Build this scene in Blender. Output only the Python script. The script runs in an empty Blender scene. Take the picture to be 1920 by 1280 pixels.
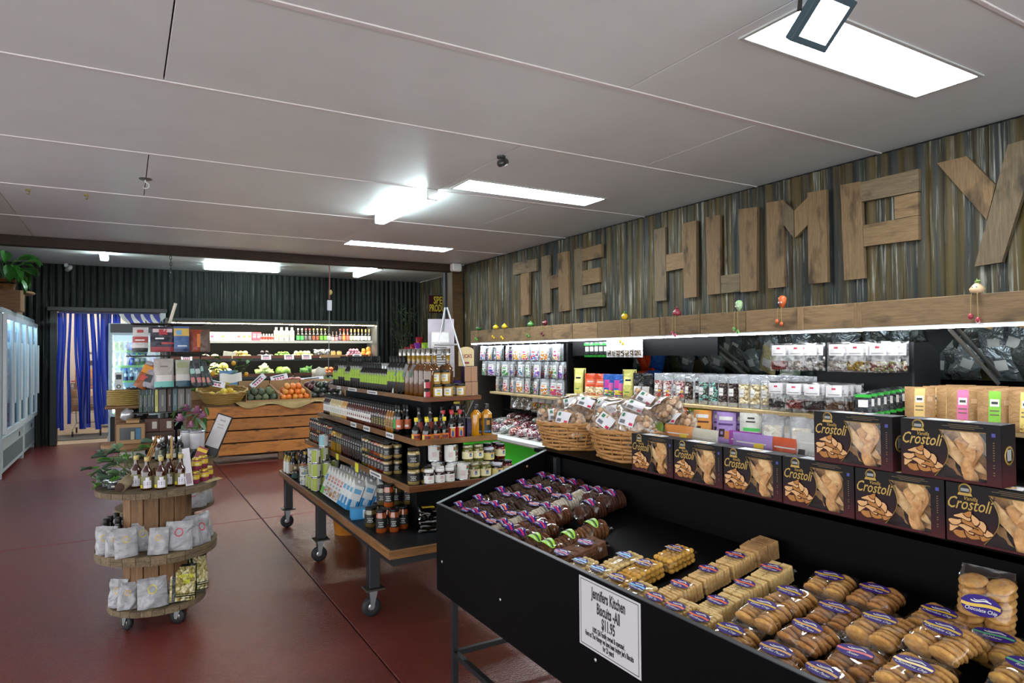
import bpy, math, random
from mathutils import Matrix, Vector, noise
random.seed(7)
scn = bpy.context.scene
COL = scn.collection
R = random.Random(11)
PI = math.pi
rad = math.radians

# ---------------------------------------------------------------- camera, world, exposure
yaw, pitch, roll, FPX = .52989, .018054, -.008158, 1238.9
fwd = Vector((math.sin(yaw)*math.cos(pitch), math.cos(yaw)*math.cos(pitch), math.sin(pitch)))
rgt = Vector((math.cos(yaw), -math.sin(yaw), 0)); upv = rgt.cross(fwd)
r2 = rgt*math.cos(roll)+upv*math.sin(roll); u2 = -rgt*math.sin(roll)+upv*math.cos(roll)
camd = bpy.data.cameras.new('camera'); cam = bpy.data.objects.new('camera', camd); COL.objects.link(cam)
camd.sensor_width = 36; camd.lens = FPX/1920*36; camd.clip_start = .05; camd.clip_end = 100
cam.matrix_world = Matrix(((r2.x, u2.x, -fwd.x, 0), (r2.y, u2.y, -fwd.y, 0), (r2.z, u2.z, -fwd.z, 1.5), (0, 0, 0, 1)))
scn.camera = cam
w = bpy.data.worlds.new('world'); scn.world = w; w.use_nodes = True
w.node_tree.nodes['Background'].inputs[0].default_value = (.93, .97, 1, 1)
w.node_tree.nodes['Background'].inputs[1].default_value = 1.45
vs = scn.view_settings; vs.view_transform = 'Standard'; vs.look = 'None'; vs.gamma = 1; vs.use_curve_mapping = False
vs.exposure = 1.5
E_PANEL, E_TUBE, E_LED, E_COOLER, E_FRIDGE = 15.0, 14.0, 24.0, 42.0, 13.0

# ---------------------------------------------------------------- materials
def lin(c):
    if isinstance(c, str):
        c = c.lstrip('#'); c = c if len(c) == 6 else ''.join(q*2 for q in c); c = [int(c[i:i+2], 16)/255 for i in (0, 2, 4)]
    return tuple((x/12.92 if x <= .04045 else ((x+.055)/1.055)**2.4) for x in c)
MATS = {}
class NT:
    def __init__(s, name):
        s.m = bpy.data.materials.new(name); s.m.use_nodes = True; s.t = s.m.node_tree; s.t.nodes.clear()
        s.out = s.n('ShaderNodeOutputMaterial')
    def n(s, t, **k):
        x = s.t.nodes.new(t)
        for a, b in k.items(): setattr(x, a, b)
        return x
    def l(s, a, b): s.t.links.new(a, b)
    def val(s, sock, v):
        if hasattr(v, 'links'): s.l(v, sock)
        else: sock.default_value = v
    def coords(s, scale=(1, 1, 1), rnd=True, src='Object'):
        tc = s.n('ShaderNodeTexCoord'); mp = s.n('ShaderNodeMapping'); s.l(tc.outputs[src], mp.inputs[0])
        mp.inputs['Scale'].default_value = scale
        if rnd:
            oi = s.n('ShaderNodeObjectInfo'); mul = s.n('ShaderNodeMath', operation='MULTIPLY'); mul.inputs[1].default_value = 37
            s.l(oi.outputs['Random'], mul.inputs[0]); cx = s.n('ShaderNodeCombineXYZ')
            for i in range(3): s.l(mul.outputs[0], cx.inputs[i])
            s.l(cx.outputs[0], mp.inputs['Location'])
        return mp.outputs[0]
    def noise(s, vec, scale=5, detail=4, rough=.55, dist=0):
        x = s.n('ShaderNodeTexNoise'); s.l(vec, x.inputs['Vector'])
        x.inputs['Scale'].default_value = scale; x.inputs['Detail'].default_value = detail
        x.inputs['Roughness'].default_value = rough; x.inputs['Distortion'].default_value = dist
        return x.outputs['Fac']
    def ramp(s, fac, stops, interp='LINEAR'):
        x = s.n('ShaderNodeValToRGB'); s.l(fac, x.inputs[0]); cr = x.color_ramp; cr.interpolation = interp
        while len(cr.elements) < len(stops): cr.elements.new(.5)
        for e, (p, c) in zip(cr.elements, stops):
            e.position = p; e.color = (*lin(c), 1) if not isinstance(c, float) else (c, c, c, 1)
        return x.outputs[0]
    def mix(s, fac, a, b, mode='MIX'):
        x = s.n('ShaderNodeMix', data_type='RGBA', blend_type=mode)
        s.val(x.inputs[0], fac)
        for sk, v in ((x.inputs[6], a), (x.inputs[7], b)):
            if isinstance(v, (str, tuple, list)): sk.default_value = (*lin(v), 1)
            else: s.l(v, sk)
        return x.outputs[2]
    def bump(s, h, strength=.3, dist=.01):
        b = s.n('ShaderNodeBump'); s.l(h, b.inputs['Height']); b.inputs['Strength'].default_value = strength; b.inputs['Distance'].default_value = dist
        return b.outputs[0]
    def bsdf(s, col, rough=.5, metal=0, spec=.5, normal=None, coat=0, **k):
        p = s.n('ShaderNodeBsdfPrincipled')
        if isinstance(col, (str, tuple, list)): p.inputs['Base Color'].default_value = (*lin(col), 1)
        else: s.l(col, p.inputs['Base Color'])
        s.val(p.inputs['Roughness'], rough); s.val(p.inputs['Metallic'], metal)
        p.inputs['Specular IOR Level'].default_value = spec; p.inputs['Coat Weight'].default_value = coat; p.inputs['Coat Roughness'].default_value = .08
        for a, b in k.items(): p.inputs[a.replace('_', ' ')].default_value = b
        if normal is not None: s.l(normal, p.inputs['Normal'])
        s.l(p.outputs[0], s.out.inputs[0]); return p
def mat(col, rough=.5, metal=0, coat=0, var=.12, sc=30, bump=0, spec=.5):
    """plain material with a fine procedural mottle"""
    key = ('m', col if isinstance(col, str) else tuple(col), rough, metal, coat, var, sc, bump, spec)
    if key in MATS: return MATS[key]
    t = NT('m%d' % len(MATS)); v = t.coords()
    f = t.noise(v, sc, 3); c = lin(col)
    lo = tuple(x*(1-var) for x in c); hi = tuple(min(1, x*(1+var)) for x in c)
    x = t.n('ShaderNodeMix', data_type='RGBA'); t.l(f, x.inputs[0]); x.inputs[6].default_value = (*lo, 1); x.inputs[7].default_value = (*hi, 1)
    t.bsdf(x.outputs[2], rough, metal, spec, t.bump(f, bump, .005) if bump else None, coat)
    MATS[key] = t.m; return t.m
def emit(col, strength):
    key = ('e', col, strength)
    if key in MATS: return MATS[key]
    t = NT('light'); e = t.n('ShaderNodeEmission'); e.inputs[0].default_value = (*lin(col), 1); e.inputs[1].default_value = strength
    t.l(e.outputs[0], t.out.inputs[0]); MATS[key] = t.m; return t.m
def wood(kind):
    key = ('w', kind)
    if key in MATS: return MATS[key]
    # light, dark, stain, grain strength, rough
    A, B, S, rough = {'weathered': ('#866d4e', '#67533a', '#262019', .85), 'weathered_grey': ('#7a6b53', '#5d503d', '#26221e', .85),
        'pine': ('#b97a38', '#8f5420', '#3a1e0c', .45), 'edge': ('#8a6239', '#5c3c1e', '#3d2813', .4), 'edge_dark': ('#6b3f22', '#4a2915', '#2e1a0d', .4),
        'ply': ('#cdb587', '#b59a68', '#9c8354', .55), 'spool': ('#7d6b50', '#514434', '#2a231c', .8), 'beam': ('#3d2a1d', '#251811', '#100a07', .6),
        'post': ('#5d4424', '#3a2914', '#1a120a', .6), 'redwood': ('#8a5a42', '#6b3f2d', '#3a231a', .7), 'stave': ('#866443', '#5f4229', '#2f1f12', .7)}[kind]
    t = NT('wood_'+kind)
    v = t.coords((1.2, 14, 14)); v2 = t.coords((2.2, 5, 5)); g = t.noise(v, 6, 6, .65, .6); b = t.noise(v2, 1.7, 3, .5)
    c = t.ramp(g, [(.3, B), (.72, A)])
    st = t.ramp(b, [(.56, 0.0), (.74, 1.0)])
    c = t.mix(st, c, t.mix(.55, c, S)) if kind not in ('weathered', 'weathered_grey') else t.mix(st, c, t.mix(.8, c, S))
    if kind == 'pine':
        vo = t.n('ShaderNodeTexVoronoi'); t.l(t.coords((1.6, 5, 5)), vo.inputs['Vector']); vo.inputs['Scale'].default_value = 1.6
        c = t.mix(t.ramp(vo.outputs['Distance'], [(.05, 1.0), (.13, 0.0)]), c, '#3a1c08')
    oi = t.n('ShaderNodeObjectInfo'); hs = t.n('ShaderNodeHueSaturation'); t.l(c, hs.inputs['Color'])
    mr = t.n('ShaderNodeMapRange'); t.l(oi.outputs['Random'], mr.inputs[0]); mr.inputs[3].default_value = .78; mr.inputs[4].default_value = 1.18
    t.l(mr.outputs[0], hs.inputs['Value'])
    t.bsdf(hs.outputs[0], rough, 0, .4, t.bump(g, .35, .004)); MATS[key] = t.m; return t.m
def film(alpha=.16, rough=.08, tint='#ffffff', bump=.6, sc=22):
    """clear cellophane / glass: mostly transparent with a wrinkled gloss"""
    key = ('f', alpha, rough, tint, bump, sc)
    if key in MATS: return MATS[key]
    t = NT('clear_film'); tr = t.n('ShaderNodeBsdfTransparent'); gl = t.n('ShaderNodeBsdfGlossy'); gl.inputs['Roughness'].default_value = rough
    tr.inputs[0].default_value = (*lin(tint), 1)
    mx = t.n('ShaderNodeMixShader'); lw = t.n('ShaderNodeLayerWeight'); lw.inputs[0].default_value = .35
    mr = t.n('ShaderNodeMapRange'); t.l(lw.outputs['Fresnel'], mr.inputs[0]); mr.inputs[3].default_value = alpha*.6; mr.inputs[4].default_value = min(1, alpha*3)
    if bump:
        vo = t.n('ShaderNodeTexVoronoi', feature='SMOOTH_F1'); t.l(t.coords((1, 1, 1)), vo.inputs['Vector']); vo.inputs['Scale'].default_value = sc
        nb = t.bump(vo.outputs['Distance'], bump, .02); t.l(nb, gl.inputs['Normal']); t.l(nb, lw.inputs['Normal'])
    t.l(mr.outputs[0], mx.inputs[0]); t.l(tr.outputs[0], mx.inputs[1]); t.l(gl.outputs[0], mx.inputs[2]); t.l(mx.outputs[0], t.out.inputs[0])
    MATS[key] = t.m; return t.m
def foil(col, rough=.3, metal=.6, bump=.5, sc=14):
    """crinkled plastic or foil bag"""
    key = ('foil', col, rough, metal, bump, sc)
    if key in MATS: return MATS[key]
    t = NT('bag_foil'); v = t.coords((1, 1, 1)); f = t.noise(v, sc, 3, .6, .8); f2 = t.noise(v, sc*2.5, 2)
    c = lin(col); x = t.n('ShaderNodeMix', data_type='RGBA'); t.l(f2, x.inputs[0])
    x.inputs[6].default_value = (*[q*.85 for q in c], 1); x.inputs[7].default_value = (*[min(1, q*1.12) for q in c], 1)
    t.bsdf(x.outputs[2], rough, metal, .5, t.bump(f, bump, .03)); MATS[key] = t.m; return t.m
def food(cols, sc=60, rough=.6, bump=1.0):
    """small loose pieces seen through a window: cell colours with rounded relief"""
    key = ('food', tuple(cols), sc, rough)
    if key in MATS: return MATS[key]
    t = NT('pieces'); vo = t.n('ShaderNodeTexVoronoi'); t.l(t.coords(), vo.inputs['Vector']); vo.inputs['Scale'].default_value = sc
    sp = t.n('ShaderNodeSeparateColor'); t.l(vo.outputs['Color'], sp.inputs[0]); n = len(cols)
    c = t.ramp(sp.outputs[0], [((i+.0)/n, q) for i, q in enumerate(cols)], 'CONSTANT')
    d = t.ramp(vo.outputs['Distance'], [(.3, 1.0), (.75, 0.0)])
    t.bsdf(c, rough, 0, .5, t.bump(d, bump, .012)); MATS[key] = t.m; return t.m

# ---------------------------------------------------------------- mesh builder
class MB:
    def __init__(s): s.v, s.f, s.mi, s.sm = [], [], [], []
    def add(s, vs_, fs, m=0, smooth=False, T=None):
        b = len(s.v)
        s.v += [tuple(T @ Vector(p)) for p in vs_] if T is not None else [tuple(p) for p in vs_]
        s.f += [tuple(i+b for i in f) for f in fs]; s.mi += [m]*len(fs); s.sm += [smooth]*len(fs); return s
    def box(s, x0, x1, y0, y1, z0, z1, m=0, c=0.0, T=None):
        c = min(c, abs(x1-x0)*.45, abs(y1-y0)*.45, abs(z1-z0)*.45)
        if c <= 0:
            v = [(x, y, z) for z in (z0, z1) for y in (y0, y1) for x in (x0, x1)]
            return s.add(v, [(0, 2, 3, 1), (4, 5, 7, 6), (0, 1, 5, 4), (2, 6, 7, 3), (0, 4, 6, 2), (1, 3, 7, 5)], m, False, T)
        v = []; X, Y, Z = (x0, x1), (y0, y1), (z0, z1); sg = (1, -1)
        for k in (0, 1):
            for j in (0, 1):
                for i in (0, 1):
                    x, y, z = X[i], Y[j], Z[k]; a, b, d = sg[i]*c, sg[j]*c, sg[k]*c
                    v += [(x, y+b, z+d), (x+a, y, z+d), (x+a, y+b, z)]
        q = lambda i, j, k, a: ((k*2+j)*2+i)*3+a
        f = []
        for i in (0, 1): f.append([q(i, 0, 0, 0), q(i, 1, 0, 0), q(i, 1, 1, 0), q(i, 0, 1, 0)][::(1 if i else -1)])
        for j in (0, 1): f.append([q(0, j, 0, 1), q(1, j, 0, 1), q(1, j, 1, 1), q(0, j, 1, 1)][::(-1 if j else 1)])
        for k in (0, 1): f.append([q(0, 0, k, 2), q(1, 0, k, 2), q(1, 1, k, 2), q(0, 1, k, 2)][::(1 if k else -1)])
        for j in (0, 1):
            for k in (0, 1): f.append([q(0, j, k, 1), q(1, j, k, 1), q(1, j, k, 2), q(0, j, k, 2)])
        for i in (0, 1):
            for k in (0, 1): f.append([q(i, 0, k, 0), q(i, 1, k, 0), q(i, 1, k, 2), q(i, 0, k, 2)])
            for j in (0, 1): f.append([q(i, j, 0, 0), q(i, j, 1, 0), q(i, j, 1, 1), q(i, j, 0, 1)])
        for i in (0, 1):
            for j in (0, 1):
                for k in (0, 1): f.append([q(i, j, k, 0), q(i, j, k, 1), q(i, j, k, 2)])
        return s.add(v, f, m, False, T)
    def lathe(s, prof, n=14, m=0, smooth=True, sq=0.0, T=None, cap=(True, True), a0=0.0, a1=2*PI):
        """profile [(r,z)..] bottom to top about z; sq>0 squares the section"""
        full = abs(a1-a0-2*PI) < 1e-6; cols = n if full else n+1; v = []
        for r, z in prof:
            for i in range(cols):
                a = a0+(a1-a0)*i/n; c_, s_ = math.cos(a), math.sin(a)
                k = 1.0
                if sq: p = 2+sq*6; k = 1/((abs(c_)**p+abs(s_)**p)**(1/p))
                v.append((r*k*c_, r*k*s_, z))
        f = []
        for j in range(len(prof)-1):
            for i in range(n):
                a, b = j*cols+i, j*cols+(i+1) % cols
                f.append((a, b, b+cols, a+cols))
        s.add(v, f, m, smooth, T)
        if full and cap[0] and prof[0][0] > 1e-5: s.add(v[:cols], [tuple(range(cols))[::-1]], m, False, T)
        if full and cap[1] and prof[-1][0] > 1e-5: s.add(v[-cols:], [tuple(range(cols))], m, False, T)
        return s
    def tube(s, path, r=.01, n=6, m=0, closed=False, T=None, flat=1.0):
        P = [Vector(p) for p in path]; L = len(P); rr = r if isinstance(r, (list, tuple)) else [r]*L; v = []; prev = None
        for i in range(L):
            if closed: d = P[(i+1) % L]-P[i-1]
            else: d = P[min(i+1, L-1)]-P[max(i-1, 0)]
            d.normalize()
            if prev is None: a = d.orthogonal().normalized() if abs(d.z) > .9 else Vector((0, 0, 1)).cross(d).normalized()
            else: a = (prev-d*prev.dot(d)).normalized()
            prev = a; b = d.cross(a)
            for k in range(n):
                t = 2*PI*k/n; v.append(P[i]+a*rr[i]*math.cos(t)+b*rr[i]*flat*math.sin(t))
        f = []
        for i in range(L if closed else L-1):
            for k in range(n):
                i2 = (i+1) % L; f.append((i*n+k, i*n+(k+1) % n, i2*n+(k+1) % n, i2*n+k))
        s.add(v, f, m, True, T)
        if not closed: s.add(v[:n]+v[-n:], [tuple(range(n))[::-1], tuple(range(n, 2*n))], m, False, T)
        return s
    def grid(s, fn, nu, nv, m=0, smooth=True, T=None):
        v = [fn(i/nu, j/nv) for j in range(nv+1) for i in range(nu+1)]
        f = [(j*(nu+1)+i, j*(nu+1)+i+1, (j+1)*(nu+1)+i+1, (j+1)*(nu+1)+i) for j in range(nv) for i in range(nu)]
        return s.add(v, f, m, smooth, T)
    def ball(s, c, r, m=0, nu=12, nv=8, sc=(1, 1, 1), T=None, lump=0, seed=0):
        def fn(u, v):
            a, b = 2*PI*u, PI*(v-.5); d = Vector((math.cos(b)*math.cos(a), math.cos(b)*math.sin(a), math.sin(b)))
            k = r*(1+(lump*noise.noise(d*2.2+Vector((seed, seed*1.7, 0))) if lump else 0))
            return (c[0]+d.x*k*sc[0], c[1]+d.y*k*sc[1], c[2]+d.z*k*sc[2])
        return s.grid(fn, nu, nv, m, True, T)
    def prism(s, pts, axis, a, b, m=0, T=None):
        """polygon pts in the plane normal to axis, extruded a..b"""
        def p(u, v, w_): return {'x': (w_, u, v), 'y': (u, w_, v), 'z': (u, v, w_)}[axis]
        n = len(pts); v = [p(*q, a) for q in pts]+[p(*q, b) for q in pts]
        f = [tuple(range(n)), tuple(range(2*n-1, n-1, -1))]+[(i, i+n, (i+1) % n+n, (i+1) % n) for i in range(n)]
        return s.add(v, f, m, False, T)
    def mesh(s, name, mats):
        me = bpy.data.meshes.new(name); me.from_pydata(s.v, [], s.f)
        for m in mats: me.materials.append(m)
        me.polygons.foreach_set('material_index', s.mi); me.polygons.foreach_set('use_smooth', s.sm); me.update()
        return me
def fixn(me):
    import bmesh
    b = bmesh.new(); b.from_mesh(me); bmesh.ops.recalc_face_normals(b, faces=b.faces); b.to_mesh(me); b.free(); return me

def place(o, loc=None, rot=None, sc=None):
    if loc is not None: o.location = loc
    if rot is not None: o.rotation_euler = rot if isinstance(rot, (tuple, list)) else (0, 0, rot)
    if sc is not None: o.scale = (sc, sc, sc) if isinstance(sc, (int, float)) else sc
    return o
def tag(o, label=None, cat=None, group=None, kind=None):
    for k, v in (('label', label), ('category', cat), ('group', group), ('kind', kind)):
        if v: o[k] = v
    return o
def ob(name, mb, mats, parent=None, loc=None, rot=None, link=True, fix=True):
    me = mb if isinstance(mb, bpy.types.Mesh) else mb.mesh(name, mats if isinstance(mats, (list, tuple)) else [mats])
    if fix and not isinstance(mb, bpy.types.Mesh): fixn(me)
    o = bpy.data.objects.new(name, me)
    if parent is not None: o.parent = parent
    if link: COL.objects.link(o)
    return place(o, loc, rot)
def empty(name, label, cat, loc=(0, 0, 0), rot=None, group=None, link=True):
    o = bpy.data.objects.new(name, None); o.empty_display_size = .05
    if link: COL.objects.link(o)
    place(o, loc, rot); return tag(o, label, cat, group)
def kids(o): return KIDS.get(o.name, [])
KIDS = {}
class Proto:
    """an unlinked thing with its parts, copied for every instance"""
    def __init__(s, name, root=None): s.root = root or bpy.data.objects.new(name, None); s.parts = []
    def part(s, name, mb, mats, loc=None, rot=None, par=None, label=None):
        o = ob(name, mb, mats, None, loc, rot, link=False); s.parts.append((o, par))
        if label: o['label'] = label
        return len(s.parts)-1
    def put(s, label, cat, loc, rot=None, group=None, sc=None):
        r = s.root.copy(); COL.objects.link(r); place(r, loc, rot, sc); tag(r, label, cat, group); new = []
        for o, par in s.parts:
            c = o.copy(); c.parent = r if par is None else new[par]; COL.objects.link(c); new.append(c)
        return r
TXT = {}
def text_mesh(s, size=.1, ext=.0005, shear=0, bold=0, sx=1.0, align='CENTER', space=1.0, line=1.0):
    key = (s, size, ext, shear, bold, sx, align, space)
    if key in TXT: return TXT[key]
    cu = bpy.data.curves.new('text', 'FONT'); cu.body = s; cu.size = size; cu.extrude = ext; cu.shear = shear; cu.offset = bold
    cu.align_x = align; cu.align_y = 'CENTER'; cu.resolution_u = 2; cu.space_character = space; cu.space_line = line
    o = bpy.data.objects.new('text', cu); COL.objects.link(o); dg = bpy.context.evaluated_depsgraph_get()
    me = bpy.data.meshes.new_from_object(o.evaluated_get(dg)); bpy.data.objects.remove(o)
    for v in me.vertices: v.co.x *= sx
    TXT[key] = me; return me
def text_into(mb, s, T, m=0, **k):
    me = text_mesh(s, **k); mb.add([v.co[:] for v in me.vertices], [tuple(p.vertices) for p in me.polygons], m, False, T)
def TR(x=0, y=0, z=0, rx=0, ry=0, rz=0): return Matrix.Translation((x, y, z)) @ Matrix.Rotation(rz, 4, 'Z') @ Matrix.Rotation(ry, 4, 'Y') @ Matrix.Rotation(rx, 4, 'X')
ORD = 'first second third fourth fifth sixth seventh eighth ninth tenth eleventh twelfth thirteenth fourteenth fifteenth sixteenth seventeenth eighteenth nineteenth twentieth'.split()
TENS = {2: 'twenty', 3: 'thirty', 4: 'forty', 5: 'fifty'}
def nth(i):
    if i < 20: return ORD[i]
    t, u = divmod(i+1, 10); return (TENS[t][:-1]+'ieth') if u == 0 else TENS[t]+'-'+ORD[u-1]
# ================================================================ SETTING
CEIL = 3.1
def streak_metal(name, c1, c2, c3, wht, thr=.56, rough=.5):
    t = NT(name); a = t.noise(t.coords((1, 9, .35)), 1.0, 3, .55, .3); b = t.noise(t.coords((1, 46, 1.1)), 1.0, 4, .65, .5); d = t.noise(t.coords((1, 3, 1.6)), 1.3, 3, .55); e = t.noise(t.coords((1, 22, .5)), 1.0, 3, .6)
    c = t.mix(t.ramp(a, [(.40, 0.0), (.58, 1.0)]), c1, c2); c = t.mix(t.ramp(e, [(.52, 0.0), (.66, .85)]), c, c3)
    k = t.n('ShaderNodeMath', operation='MULTIPLY'); t.l(t.ramp(b, [(thr, 0.0), (thr+.12, 1.0)]), k.inputs[0]); t.l(t.ramp(d, [(.42, 0.0), (.60, 1.0)]), k.inputs[1])
    c = t.mix(k.outputs[0], c, wht); t.bsdf(c, rough, 0, .2, t.bump(b, .15, .004)); return t.m
M_WR = streak_metal('painted_iron', '#2d3130', '#4f4325', '#191b19', '#8f9085', .53)
M_WB = streak_metal('dark_iron', '#121715', '#202722', '#0a0c0c', '#565e53', .56, .5)

# floor: red epoxy slabs with recessed joints
t = NT('red_epoxy'); v = t.coords((1, 1, 1), False); a = t.noise(v, 1.3, 5, .6); b = t.noise(v, 105, 2, .6); c_ = t.noise(v, 6, 4, .6, .5)
c = t.ramp(a, [(.3, '#622824'), (.7, '#6d302b')]); c = t.mix(t.ramp(c_, [(.55, 0.0), (.85, .22)]), c, '#7a4640')
rr = t.n('ShaderNodeMapRange'); t.l(a, rr.inputs[0]); rr.inputs[3].default_value = .19; rr.inputs[4].default_value = .29
t.bsdf(c, rr.outputs[0], 0, .5, t.bump(b, .75, .006)); M_FLOOR = t.m
fl = tag(ob('floor', MB().box(-7, 6, -4, 17.2, -.12, -.012), mat('#2a1210', .6)), kind='structure')
for x0, x1 in ((-7, -2.6), (-2.6, 1.09), (1.09, 6)):
    for y0, y1 in ((-4, 1.6), (1.6, 6.45), (6.45, 9.9), (9.9, 13.72)):
        ob('floor_slab', MB().box(x0+.004, x1-.004, y0+.004, y1-.004, -.02, 0, 0, .003), M_FLOOR, fl)
ob('floor_slab', MB().box(-7, 6, 13.73, 17.2, -.02, -.002), mat('#9a8e7c', .5, var=.2, sc=6), fl)

# ceiling sheets with cover strips
M_CEIL = mat('#e8eceb', .42, var=.06, sc=3, bump=.02)
M_CEILB = mat('#d6dad6', .5, var=.05, sc=3)
ce = tag(ob('ceiling', MB().box(-7, 6, -4, 17.2, CEIL+.03, CEIL+.08), mat('#5a5558', .8)), kind='structure')
rowsY = [-3.3, -1.7, -.1, 1.5, 3.096, 4.31, 5.92, 7.54, 9.21, 10.70]
offs = [2.63, .19, 2.63, 2.63, .19, 2.63, .16, 2.6, 2.6]
M_STRIP = mat('#e6e0e0', .4)
for i in range(len(rowsY)-1):
    xs = [-7]+sorted(x for x in [offs[i]+3.65*k for k in range(-4, 3)] if -7 < x < 5.4)+[5.4]
    for xa, xb in zip(xs, xs[1:]):
        cx, cy = (xa+xb)/2, (rowsY[i]+rowsY[i+1])/2; hx, hy = (xb-xa)/2-.004, (rowsY[i+1]-rowsY[i])/2-.004
        ob('ceiling_sheet', MB().box(-hx, hx, -hy, hy, 0, .03, 0, .002), M_CEIL, ce, (cx, cy, CEIL))
    wd = .022 if i == 4-0 else .012
    ob('cover_strip', MB().box(-7, 5.3, rowsY[i]-wd, rowsY[i]+wd, CEIL-.006, CEIL+.01, 0, .003), M_STRIP, ce)
for y0, y1 in ((10.86, 12.1), (12.1, 13.3), (13.3, 17)):
    for xa, xb in ((-7, -2.2), (-2.2, 1.4), (1.4, 5.66)):
        ob('ceiling_sheet', MB().box(xa+.004, xb-.004, y0+.004, y1-.004, CEIL, CEIL+.03, 0, .002), M_CEILB, ce)

# corrugated walls
def corr_mesh(w_, h, pitch=.1, amp=.011, zo=0):
    n = round(w_/pitch)*6; mb = MB(); v = []
    for j, z in ((0, 0), (1, h)):
        for i in range(n+1): v.append((amp*math.sin(2*PI*i/6), w_*i/n, z))
    mb.add(v, [(i, i+1, i+n+2, i+n+1) for i in range(n)], 0, True); return mb
def corr_wall(name, mt, back, sheets, h, z0, axis, pos, sx=.8, parts='corrugated_sheet', flip=1, amp=.011):
    wl = tag(ob(name, back, mat('#0c0d0d', .9)), kind='structure'); me = corr_mesh(sx, h, .1, amp).mesh(parts, [mt])
    for s0 in sheets:
        o = ob(parts, me, None, wl)
        if axis == 'y': place(o, (pos, s0, z0), 0)
        else: place(o, (s0, pos, z0), -PI/2)
    return wl
corr_wall('wall_right', M_WR, MB().box(5.29, 5.4, -4, 10.95, 0, CEIL), [-3.2+.8*i for i in range(17)]+[10.15], CEIL-.02, 0, 'y', 5.262)
corr_wall('wall_right_rear', M_WR, MB().box(5.68, 5.8, 10.9, 13.8, 0, CEIL), [10.95, 11.75, 12.55, 12.93], CEIL-.01, 0, 'y', 5.66)
ob('return_panel', MB().box(5.2, 5.8, 10.9, 10.96, 0, CEIL), mat('#15140f', .8), bpy.data.objects['wall_right_rear'])
wb = corr_wall('wall_back', M_WB, MB().box(-7, -1.02, 13.72, 13.82, 0, CEIL).box(.57, 5.8, 13.72, 13.82, 0, CEIL).box(-1.02, .57, 13.72, 13.82, 2.29, CEIL),
               [-2.6, -1.82], CEIL-.01, 0, 'x', 13.70)
me2 = corr_mesh(.8, CEIL-2.3, .1).mesh('corrugated_sheet', [M_WB]); me3 = corr_mesh(.8, CEIL-.01, .1).mesh('corrugated_sheet', [M_WB])
for x0 in (-1.02, -.22): place(ob('corrugated_sheet', me2, None, wb), (x0, 13.70, 2.295), -PI/2)
for i in range(7): place(ob('corrugated_sheet', me3, None, wb), (.58+.74*i, 13.70-(i % 2)*.0015, 0), -PI/2)
corr_wall('wall_left', M_WB, MB().box(-2.4, -2.3, 7.8, 13.8, 0, CEIL), [7.8+.8*i for i in range(7)]+[12.93], CEIL-.01, 0, 'y', -2.28)
# room behind the strip door
bw = tag(ob('wall_storeroom', MB().box(-3, 3, 16.6, 16.7, 0, CEIL, 0).box(-2.2, -2.1, 13.82, 16.6, 0, CEIL).box(1.9, 2.0, 13.82, 16.6, 0, CEIL), mat('#b9b2ae', .6)), kind='structure')
# door frame (door_1) and the grey door behind
dr = tag(bpy.data.objects.new('door_1', None), kind='structure'); COL.objects.link(dr)
M_DF = mat('#1d201f', .5)
ob('door_jamb', MB().box(-1.10, -1.0, 13.60, 13.84, 0, 2.29, 0, .006), M_DF, dr); ob('door_jamb', MB().box(.55, .64, 13.60, 13.84, 0, 2.29, 0, .006), mat('#b9bfc2', .5), dr)
ob('door_head', MB().box(-1.14, .66, 13.58, 13.84, 2.29, 2.36, 0, .006), mat('#3c3c3a', .5), dr)
d2 = tag(bpy.data.objects.new('door_2', None), kind='structure'); COL.objects.link(d2)
ob('door_panel', MB().box(-.42, .5, 16.53, 16.58, .02, 2.1, 0, .006), mat('#8f8d8e', .5), d2)
ob('door_handle', MB().box(-.38, -.33, 16.46, 16.53, 1.15, 1.32, 0, .008).tube([(-.355, 16.47, 1.28), (-.30, 16.44, 1.22), (-.27, 16.43, 1.08)], .018, 6), mat('#1a1a1a', .4), d2)
# beam and post
bm = tag(ob('trim_1', MB().box(-7, 5.12, 10.70, 10.84, 2.965, CEIL-.002, 0, .006), wood('beam')), kind='structure')
ps = tag(ob('trim_2', MB().box(5.02, 5.24, 10.66, 10.88, 0, 2.965, 0, .008), wood('post')), kind='structure')

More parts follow.
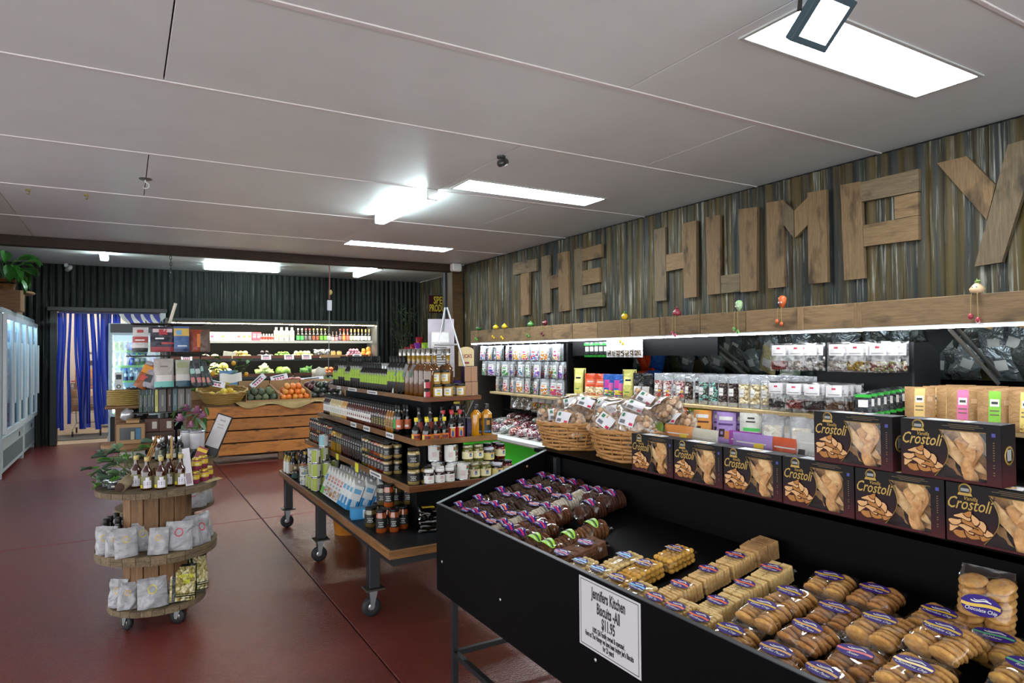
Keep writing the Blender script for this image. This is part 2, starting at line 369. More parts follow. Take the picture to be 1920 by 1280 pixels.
# wooden letters on the wall
WORDS_ = [('T', 'first letter T of the word THE', [[(8.85, 2.9), (8.17, 2.89), (8.17, 2.71), (8.85, 2.72)], [(8.61, 2.71), (8.37, 2.71), (8.39, 2.08), (8.61, 2.07)]]),
 ('H', 'narrow letter H of the word THE', [[(8.04, 2.9), (7.83, 2.9), (7.82, 2.08), (8.02, 2.07)], [(7.61, 2.89), (7.37, 2.89), (7.35, 2.08), (7.59, 2.07)], [(7.82, 2.6), (7.61, 2.6), (7.6, 2.42), (7.82, 2.41)]]),
 ('E', 'letter E ending the word THE', [[(7.23, 2.89), (7.05, 2.9), (7.06, 2.09), (7.23, 2.08)], [(7.05, 2.87), (6.63, 2.88), (6.63, 2.71), (7.05, 2.71)], [(7.05, 2.58), (6.69, 2.59), (6.68, 2.4), (7.05, 2.39)], [(7.05, 2.26), (6.62, 2.27), (6.62, 2.09), (7.05, 2.09)]]),
 ('H', 'letter H starting the word HUMPY', [[(5.67, 2.9), (5.49, 2.9), (5.48, 2.08), (5.67, 2.08)], [(5.22, 2.89), (5.02, 2.89), (5.03, 2.08), (5.21, 2.08)], [(5.48, 2.59), (5.22, 2.58), (5.22, 2.41), (5.48, 2.4)]]),
 ('U', 'squared letter U of the word HUMPY', [[(4.89, 2.9), (4.7, 2.89), (4.71, 2.09), (4.88, 2.09)], [(4.46, 2.9), (4.24, 2.88), (4.26, 2.08), (4.45, 2.08)], [(4.7, 2.27), (4.46, 2.27), (4.46, 2.09), (4.7, 2.09)]]),
 ('M', 'letter M of the word HUMPY with short V planks', [[(4.14, 2.9), (3.95, 2.89), (3.95, 2.09), (4.13, 2.09)], [(3.948, 2.88), (3.842, 2.77), (3.842, 2.52), (3.948, 2.66)], [(3.838, 2.77), (3.702, 2.86), (3.702, 2.62), (3.838, 2.52)], [(3.7, 2.9), (3.52, 2.89), (3.52, 2.09), (3.7, 2.09)]]),
 ('P', 'letter P of the word HUMPY with square bowl', [[(3.39, 2.9), (3.21, 2.89), (3.19, 2.09), (3.37, 2.09)], [(3.205, 2.88), (2.75, 2.88), (2.75, 2.71), (3.205, 2.72)], [(2.94, 2.705), (2.76, 2.705), (2.76, 2.53), (2.94, 2.53)], [(3.195, 2.525), (2.76, 2.525), (2.76, 2.34), (3.19, 2.35)]]),
 ('Y', 'letter Y ending the word HUMPY', [[(2.62, 2.89), (2.42, 2.89), (2.24, 2.64), (2.3, 2.41)], [(2.16, 2.9), (1.97, 2.91), (2.21, 2.1), (2.38, 2.09)]])]
for ch, lb, pls in WORDS_:
    cy = sum(p[0] for p in pls[0])/4
    r = empty('wooden_letter', 'rustic plank '+lb+' on the corrugated wall', 'letter', (5.25, cy, 2.08), None, 'plank letters of the shop sign')
    for k, pl in enumerate(pls):
        cyk = sum(p[0] for p in pl)/4; czk = sum(p[1] for p in pl)/4
        lw_, lh = max(p[0] for p in pl)-min(p[0] for p in pl), max(p[1] for p in pl)-min(p[1] for p in pl)
        # keep the long axis of each plank along local x for the grain
        mb = MB(); th = .028+.006*(k % 2)
        if lh > lw_ or ch == 'Y':
            mb.prism([((p[1]-czk), -(p[0]-cyk)) for p in pl], 'z', -.005, th); T_ = Matrix(((0, 0, -1), (0, -1, 0), (1, 0, 0)))
            # local x->world z, local y->world -y, local z->world -x
            T_ = Matrix(((0, 0, -1), (0, -1, 0), (1, 0, 0)))
        else:
            mb.prism([((p[0]-cyk), (p[1]-czk)) for p in pl], 'z', -.005, th); T_ = Matrix(((0, 0, -1), (1, 0, 0), (0, 1, 0)))
        o = ob('plank', mb, wood('weathered' if (k+ord(ch)) % 3 else 'weathered_grey'), r); o.matrix_local = Matrix.Translation((-.008, cyk-cy, czk-2.08)) @ T_.to_4x4()

# ---------------------------------------------------------------- ceiling lights
M_PANEL = emit('#f4fbff', E_PANEL); M_TUBE = emit('#e6fbff', E_TUBE); M_WH = mat('#c9cccb', .4)
for i, (cx, cy, lb) in enumerate([(3.51, 2.1, 'big recessed ceiling light panel closest to the camera beside a floodlight'), (3.51, 5.58, 'recessed ceiling light panel beside the plank sign word HUMPY'), (3.51, 9.25, 'recessed ceiling light panel just before the dark beam')]):
    r = empty('ceiling_light', lb, 'light', (cx, cy, CEIL), None, 'recessed ceiling light panels')
    ob('diffuser', MB().box(-.785, .785, -.175, .175, -.004, .0), M_PANEL, r)
    fr = MB()
    for a in (-1, 1): fr.box(-.81, .81, a*.1875-.0125, a*.1875+.0125, -.008, .004, 0, .002); fr.box(a*.7975-.0125, a*.7975+.0125, -.175, .175, -.008, .004, 0, .002)
    ob('frame', fr, M_WH, r)
def batten(lb, p0, p1):
    p0, p1 = Vector(p0), Vector(p1); d = p1-p0; L = d.length; a = math.atan2(d.y, d.x)
    r = empty('fluorescent_batten', lb, 'light', ((p0.x+p1.x)/2, (p0.y+p1.y)/2, CEIL), a, 'fluorescent battens on the ceiling')
    ob('spine', MB().box(-L/2, L/2, -.03, .03, -.05, 0, 0, .004), M_WH, r)
    ob('diffuser', MB().box(-L/2+.03, L/2-.03, -.055, .055, -.105, -.035, 0, .015), M_TUBE, r)
    for s_ in (-1, 1): ob('end_cap', MB().box(s_*(L/2-.015)-.018, s_*(L/2-.015)+.018, -.058, .058, -.108, -.001, 0, .008), M_WH, r)
batten('fluorescent batten running away from the camera beside a recessed panel', (2.57, 5.88, 0), (2.52, 7.3, 0))
batten('small bright batten beyond the beam above the blue strip door', (-.27, 11.0, 0), (-.28, 12.1, 0))
batten('long batten beyond the beam running across above the produce cooler', (1.15, 12.5, 0), (2.42, 12.4, 0))
batten('batten beyond the beam near the right post', (3.87, 11.15, 0), (3.85, 12.55, 0))
# floodlight
r = empty('floodlight', 'square black framed floodlight hanging in front of the big ceiling panel', 'light', (2.66, 1.80, 2.96), (rad(45), 0, 0))
ob('housing', MB().box(-.125, .125, -.012, .03, -.115, .115, 0, .004), mat('#46555c', .8, spec=.08), r)
ob('lens', MB().box(-.092, .092, -.0126, -.011, -.085, .085), emit('#f2fbff', 8.0), r)
ob('bracket', MB().tube([(-.13, .03, 0), (-.13, .10, .09), (.13, .10, .09), (.13, .03, 0)], .01, 6), mat('#222', .4), r)
# small ceiling fittings
r = empty('ceiling_sensor', 'small dark spotlight clipped to the ceiling joint', 'sensor', (2.63, 4.64, CEIL))
ob('mount', MB().lathe([(.0, -.02), (.035, -.018), (.035, 0)], 12), mat('#333', .4), r); ob('head', MB().lathe([(.0, -.05), (.028, -.045), (.028, .045), (0, .05)], 12, T=TR(.01, -.01, -.055, 0, 1.2, .4)), mat('#4a4a48', .3, .6), r)
r = empty('ceiling_hook', 'white hook on a small plate under the bare ceiling', 'hook', (.155, 6.78, CEIL))
ob('plate', MB().lathe([(.0, -.012), (.05, -.008), (.055, 0)], 12), mat('#6a6f6c', .4, .5), r); ob('hook', MB().tube([(0, 0, -.01)]+[(.03*math.sin(a), 0, -.06+.03*math.cos(a)) for a in [0, .8, 1.6, 2.4, 3.2, 4.0]], .007, 6), M_WH, r)
for x, y, lb in ((-.80, 7.72, 'brass hook at the ceiling joint nearest the freezers'), (-.33, 7.70, 'brass hook at the ceiling joint farther from the freezers')):
    r = empty('joint_hook', lb, 'hook', (x, y, CEIL)); ob('bracket', MB().box(-.02, .02, -.01, .01, -.02, 0, 0, .003), mat('#8a7a48', .4, .5), r); ob('hook', MB().tube([(0, 0, -.015), (.014, 0, -.03), (.006, 0, -.048), (-.008, 0, -.044)], .005, 5), mat('#8a7a48', .4, .5), r)
for nm, x, y, z, lb in (('security_camera', -.87, 13.55, 3.05, 'white dome security camera high on the dark back wall'), ('security_camera', 5.02, 10.55, 3.0, 'white boxy security sensor at the beam end by the post')):
    r = empty(nm, lb, 'camera', (x, y, z)); ob('mount', MB().box(-.03, .03, -.02, .1, -.02, .05, 0, .01), M_WH, r)
    if x < 0: ob('body', MB().lathe([(0, -.11), (.035, -.10), (.042, 0), (.03, .05), (0, .055)], 12, T=TR(.05, -.04, -.03, 1.2, 0, .5)), M_WH, r); ob('lens', MB().lathe([(0, -.118), (.026, -.112), (.028, -.10)], 12, T=TR(.05, -.04, -.03, 1.2, 0, .5)), mat('#111', .1), r)
    else: ob('body', MB().box(-.08, .1, -.1, .04, -.05, .09, 0, .02), mat('#d8d8d4', .4), r)
# ================================================================ PRODUCT KITS
BLK = mat('#09090a', .4, spec=.3); BLKG = mat('#101012', .2, coat=.3); WHT = mat('#d4d2cd', .5); GRY = mat('#8b8b8a', .5); PAP = mat('#d8d5cf', .6)
def glass(col, rough=.06): return mat(col, rough, 0, .6, .18, 12)
def P_lathe(name, parts):
    """parts: list of (part name, material(s), profile, n, squareness[, z-range extras fn])"""
    p = Proto(name)
    for nm, mt, prof, n, sq in parts:
        p.part(nm, MB().lathe(prof, n, 0, True, sq), mt)
    return p
def label_part(p, r, z0, z1, mt, art=(), sq=0, n=16, a0=0, a1=2*PI, name='label', back=None):
    """wrap label; art = [(ac,aw,za,zb,mat index)] small printed panels just proud of it, mats follow mt"""
    mts = [mt]+[a[4] for a in art]; mb = MB().lathe([(r, z0), (r, z1)], n, 0, True, sq, None, (False, False), a0, a1)
    for k, (ac, aw, za, zb, _) in enumerate(art):
        c_ = -PI/2+ac; mb.lathe([(r+.0006, z0+(z1-z0)*za), (r+.0006, z0+(z1-z0)*zb)], max(2, int(aw/.35)), k+1, True, sq, None, (False, False), c_-aw/2, c_+aw/2)
    return p.part(name, mb, mts)
def bottle_kit(name, H, r, neck, shoulder, body, cap, capH=.022, sq=0, lab=None, art=(), n=12, capr=None):
    p = Proto(name); s0 = H*shoulder; capr = capr or neck*1.25
    p.part('bottle_body', MB().lathe([(r*.9, 0), (r, .006), (r, s0), (r*.93, s0+(H-s0)*.12), (neck*1.25, s0+(H-s0)*.38), (neck, s0+(H-s0)*.5), (neck, H-capH)], n, 0, True, sq), body)
    p.part('cap', MB().lathe([(capr*.95, H-capH-.003), (capr, H-capH), (capr, H-.002), (capr*.88, H)], 10), cap)
    if lab: label_part(p, r+.0012, lab[0]*H, lab[1]*H, lab[2], art, sq, n)
    return p
def jar_kit(name, H, r, body, lid, lab=None, art=(), lidH=.014, n=14, sq=0):
    p = Proto(name)
    p.part('jar_body', MB().lathe([(r*.86, 0), (r, .007), (r, H*.74), (r*.84, H*.88), (r*.84, H-lidH)], n, 0, True, sq), body)
    p.part('lid', MB().lathe([(r*.9, H-lidH-.001), (r*.93, H-lidH), (r*.93, H-.002), (r*.86, H)], n), lid)
    if lab: label_part(p, r+.0012, lab[0]*H, lab[1]*H, lab[2], art, sq, n)
    return p
def can_kit(name, H, r, lab, art=(), n=16):
    p = Proto(name); st = mat('#b9bcbd', .25, .9)
    p.part('tin', MB().lathe([(r*.96, 0), (r, .003), (r, .006), (r*.985, .008), (r*.985, H-.008), (r, H-.006), (r, H-.001), (r*.95, H), (r*.93, H-.004), (0, H-.004)], n), st)
    label_part(p, r*.993, .008, H-.008, lab, art, 0, n); return p
LINES = lambda dark, n=3, za=.2, zb=.7, aw=1.0, ac=0: [(ac, aw*(1-.25*(i % 2)), za+(zb-za)*i/n, za+(zb-za)*(i+.45)/n, dark) for i in range(n)]
def box_kit(name, w_, d, h, mt, front=(), c=.002, extra=None):
    """carton standing at origin, front to -y; front=[(x0,x1,z0,z1,mat)] in 0..1 printed panels"""
    p = Proto(name); p.part('carton', MB().box(-w_/2, w_/2, -d/2, d/2, 0, h, 0, c), mt)
    if front:
        mb = MB(); mts = []
        for k, (a, b, e, f, m_) in enumerate(front): mts.append(m_); mb.add([(-w_/2+w_*a, -d/2-.0008, h*e), (-w_/2+w_*b, -d/2-.0008, h*e), (-w_/2+w_*b, -d/2-.0008, h*f), (-w_/2+w_*a, -d/2-.0008, h*f)], [(0, 1, 2, 3)], k)
        p.part('printed_panel', mb, mts)
    return p
# pouches ---------------------------------------------------------
def pouch_fn(w_, h, d, stand=True, wr=.004, seed=0, taper=0.0):
    def half(u, v):
        x = (u-.5)*w_*(1-taper*v); e = 1-abs(2*u-1)**3
        t = (max(0, 1-v**2.2) if stand else math.sin(PI*min(1, max(0, v)))**.7)*d/2*e
        if stand and v < .08: t *= .75+.25*v/.08
        k = noise.noise(Vector((u*3+seed, v*4, seed*.37)))*wr
        return x, t, v*h, k
    def front(u, v, off=0.0):
        x, t, z, k = half(u, v); return (x, -t-k-off-.0006, z)
    def back(u, v):
        x, t, z, k = half(u, v); return (x, t-k+.0006, z)
    return front, back
def pouch_kit(name, w_, h, d, mt, panels=(), stand=True, wr=.004, seed=0, hole=False, seal=.07, sealm=None, nu=8, nv=10, taper=0.0):
    """panels: [(part, u0,u1,v0,v1, mat, off)] patches that follow the front of the bag"""
    p = Proto(name); F, B = pouch_fn(w_, h, d, stand, wr, seed, taper); mb = MB()
    vt = 1-seal; mts = [mt, sealm or mt]
    mb.grid(lambda u, v: F(u, v*vt), nu, nv, 0); mb.grid(lambda u, v: B(1-u, v*vt), nu, nv, 0)
    mb.grid(lambda u, v: F(u, vt+v*seal), nu, 2, 1); mb.grid(lambda u, v: B(1-u, vt+v*seal), nu, 2, 1)
    mb.grid(lambda u, v: tuple(Vector(F(u, 0)).lerp(Vector(B(u, 0)), v)), nu, 1, 0)
    for uu in (0, 1): mb.grid(lambda u, v: tuple(Vector(F(uu, v)).lerp(Vector(B(uu, v)), u)), 1, nv, 0)
    p.part('bag', mb, mts); by = {}
    for q in panels: by.setdefault(q[0], []).append(q)
    for nm, qs in by.items():
        m2 = MB(); ms = []
        for k, (_, u0, u1, v0, v1, mm, off) in enumerate(qs):
            ms.append(mm); nn = max(1, int((u1-u0)*nu+.5)); nz = max(1, int((v1-v0)*nv+.5))
            m2.grid(lambda u, v: F(u0+(u1-u0)*u, v0+(v1-v0)*v, off), nn, nz, k)
        p.part(nm, m2, ms)
    return p
def lines(u0, u1, v0, v1, n, mm, off=.0014, part='print'):
    r_ = random.Random(n*7+int(u0*100)); out = []
    for i in range(n):
        vv = v0+(v1-v0)*(i+.5)/n; hw = (u1-u0)/2*r_.uniform(.6, 1); uc = (u0+u1)/2
        out.append((part, uc-hw, uc+hw, vv, vv+(v1-v0)/n*.45, mm, off))
    return out
# ================================================================ MIDDLE GONDOLA
G = empty('gondola_display', 'four-tier black display table on castors with timber-edged shelves', 'display table', (1.73, 4.7, 0))
def gp(name, mb, mts, par=None, label=None):
    o = ob(name, mb, mts, par or G, (-1.73, -4.7, 0) if par is None else None)
    if label: o['label'] = label
    return o
TIERS = [(1.17, 2.29, 3.26, 6.08, .49, .045), (1.37, 2.09, 3.49, 5.98, .76, .036), (1.463, 2.0, 3.6, 5.89, .998, .034), (1.537, 1.92, 3.66, 5.82, 1.242, .028)]
DARK = mat('#131517', .5, sc=8, spec=.3)
DECK = []
for i, (x0, x1, y0, y1, zt, hh) in enumerate(TIERS):
    zd = zt-.012; DECK.append(zd); e = .016; em = wood('edge'); ed = wood('edge_dark')
    gp('shelf_deck', MB().box(x0+e, x1-e, y0+e, y1-e, zd-.018, zd), DARK)
    n = 4 if i < 2 else 3
    for sx in (x0, x1-e):
        for k in range(n):
            a, b = y0+e+(y1-y0-2*e)*k/n, y0+e+(y1-y0-2*e)*(k+1)/n; L = b-a
            o = ob('edge_board', MB().box(-L/2+.0005, L/2-.0005, -e/2, e/2, 0, hh, 0, .002), em, G); place(o, (sx+e/2-1.73, (a+b)/2-4.7, zt-hh), PI/2)
    for sy in (y0, y1-e):
        ob('edge_board', MB().box(x0-1.73, x1-1.73, -e/2, e/2, 0, hh, 0, .002), ed if i in (1, 3) else em, G, (0, sy+e/2-4.7, zt-hh))
for a, b in ((0, 1), (1, 2), (2, 3)):
    x0, x1, y0, y1, zt, hh = TIERS[b]; ins = (.16, .20, .16)[a]
    gp('riser_panel', MB().box(x0+ins*.7, x1-ins*.7, y0+ins, y1-ins, DECK[a], DECK[b]-.018), mat('#08090a', .6, spec=.15))
LEGM = mat('#131519', .4); STEEL = mat('#9a9c9e', .25, .9)
for y in (3.71, 4.89, 6.0):
    for x, s_ in ((1.235, 1), (2.22, -1)):
        lg = ob('leg', MB().box(-.032, .032, -.032, .032, .165, .44, 0, .004), LEGM, G, (x-1.73, y-4.7, 0))
        ob('castor_plate', MB().box(-.055, .055, -.05, .05, .155, .165, 0, .002), mat('#4b4740', .5, .6), lg)
        fk = MB()
        for q in (-1, 1): fk.prism([(-.03, .155), (.02, .155), (-.005, .045), (-.022, .045)], 'y', q*.022-.003, q*.022+.003)
        fk.box(-.03, .025, -.025, .025, .148, .156); ob('castor_fork', fk, STEEL, lg)
        wh = MB().lathe([(.03, -.017), (.048, -.017), (.055, -.010), (.055, .010), (.048, .017), (.03, .017)], 20, 0, True, 0, TR(-.012, 0, .055, PI/2))
        wh.lathe([(.012, -.019), (.04, -.014), (.04, .014), (.012, .019)], 16, 1, True, 0, TR(-.012, 0, .055, PI/2)); ob('castor_wheel', wh, [mat('#17171a', .6), STEEL], lg)
gp('frame_rail', MB().box(1.2, 1.25, 3.4, 6.0, .40, .45).box(2.2, 2.25, 3.4, 6.0, .40, .45).box(1.2, 2.25, 3.3, 3.4, .40, .45).box(1.2, 2.25, 5.96, 6.03, .40, .45), LEGM)
def ticket(x, y, z, w_, h, col, n, rz=-PI/2):
    mb = MB().box(-w_/2, w_/2, -.0015, 0, -h/2, h/2, 0)
    for k in range(n): mb.add([(-w_/2+w_*(.1+.8*k/n), -.002, -h*.22), (-w_/2+w_*(.1+.8*(k+.7)/n), -.002, -h*.22), (-w_/2+w_*(.1+.8*(k+.7)/n), -.002, h*.2), (-w_/2+w_*(.1+.8*k/n), -.002, h*.2)], [(0, 1, 2, 3)], 1)
    o = ob('shelf_ticket', mb, [mat(col, .5), mat('#26242a', .6)], G, (x-1.73, y-4.7, z), rz); return o
for y, w_, n in ((5.48, .10, 3), (5.1, .22, 12), (4.62, .22, 12)): ticket(1.536, y, 1.228, w_, .024, '#d9d9d9', n)
for y, w_ in ((4.83, .14), (4.52, .14), (4.05, .14)): ticket(1.462, y, .982, w_, .034, '#d9d9d9', 5)
ticket(1.369, 5.35, .743, .22, .036, '#d9d9d9', 9); ticket(1.369, 4.93, .74, .06, .045, '#d8d63a', 0); ticket(1.369, 4.45, .73, .07, .06, '#d8d63a', 0); ticket(1.369, 4.06, .742, .22, .03, '#d9d9d9', 12)

# --- tier four: oils
GREEN = mat('#8fb022', .5, var=.08); OILG = glass('#070a06'); AMB = glass('#5a3405'); AMBD = glass('#3a2206')
oil_s = bottle_kit('oil_bottle', .205, .027, .011, .66, OILG, BLK, .035, .8, (.30, .56, GREEN), LINES(mat('#4f6a10', .5), 2, .3, .7, .8), 16)
oil_t = bottle_kit('oil_bottle', .258, .029, .012, .70, OILG, BLK, .04, .8, (.34, .58, GREEN), LINES(mat('#4f6a10', .5), 2, .3, .7, .8), 16)
oil_c = bottle_kit('oil_bottle', .205, .027, .011, .66, OILG, mat('#9a9c9a', .2, .6), .035, .8, (.30, .56, GREEN), (), 16)
for p_ in (oil_s, oil_t, oil_c):   # peaked top of the label
    p_.part('label_peak', MB().prism([(-.022, 0), (.0, 0), (-.015, .02)], 'y', -.0305, -.0300, 0), GREEN, (0, .0015 if p_ is oil_t else .0035, .149 if p_ is oil_t else .1148))
seq = ['s']*3+['t']*3+['s']*3+['t']*4+['s']*8+['c']*3+['t']*5
y = 5.74; k = 0
pit = [.06, .06, .062]
for i, c_ in enumerate(seq):
    pr_ = {'s': oil_s, 't': oil_t, 'c': oil_c}[c_]; nm = {'s': 'short', 't': 'tall', 'c': 'short silver-capped'}[c_]
    for row in range(3):
        pr_.put('%s dark oil bottle with lime label, %s from far end, %s top-shelf row' % (nm, nth(i), ('front', 'second', 'third')[row]), 'bottle', (1.588+.068*row, y-.006*(row % 2), DECK[3]), rad(-28), 'lime-labelled oil bottles on the top shelf')
    y -= .0615 if c_ == 't' else .056
# infused oils in clear glass
inf = Proto('infused_oil_bottle')
inf.part('bottle_body', MB().lathe([(.033, 0), (.036, .006), (.036, .165), (.033, .18), (.017, .20), (.0145, .21), (.0145, .225)], 14), AMB)
inf.part('bottle_neck', MB().lathe([(.0145, .225), (.0145, .292), (.0165, .294), (.0165, .30)], 12), glass('#8a6a08'))
inf.part('cap', MB().lathe([(.0172, .262), (.0172, .304), (.016, .306)], 12), film(.4, .05, '#cfd3d6', 0))
inf2 = Proto('infused_oil_bottle', inf.root); inf2.parts = list(inf.parts)
inf.part('hang_tag', MB().box(-.011, .011, -.002, .001, 0, .085, 0, .0005), mat('#77787a', .5), (-.03, -.03, .125), (.1, .35, 0)); inf.part('tag_mark', MB().box(-.006, .006, -.003, .0, .01, .03), mat('#3f7a55', .5), (-.03, -.031, .125), (.1, .35, 0))
for i in range(7):
    for row in range(3):
        if row and i > 5: continue
        (inf if row == 0 and i in (0, 2, 3) else inf2).put('tall amber infused oil bottle, %s toward near end, %s row' % (nth(i), ('front', 'second', 'third')[row]), 'bottle', (1.60+.082*row, 4.21-.078*i+.02*(row % 2), DECK[3]), rad(-30+R.uniform(-20, 20)), 'infused oil bottles on the top shelf')
MUS = mat('#b08a42', .35, var=.35, sc=140, coat=.5); mus = jar_kit('mustard_jar', .085, .031, MUS, mat('#1b1c1e', .3, coat=.3), (.2, .68, WHT, ), [], .012)
mus.parts.pop(); label_part(mus, .0322, .018, .06, WHT, [(0, .6, .15, .45, mat('#c7b326', .5)), (0, .7, .6, .85, mat('#9aa39a', .5))], 0, 8, -PI/2-.75, -PI/2+.75)
ms = [(1.645, 3.71, 0, 'first'), (1.712, 3.705, 0, 'second'), (1.66, 3.775, 0, 'third'), (1.735, 3.775, 0, 'fourth'), (1.806, 3.72, 0, 'fifth'), (1.79, 3.79, 0, 'sixth'), (1.645, 3.74, .0855, 'seventh'), (1.712, 3.745, .0855, 'eighth'), (1.70, 3.685, .0855, 'ninth')][:8]
for x, y, z, o_ in ms: mus.put('grainy mustard jar with white label at top-shelf near end, %s %s' % (o_, 'stacked on another' if z else 'standing on the board'), 'jar', (x, y, DECK[3]+z), rad(R.uniform(-40, 5)), 'mustard jars at the near end')
rj = jar_kit('relish_jar', .058, .02, glass('#2a0d0c'), BLK, (.1, .72, mat('#a8263a', .5), ), [(-.9, .8, .0, 1, WHT)], .01)
for k in range(2): rj.put('tiny red-labelled relish jar beside mustard jars, %s' % ('upper of two', 'lower of two')[k], 'jar', (1.585, 3.725, DECK[3]+.0585*(1-k)), -.5, 'red-labelled relish jars')
# easel with signs, cartons behind
AL = mat('#b7babd', .3, .7)
r = empty('tabletop_easel', 'silver folding easel holding white notice sheets on the top shelf', 'easel', (1.80, 3.87, DECK[3]))
for nm, pts in (('leg', [(-.115, .05, .0), (-.015, .03, .57)]), ('leg', [(.095, -.155, .0), (-.005, .02, .57)]), ('leg', [(.0, .18, .0), (-.01, .05, .54)])):
    ob(nm, MB().tube(pts, .011, 4, flat=.6), AL, r)
ob('cross_bar', MB().tube([(-.075, .02, .33), (.035, -.05, .33)], .007, 5), AL, r)
bo = ob('notice_board', MB().box(-.085, .085, -.004, .004, 0, .38, 0, .002), mat('#c9c4cf', .35), r, (-.03, .06, .12), (rad(-5), 0, rad(-22)))
nt = MB().box(-.058, .058, -.003, 0, 0, .245, 0)
for k in range(9):
    if k in (5,): continue
    ww = R.uniform(.03, .048); nt.box(-ww, ww, -.0045, -.002, .03+.016*k-.002, .03+.016*k+.003, 1)
nt.box(-.054, .054, -.0045, -.002, .178, .238, 2)
ob('notice_sheet', nt, [mat('#cfccca', .4), mat('#3b3b40', .6), mat('#eef1f2', .25)], r, (-.055, .018, .17), (rad(-5), 0, rad(-22)))
gb = Proto('gift_carton'); gb.part('carton', MB().box(-.05, .05, -.022, .022, 0, .095, 0, .001), mat('#1c1330', .5)); gb.part('end_flap', MB().box(-.049, .049, -.0235, -.021, .001, .094), mat('#9a7458', .6)); 
for k, (x, z) in enumerate([(1.855, 0), (1.90, 0), (1.852, .096), (1.897, .096)]):
    r_ = gb.put('dark purple carton with kraft brown end by the easel, %s' % ('lower left', 'lower right', 'upper left', 'upper right')[k], 'box', (x, 3.74, DECK[3]+z), 0, 'kraft-ended cartons beside the easel')
    r_.scale = (.44, 1.2, 1)
r = empty('shop_sign', 'cream arched wooden sign with dark red lettering on kraft cartons', 'sign', (1.885, 3.80, DECK[3]+.192), rad(-12))
ar = [(-.05, 0), (.05, 0), (.05, .095)]+[(.05*math.cos(a), .095+.028*math.sin(a)) for a in [PI*i/10 for i in range(1, 10)]]+[(-.05, .095)]
ob('board', MB().prism(ar, 'y', -.005, .005), mat('#cdb98a', .5, var=.1), r)
mb = MB(); text_into(mb, "LUCIA'S", TR(0, -.0056, .062, PI/2), 0, size=.034, bold=.0008, sx=.62); mb.box(-.018, .018, -.0058, -.004, .014, .026); ob('lettering', mb, mat('#7a1f1f', .5), r)
pur = pouch_kit('purple_bag', .085, .10, .04, foil('#3a1f6a', .35, .1), [('print', .3, .7, .62, .74, mat('#d9b320', .5), .0015), ('print', .25, .75, .2, .45, mat('#8f7a2e', .5), .0015)], True)
for k, (x, y) in enumerate([(1.80, 3.98), (1.85, 3.86), (1.76, 4.05)]): pur.put('purple pouch with gold print behind mustard jars, %s' % nth(k), 'pouch', (x, y, DECK[3]), rad(-30), 'purple pouches behind the easel')
spice = jar_kit('spice_jar', .11, .022, mat('#2b2b2e', .3), mat('#b8bcbb', .3, .6), (.45, .75, mat('#c3c03c', .5)), [(0, 1.2, .1, .5, mat('#e4e4e0', .5))], .016)
for k in range(4): spice.put('dark spice jar with yellow label behind oils, %s' % nth(k), 'jar', (1.80+.03*(k % 2), 4.12+.055*k, DECK[3]+.05), -.4, 'spice jars behind the infused oils')
tag(ob('spice_box', MB().box(1.765, 1.875, 4.08, 4.34, DECK[3], DECK[3]+.049, 0, .003), mat('#8a6b4a', .6)), 'brown low box under the spice jars on the top shelf', 'box')
def crumple(name, lab_, loc, sx, sy, sz, mt, cat='paper', seed=1):
    mb = MB().grid(lambda u, v: ((u-.5)*sx, (v-.5)*sy, sz*(.5+noise.noise(Vector((u*3+seed, v*3, seed))))*(1-(2*u-1)**4)*(1-(2*v-1)**4)), 12, 12)
    o = ob(name, mb, mt, None, loc); md = o.modifiers.new('thick', 'SOLIDIFY'); md.thickness = .002; return tag(o, lab_, cat)
crumple('paper_scrap', 'crumpled white paper between oil bottles and amber bottles', (1.575, 4.255, DECK[3]), .05, .05, .05, WHT)

# --- tier three: sauces
def sauce(body, lab_, art=(), cap=BLK, H=.175): return bottle_kit('sauce_bottle', H, .0235, .0105, .58, body, cap, .026, 0, (.2, .52, lab_), art, 12)
redp = mat('#6b2a28', .5); grn = mat('#556b3a', .5)
SA = [('dark brown', sauce(glass('#2c1408'), WHT, LINES(GRY, 3))), ('cream', sauce(glass('#b9a877'), WHT, LINES(mat('#6e8a3a', .5), 3))), ('honey', sauce(glass('#b98a46'), WHT, LINES(mat('#8a7a55', .5), 3))),
      ('red brown', sauce(glass('#4a1b0c'), WHT, [(0, .9, .3, .6, redp)]+LINES(GRY, 2, .7, .95))), ('mahogany', sauce(glass('#3b150a'), mat('#17150f', .4), LINES(mat('#b39a22', .5), 4, .1, .9))),
      ('amber syrup', sauce(glass('#8a5a18'), mat('#8a6b35', .5), LINES(mat('#3a2a12', .5), 2))), ('black', sauce(glass('#0a0908'), mat('#2d8a3a', .5), (), BLK, .19)), ('black soy', sauce(glass('#0a0908'), mat('#c0603a', .5), LINES(WHT, 1), BLK, .19))]
order = [0]*4+[1]*7+[2]*3+[3]*12+[4]*6+[5]*3+[6]+[7]
y = 5.80
for i, s_ in enumerate(order):
    for row in range(2):
        nm, pr_ = SA[s_]
        pr_.put('%s sauce bottle, %s from far end, %s row, third shelf up' % (nm, nth(i), ('front', 'back')[row]), 'bottle', (1.515+.055*row, y, DECK[2]), rad(-35), 'sauce bottles along the third shelf')
    y -= .0495
def soy(lab_, art, cap, H, r, shoulder): return bottle_kit('soy_bottle', H, r, .0095, shoulder, glass('#0a0605'), cap, .02, 0, (.03, .3 if H < .15 else .42, lab_), art, 14, .0125)
sy = soy(mat('#c8632a', .5), [(0, 1.3, .25, .75, mat('#5a1d14', .5)), (-1.1, .6, .1, .9, mat('#c9b43a', .5))], mat('#d6bf1e', .4), .135, .027, .42)
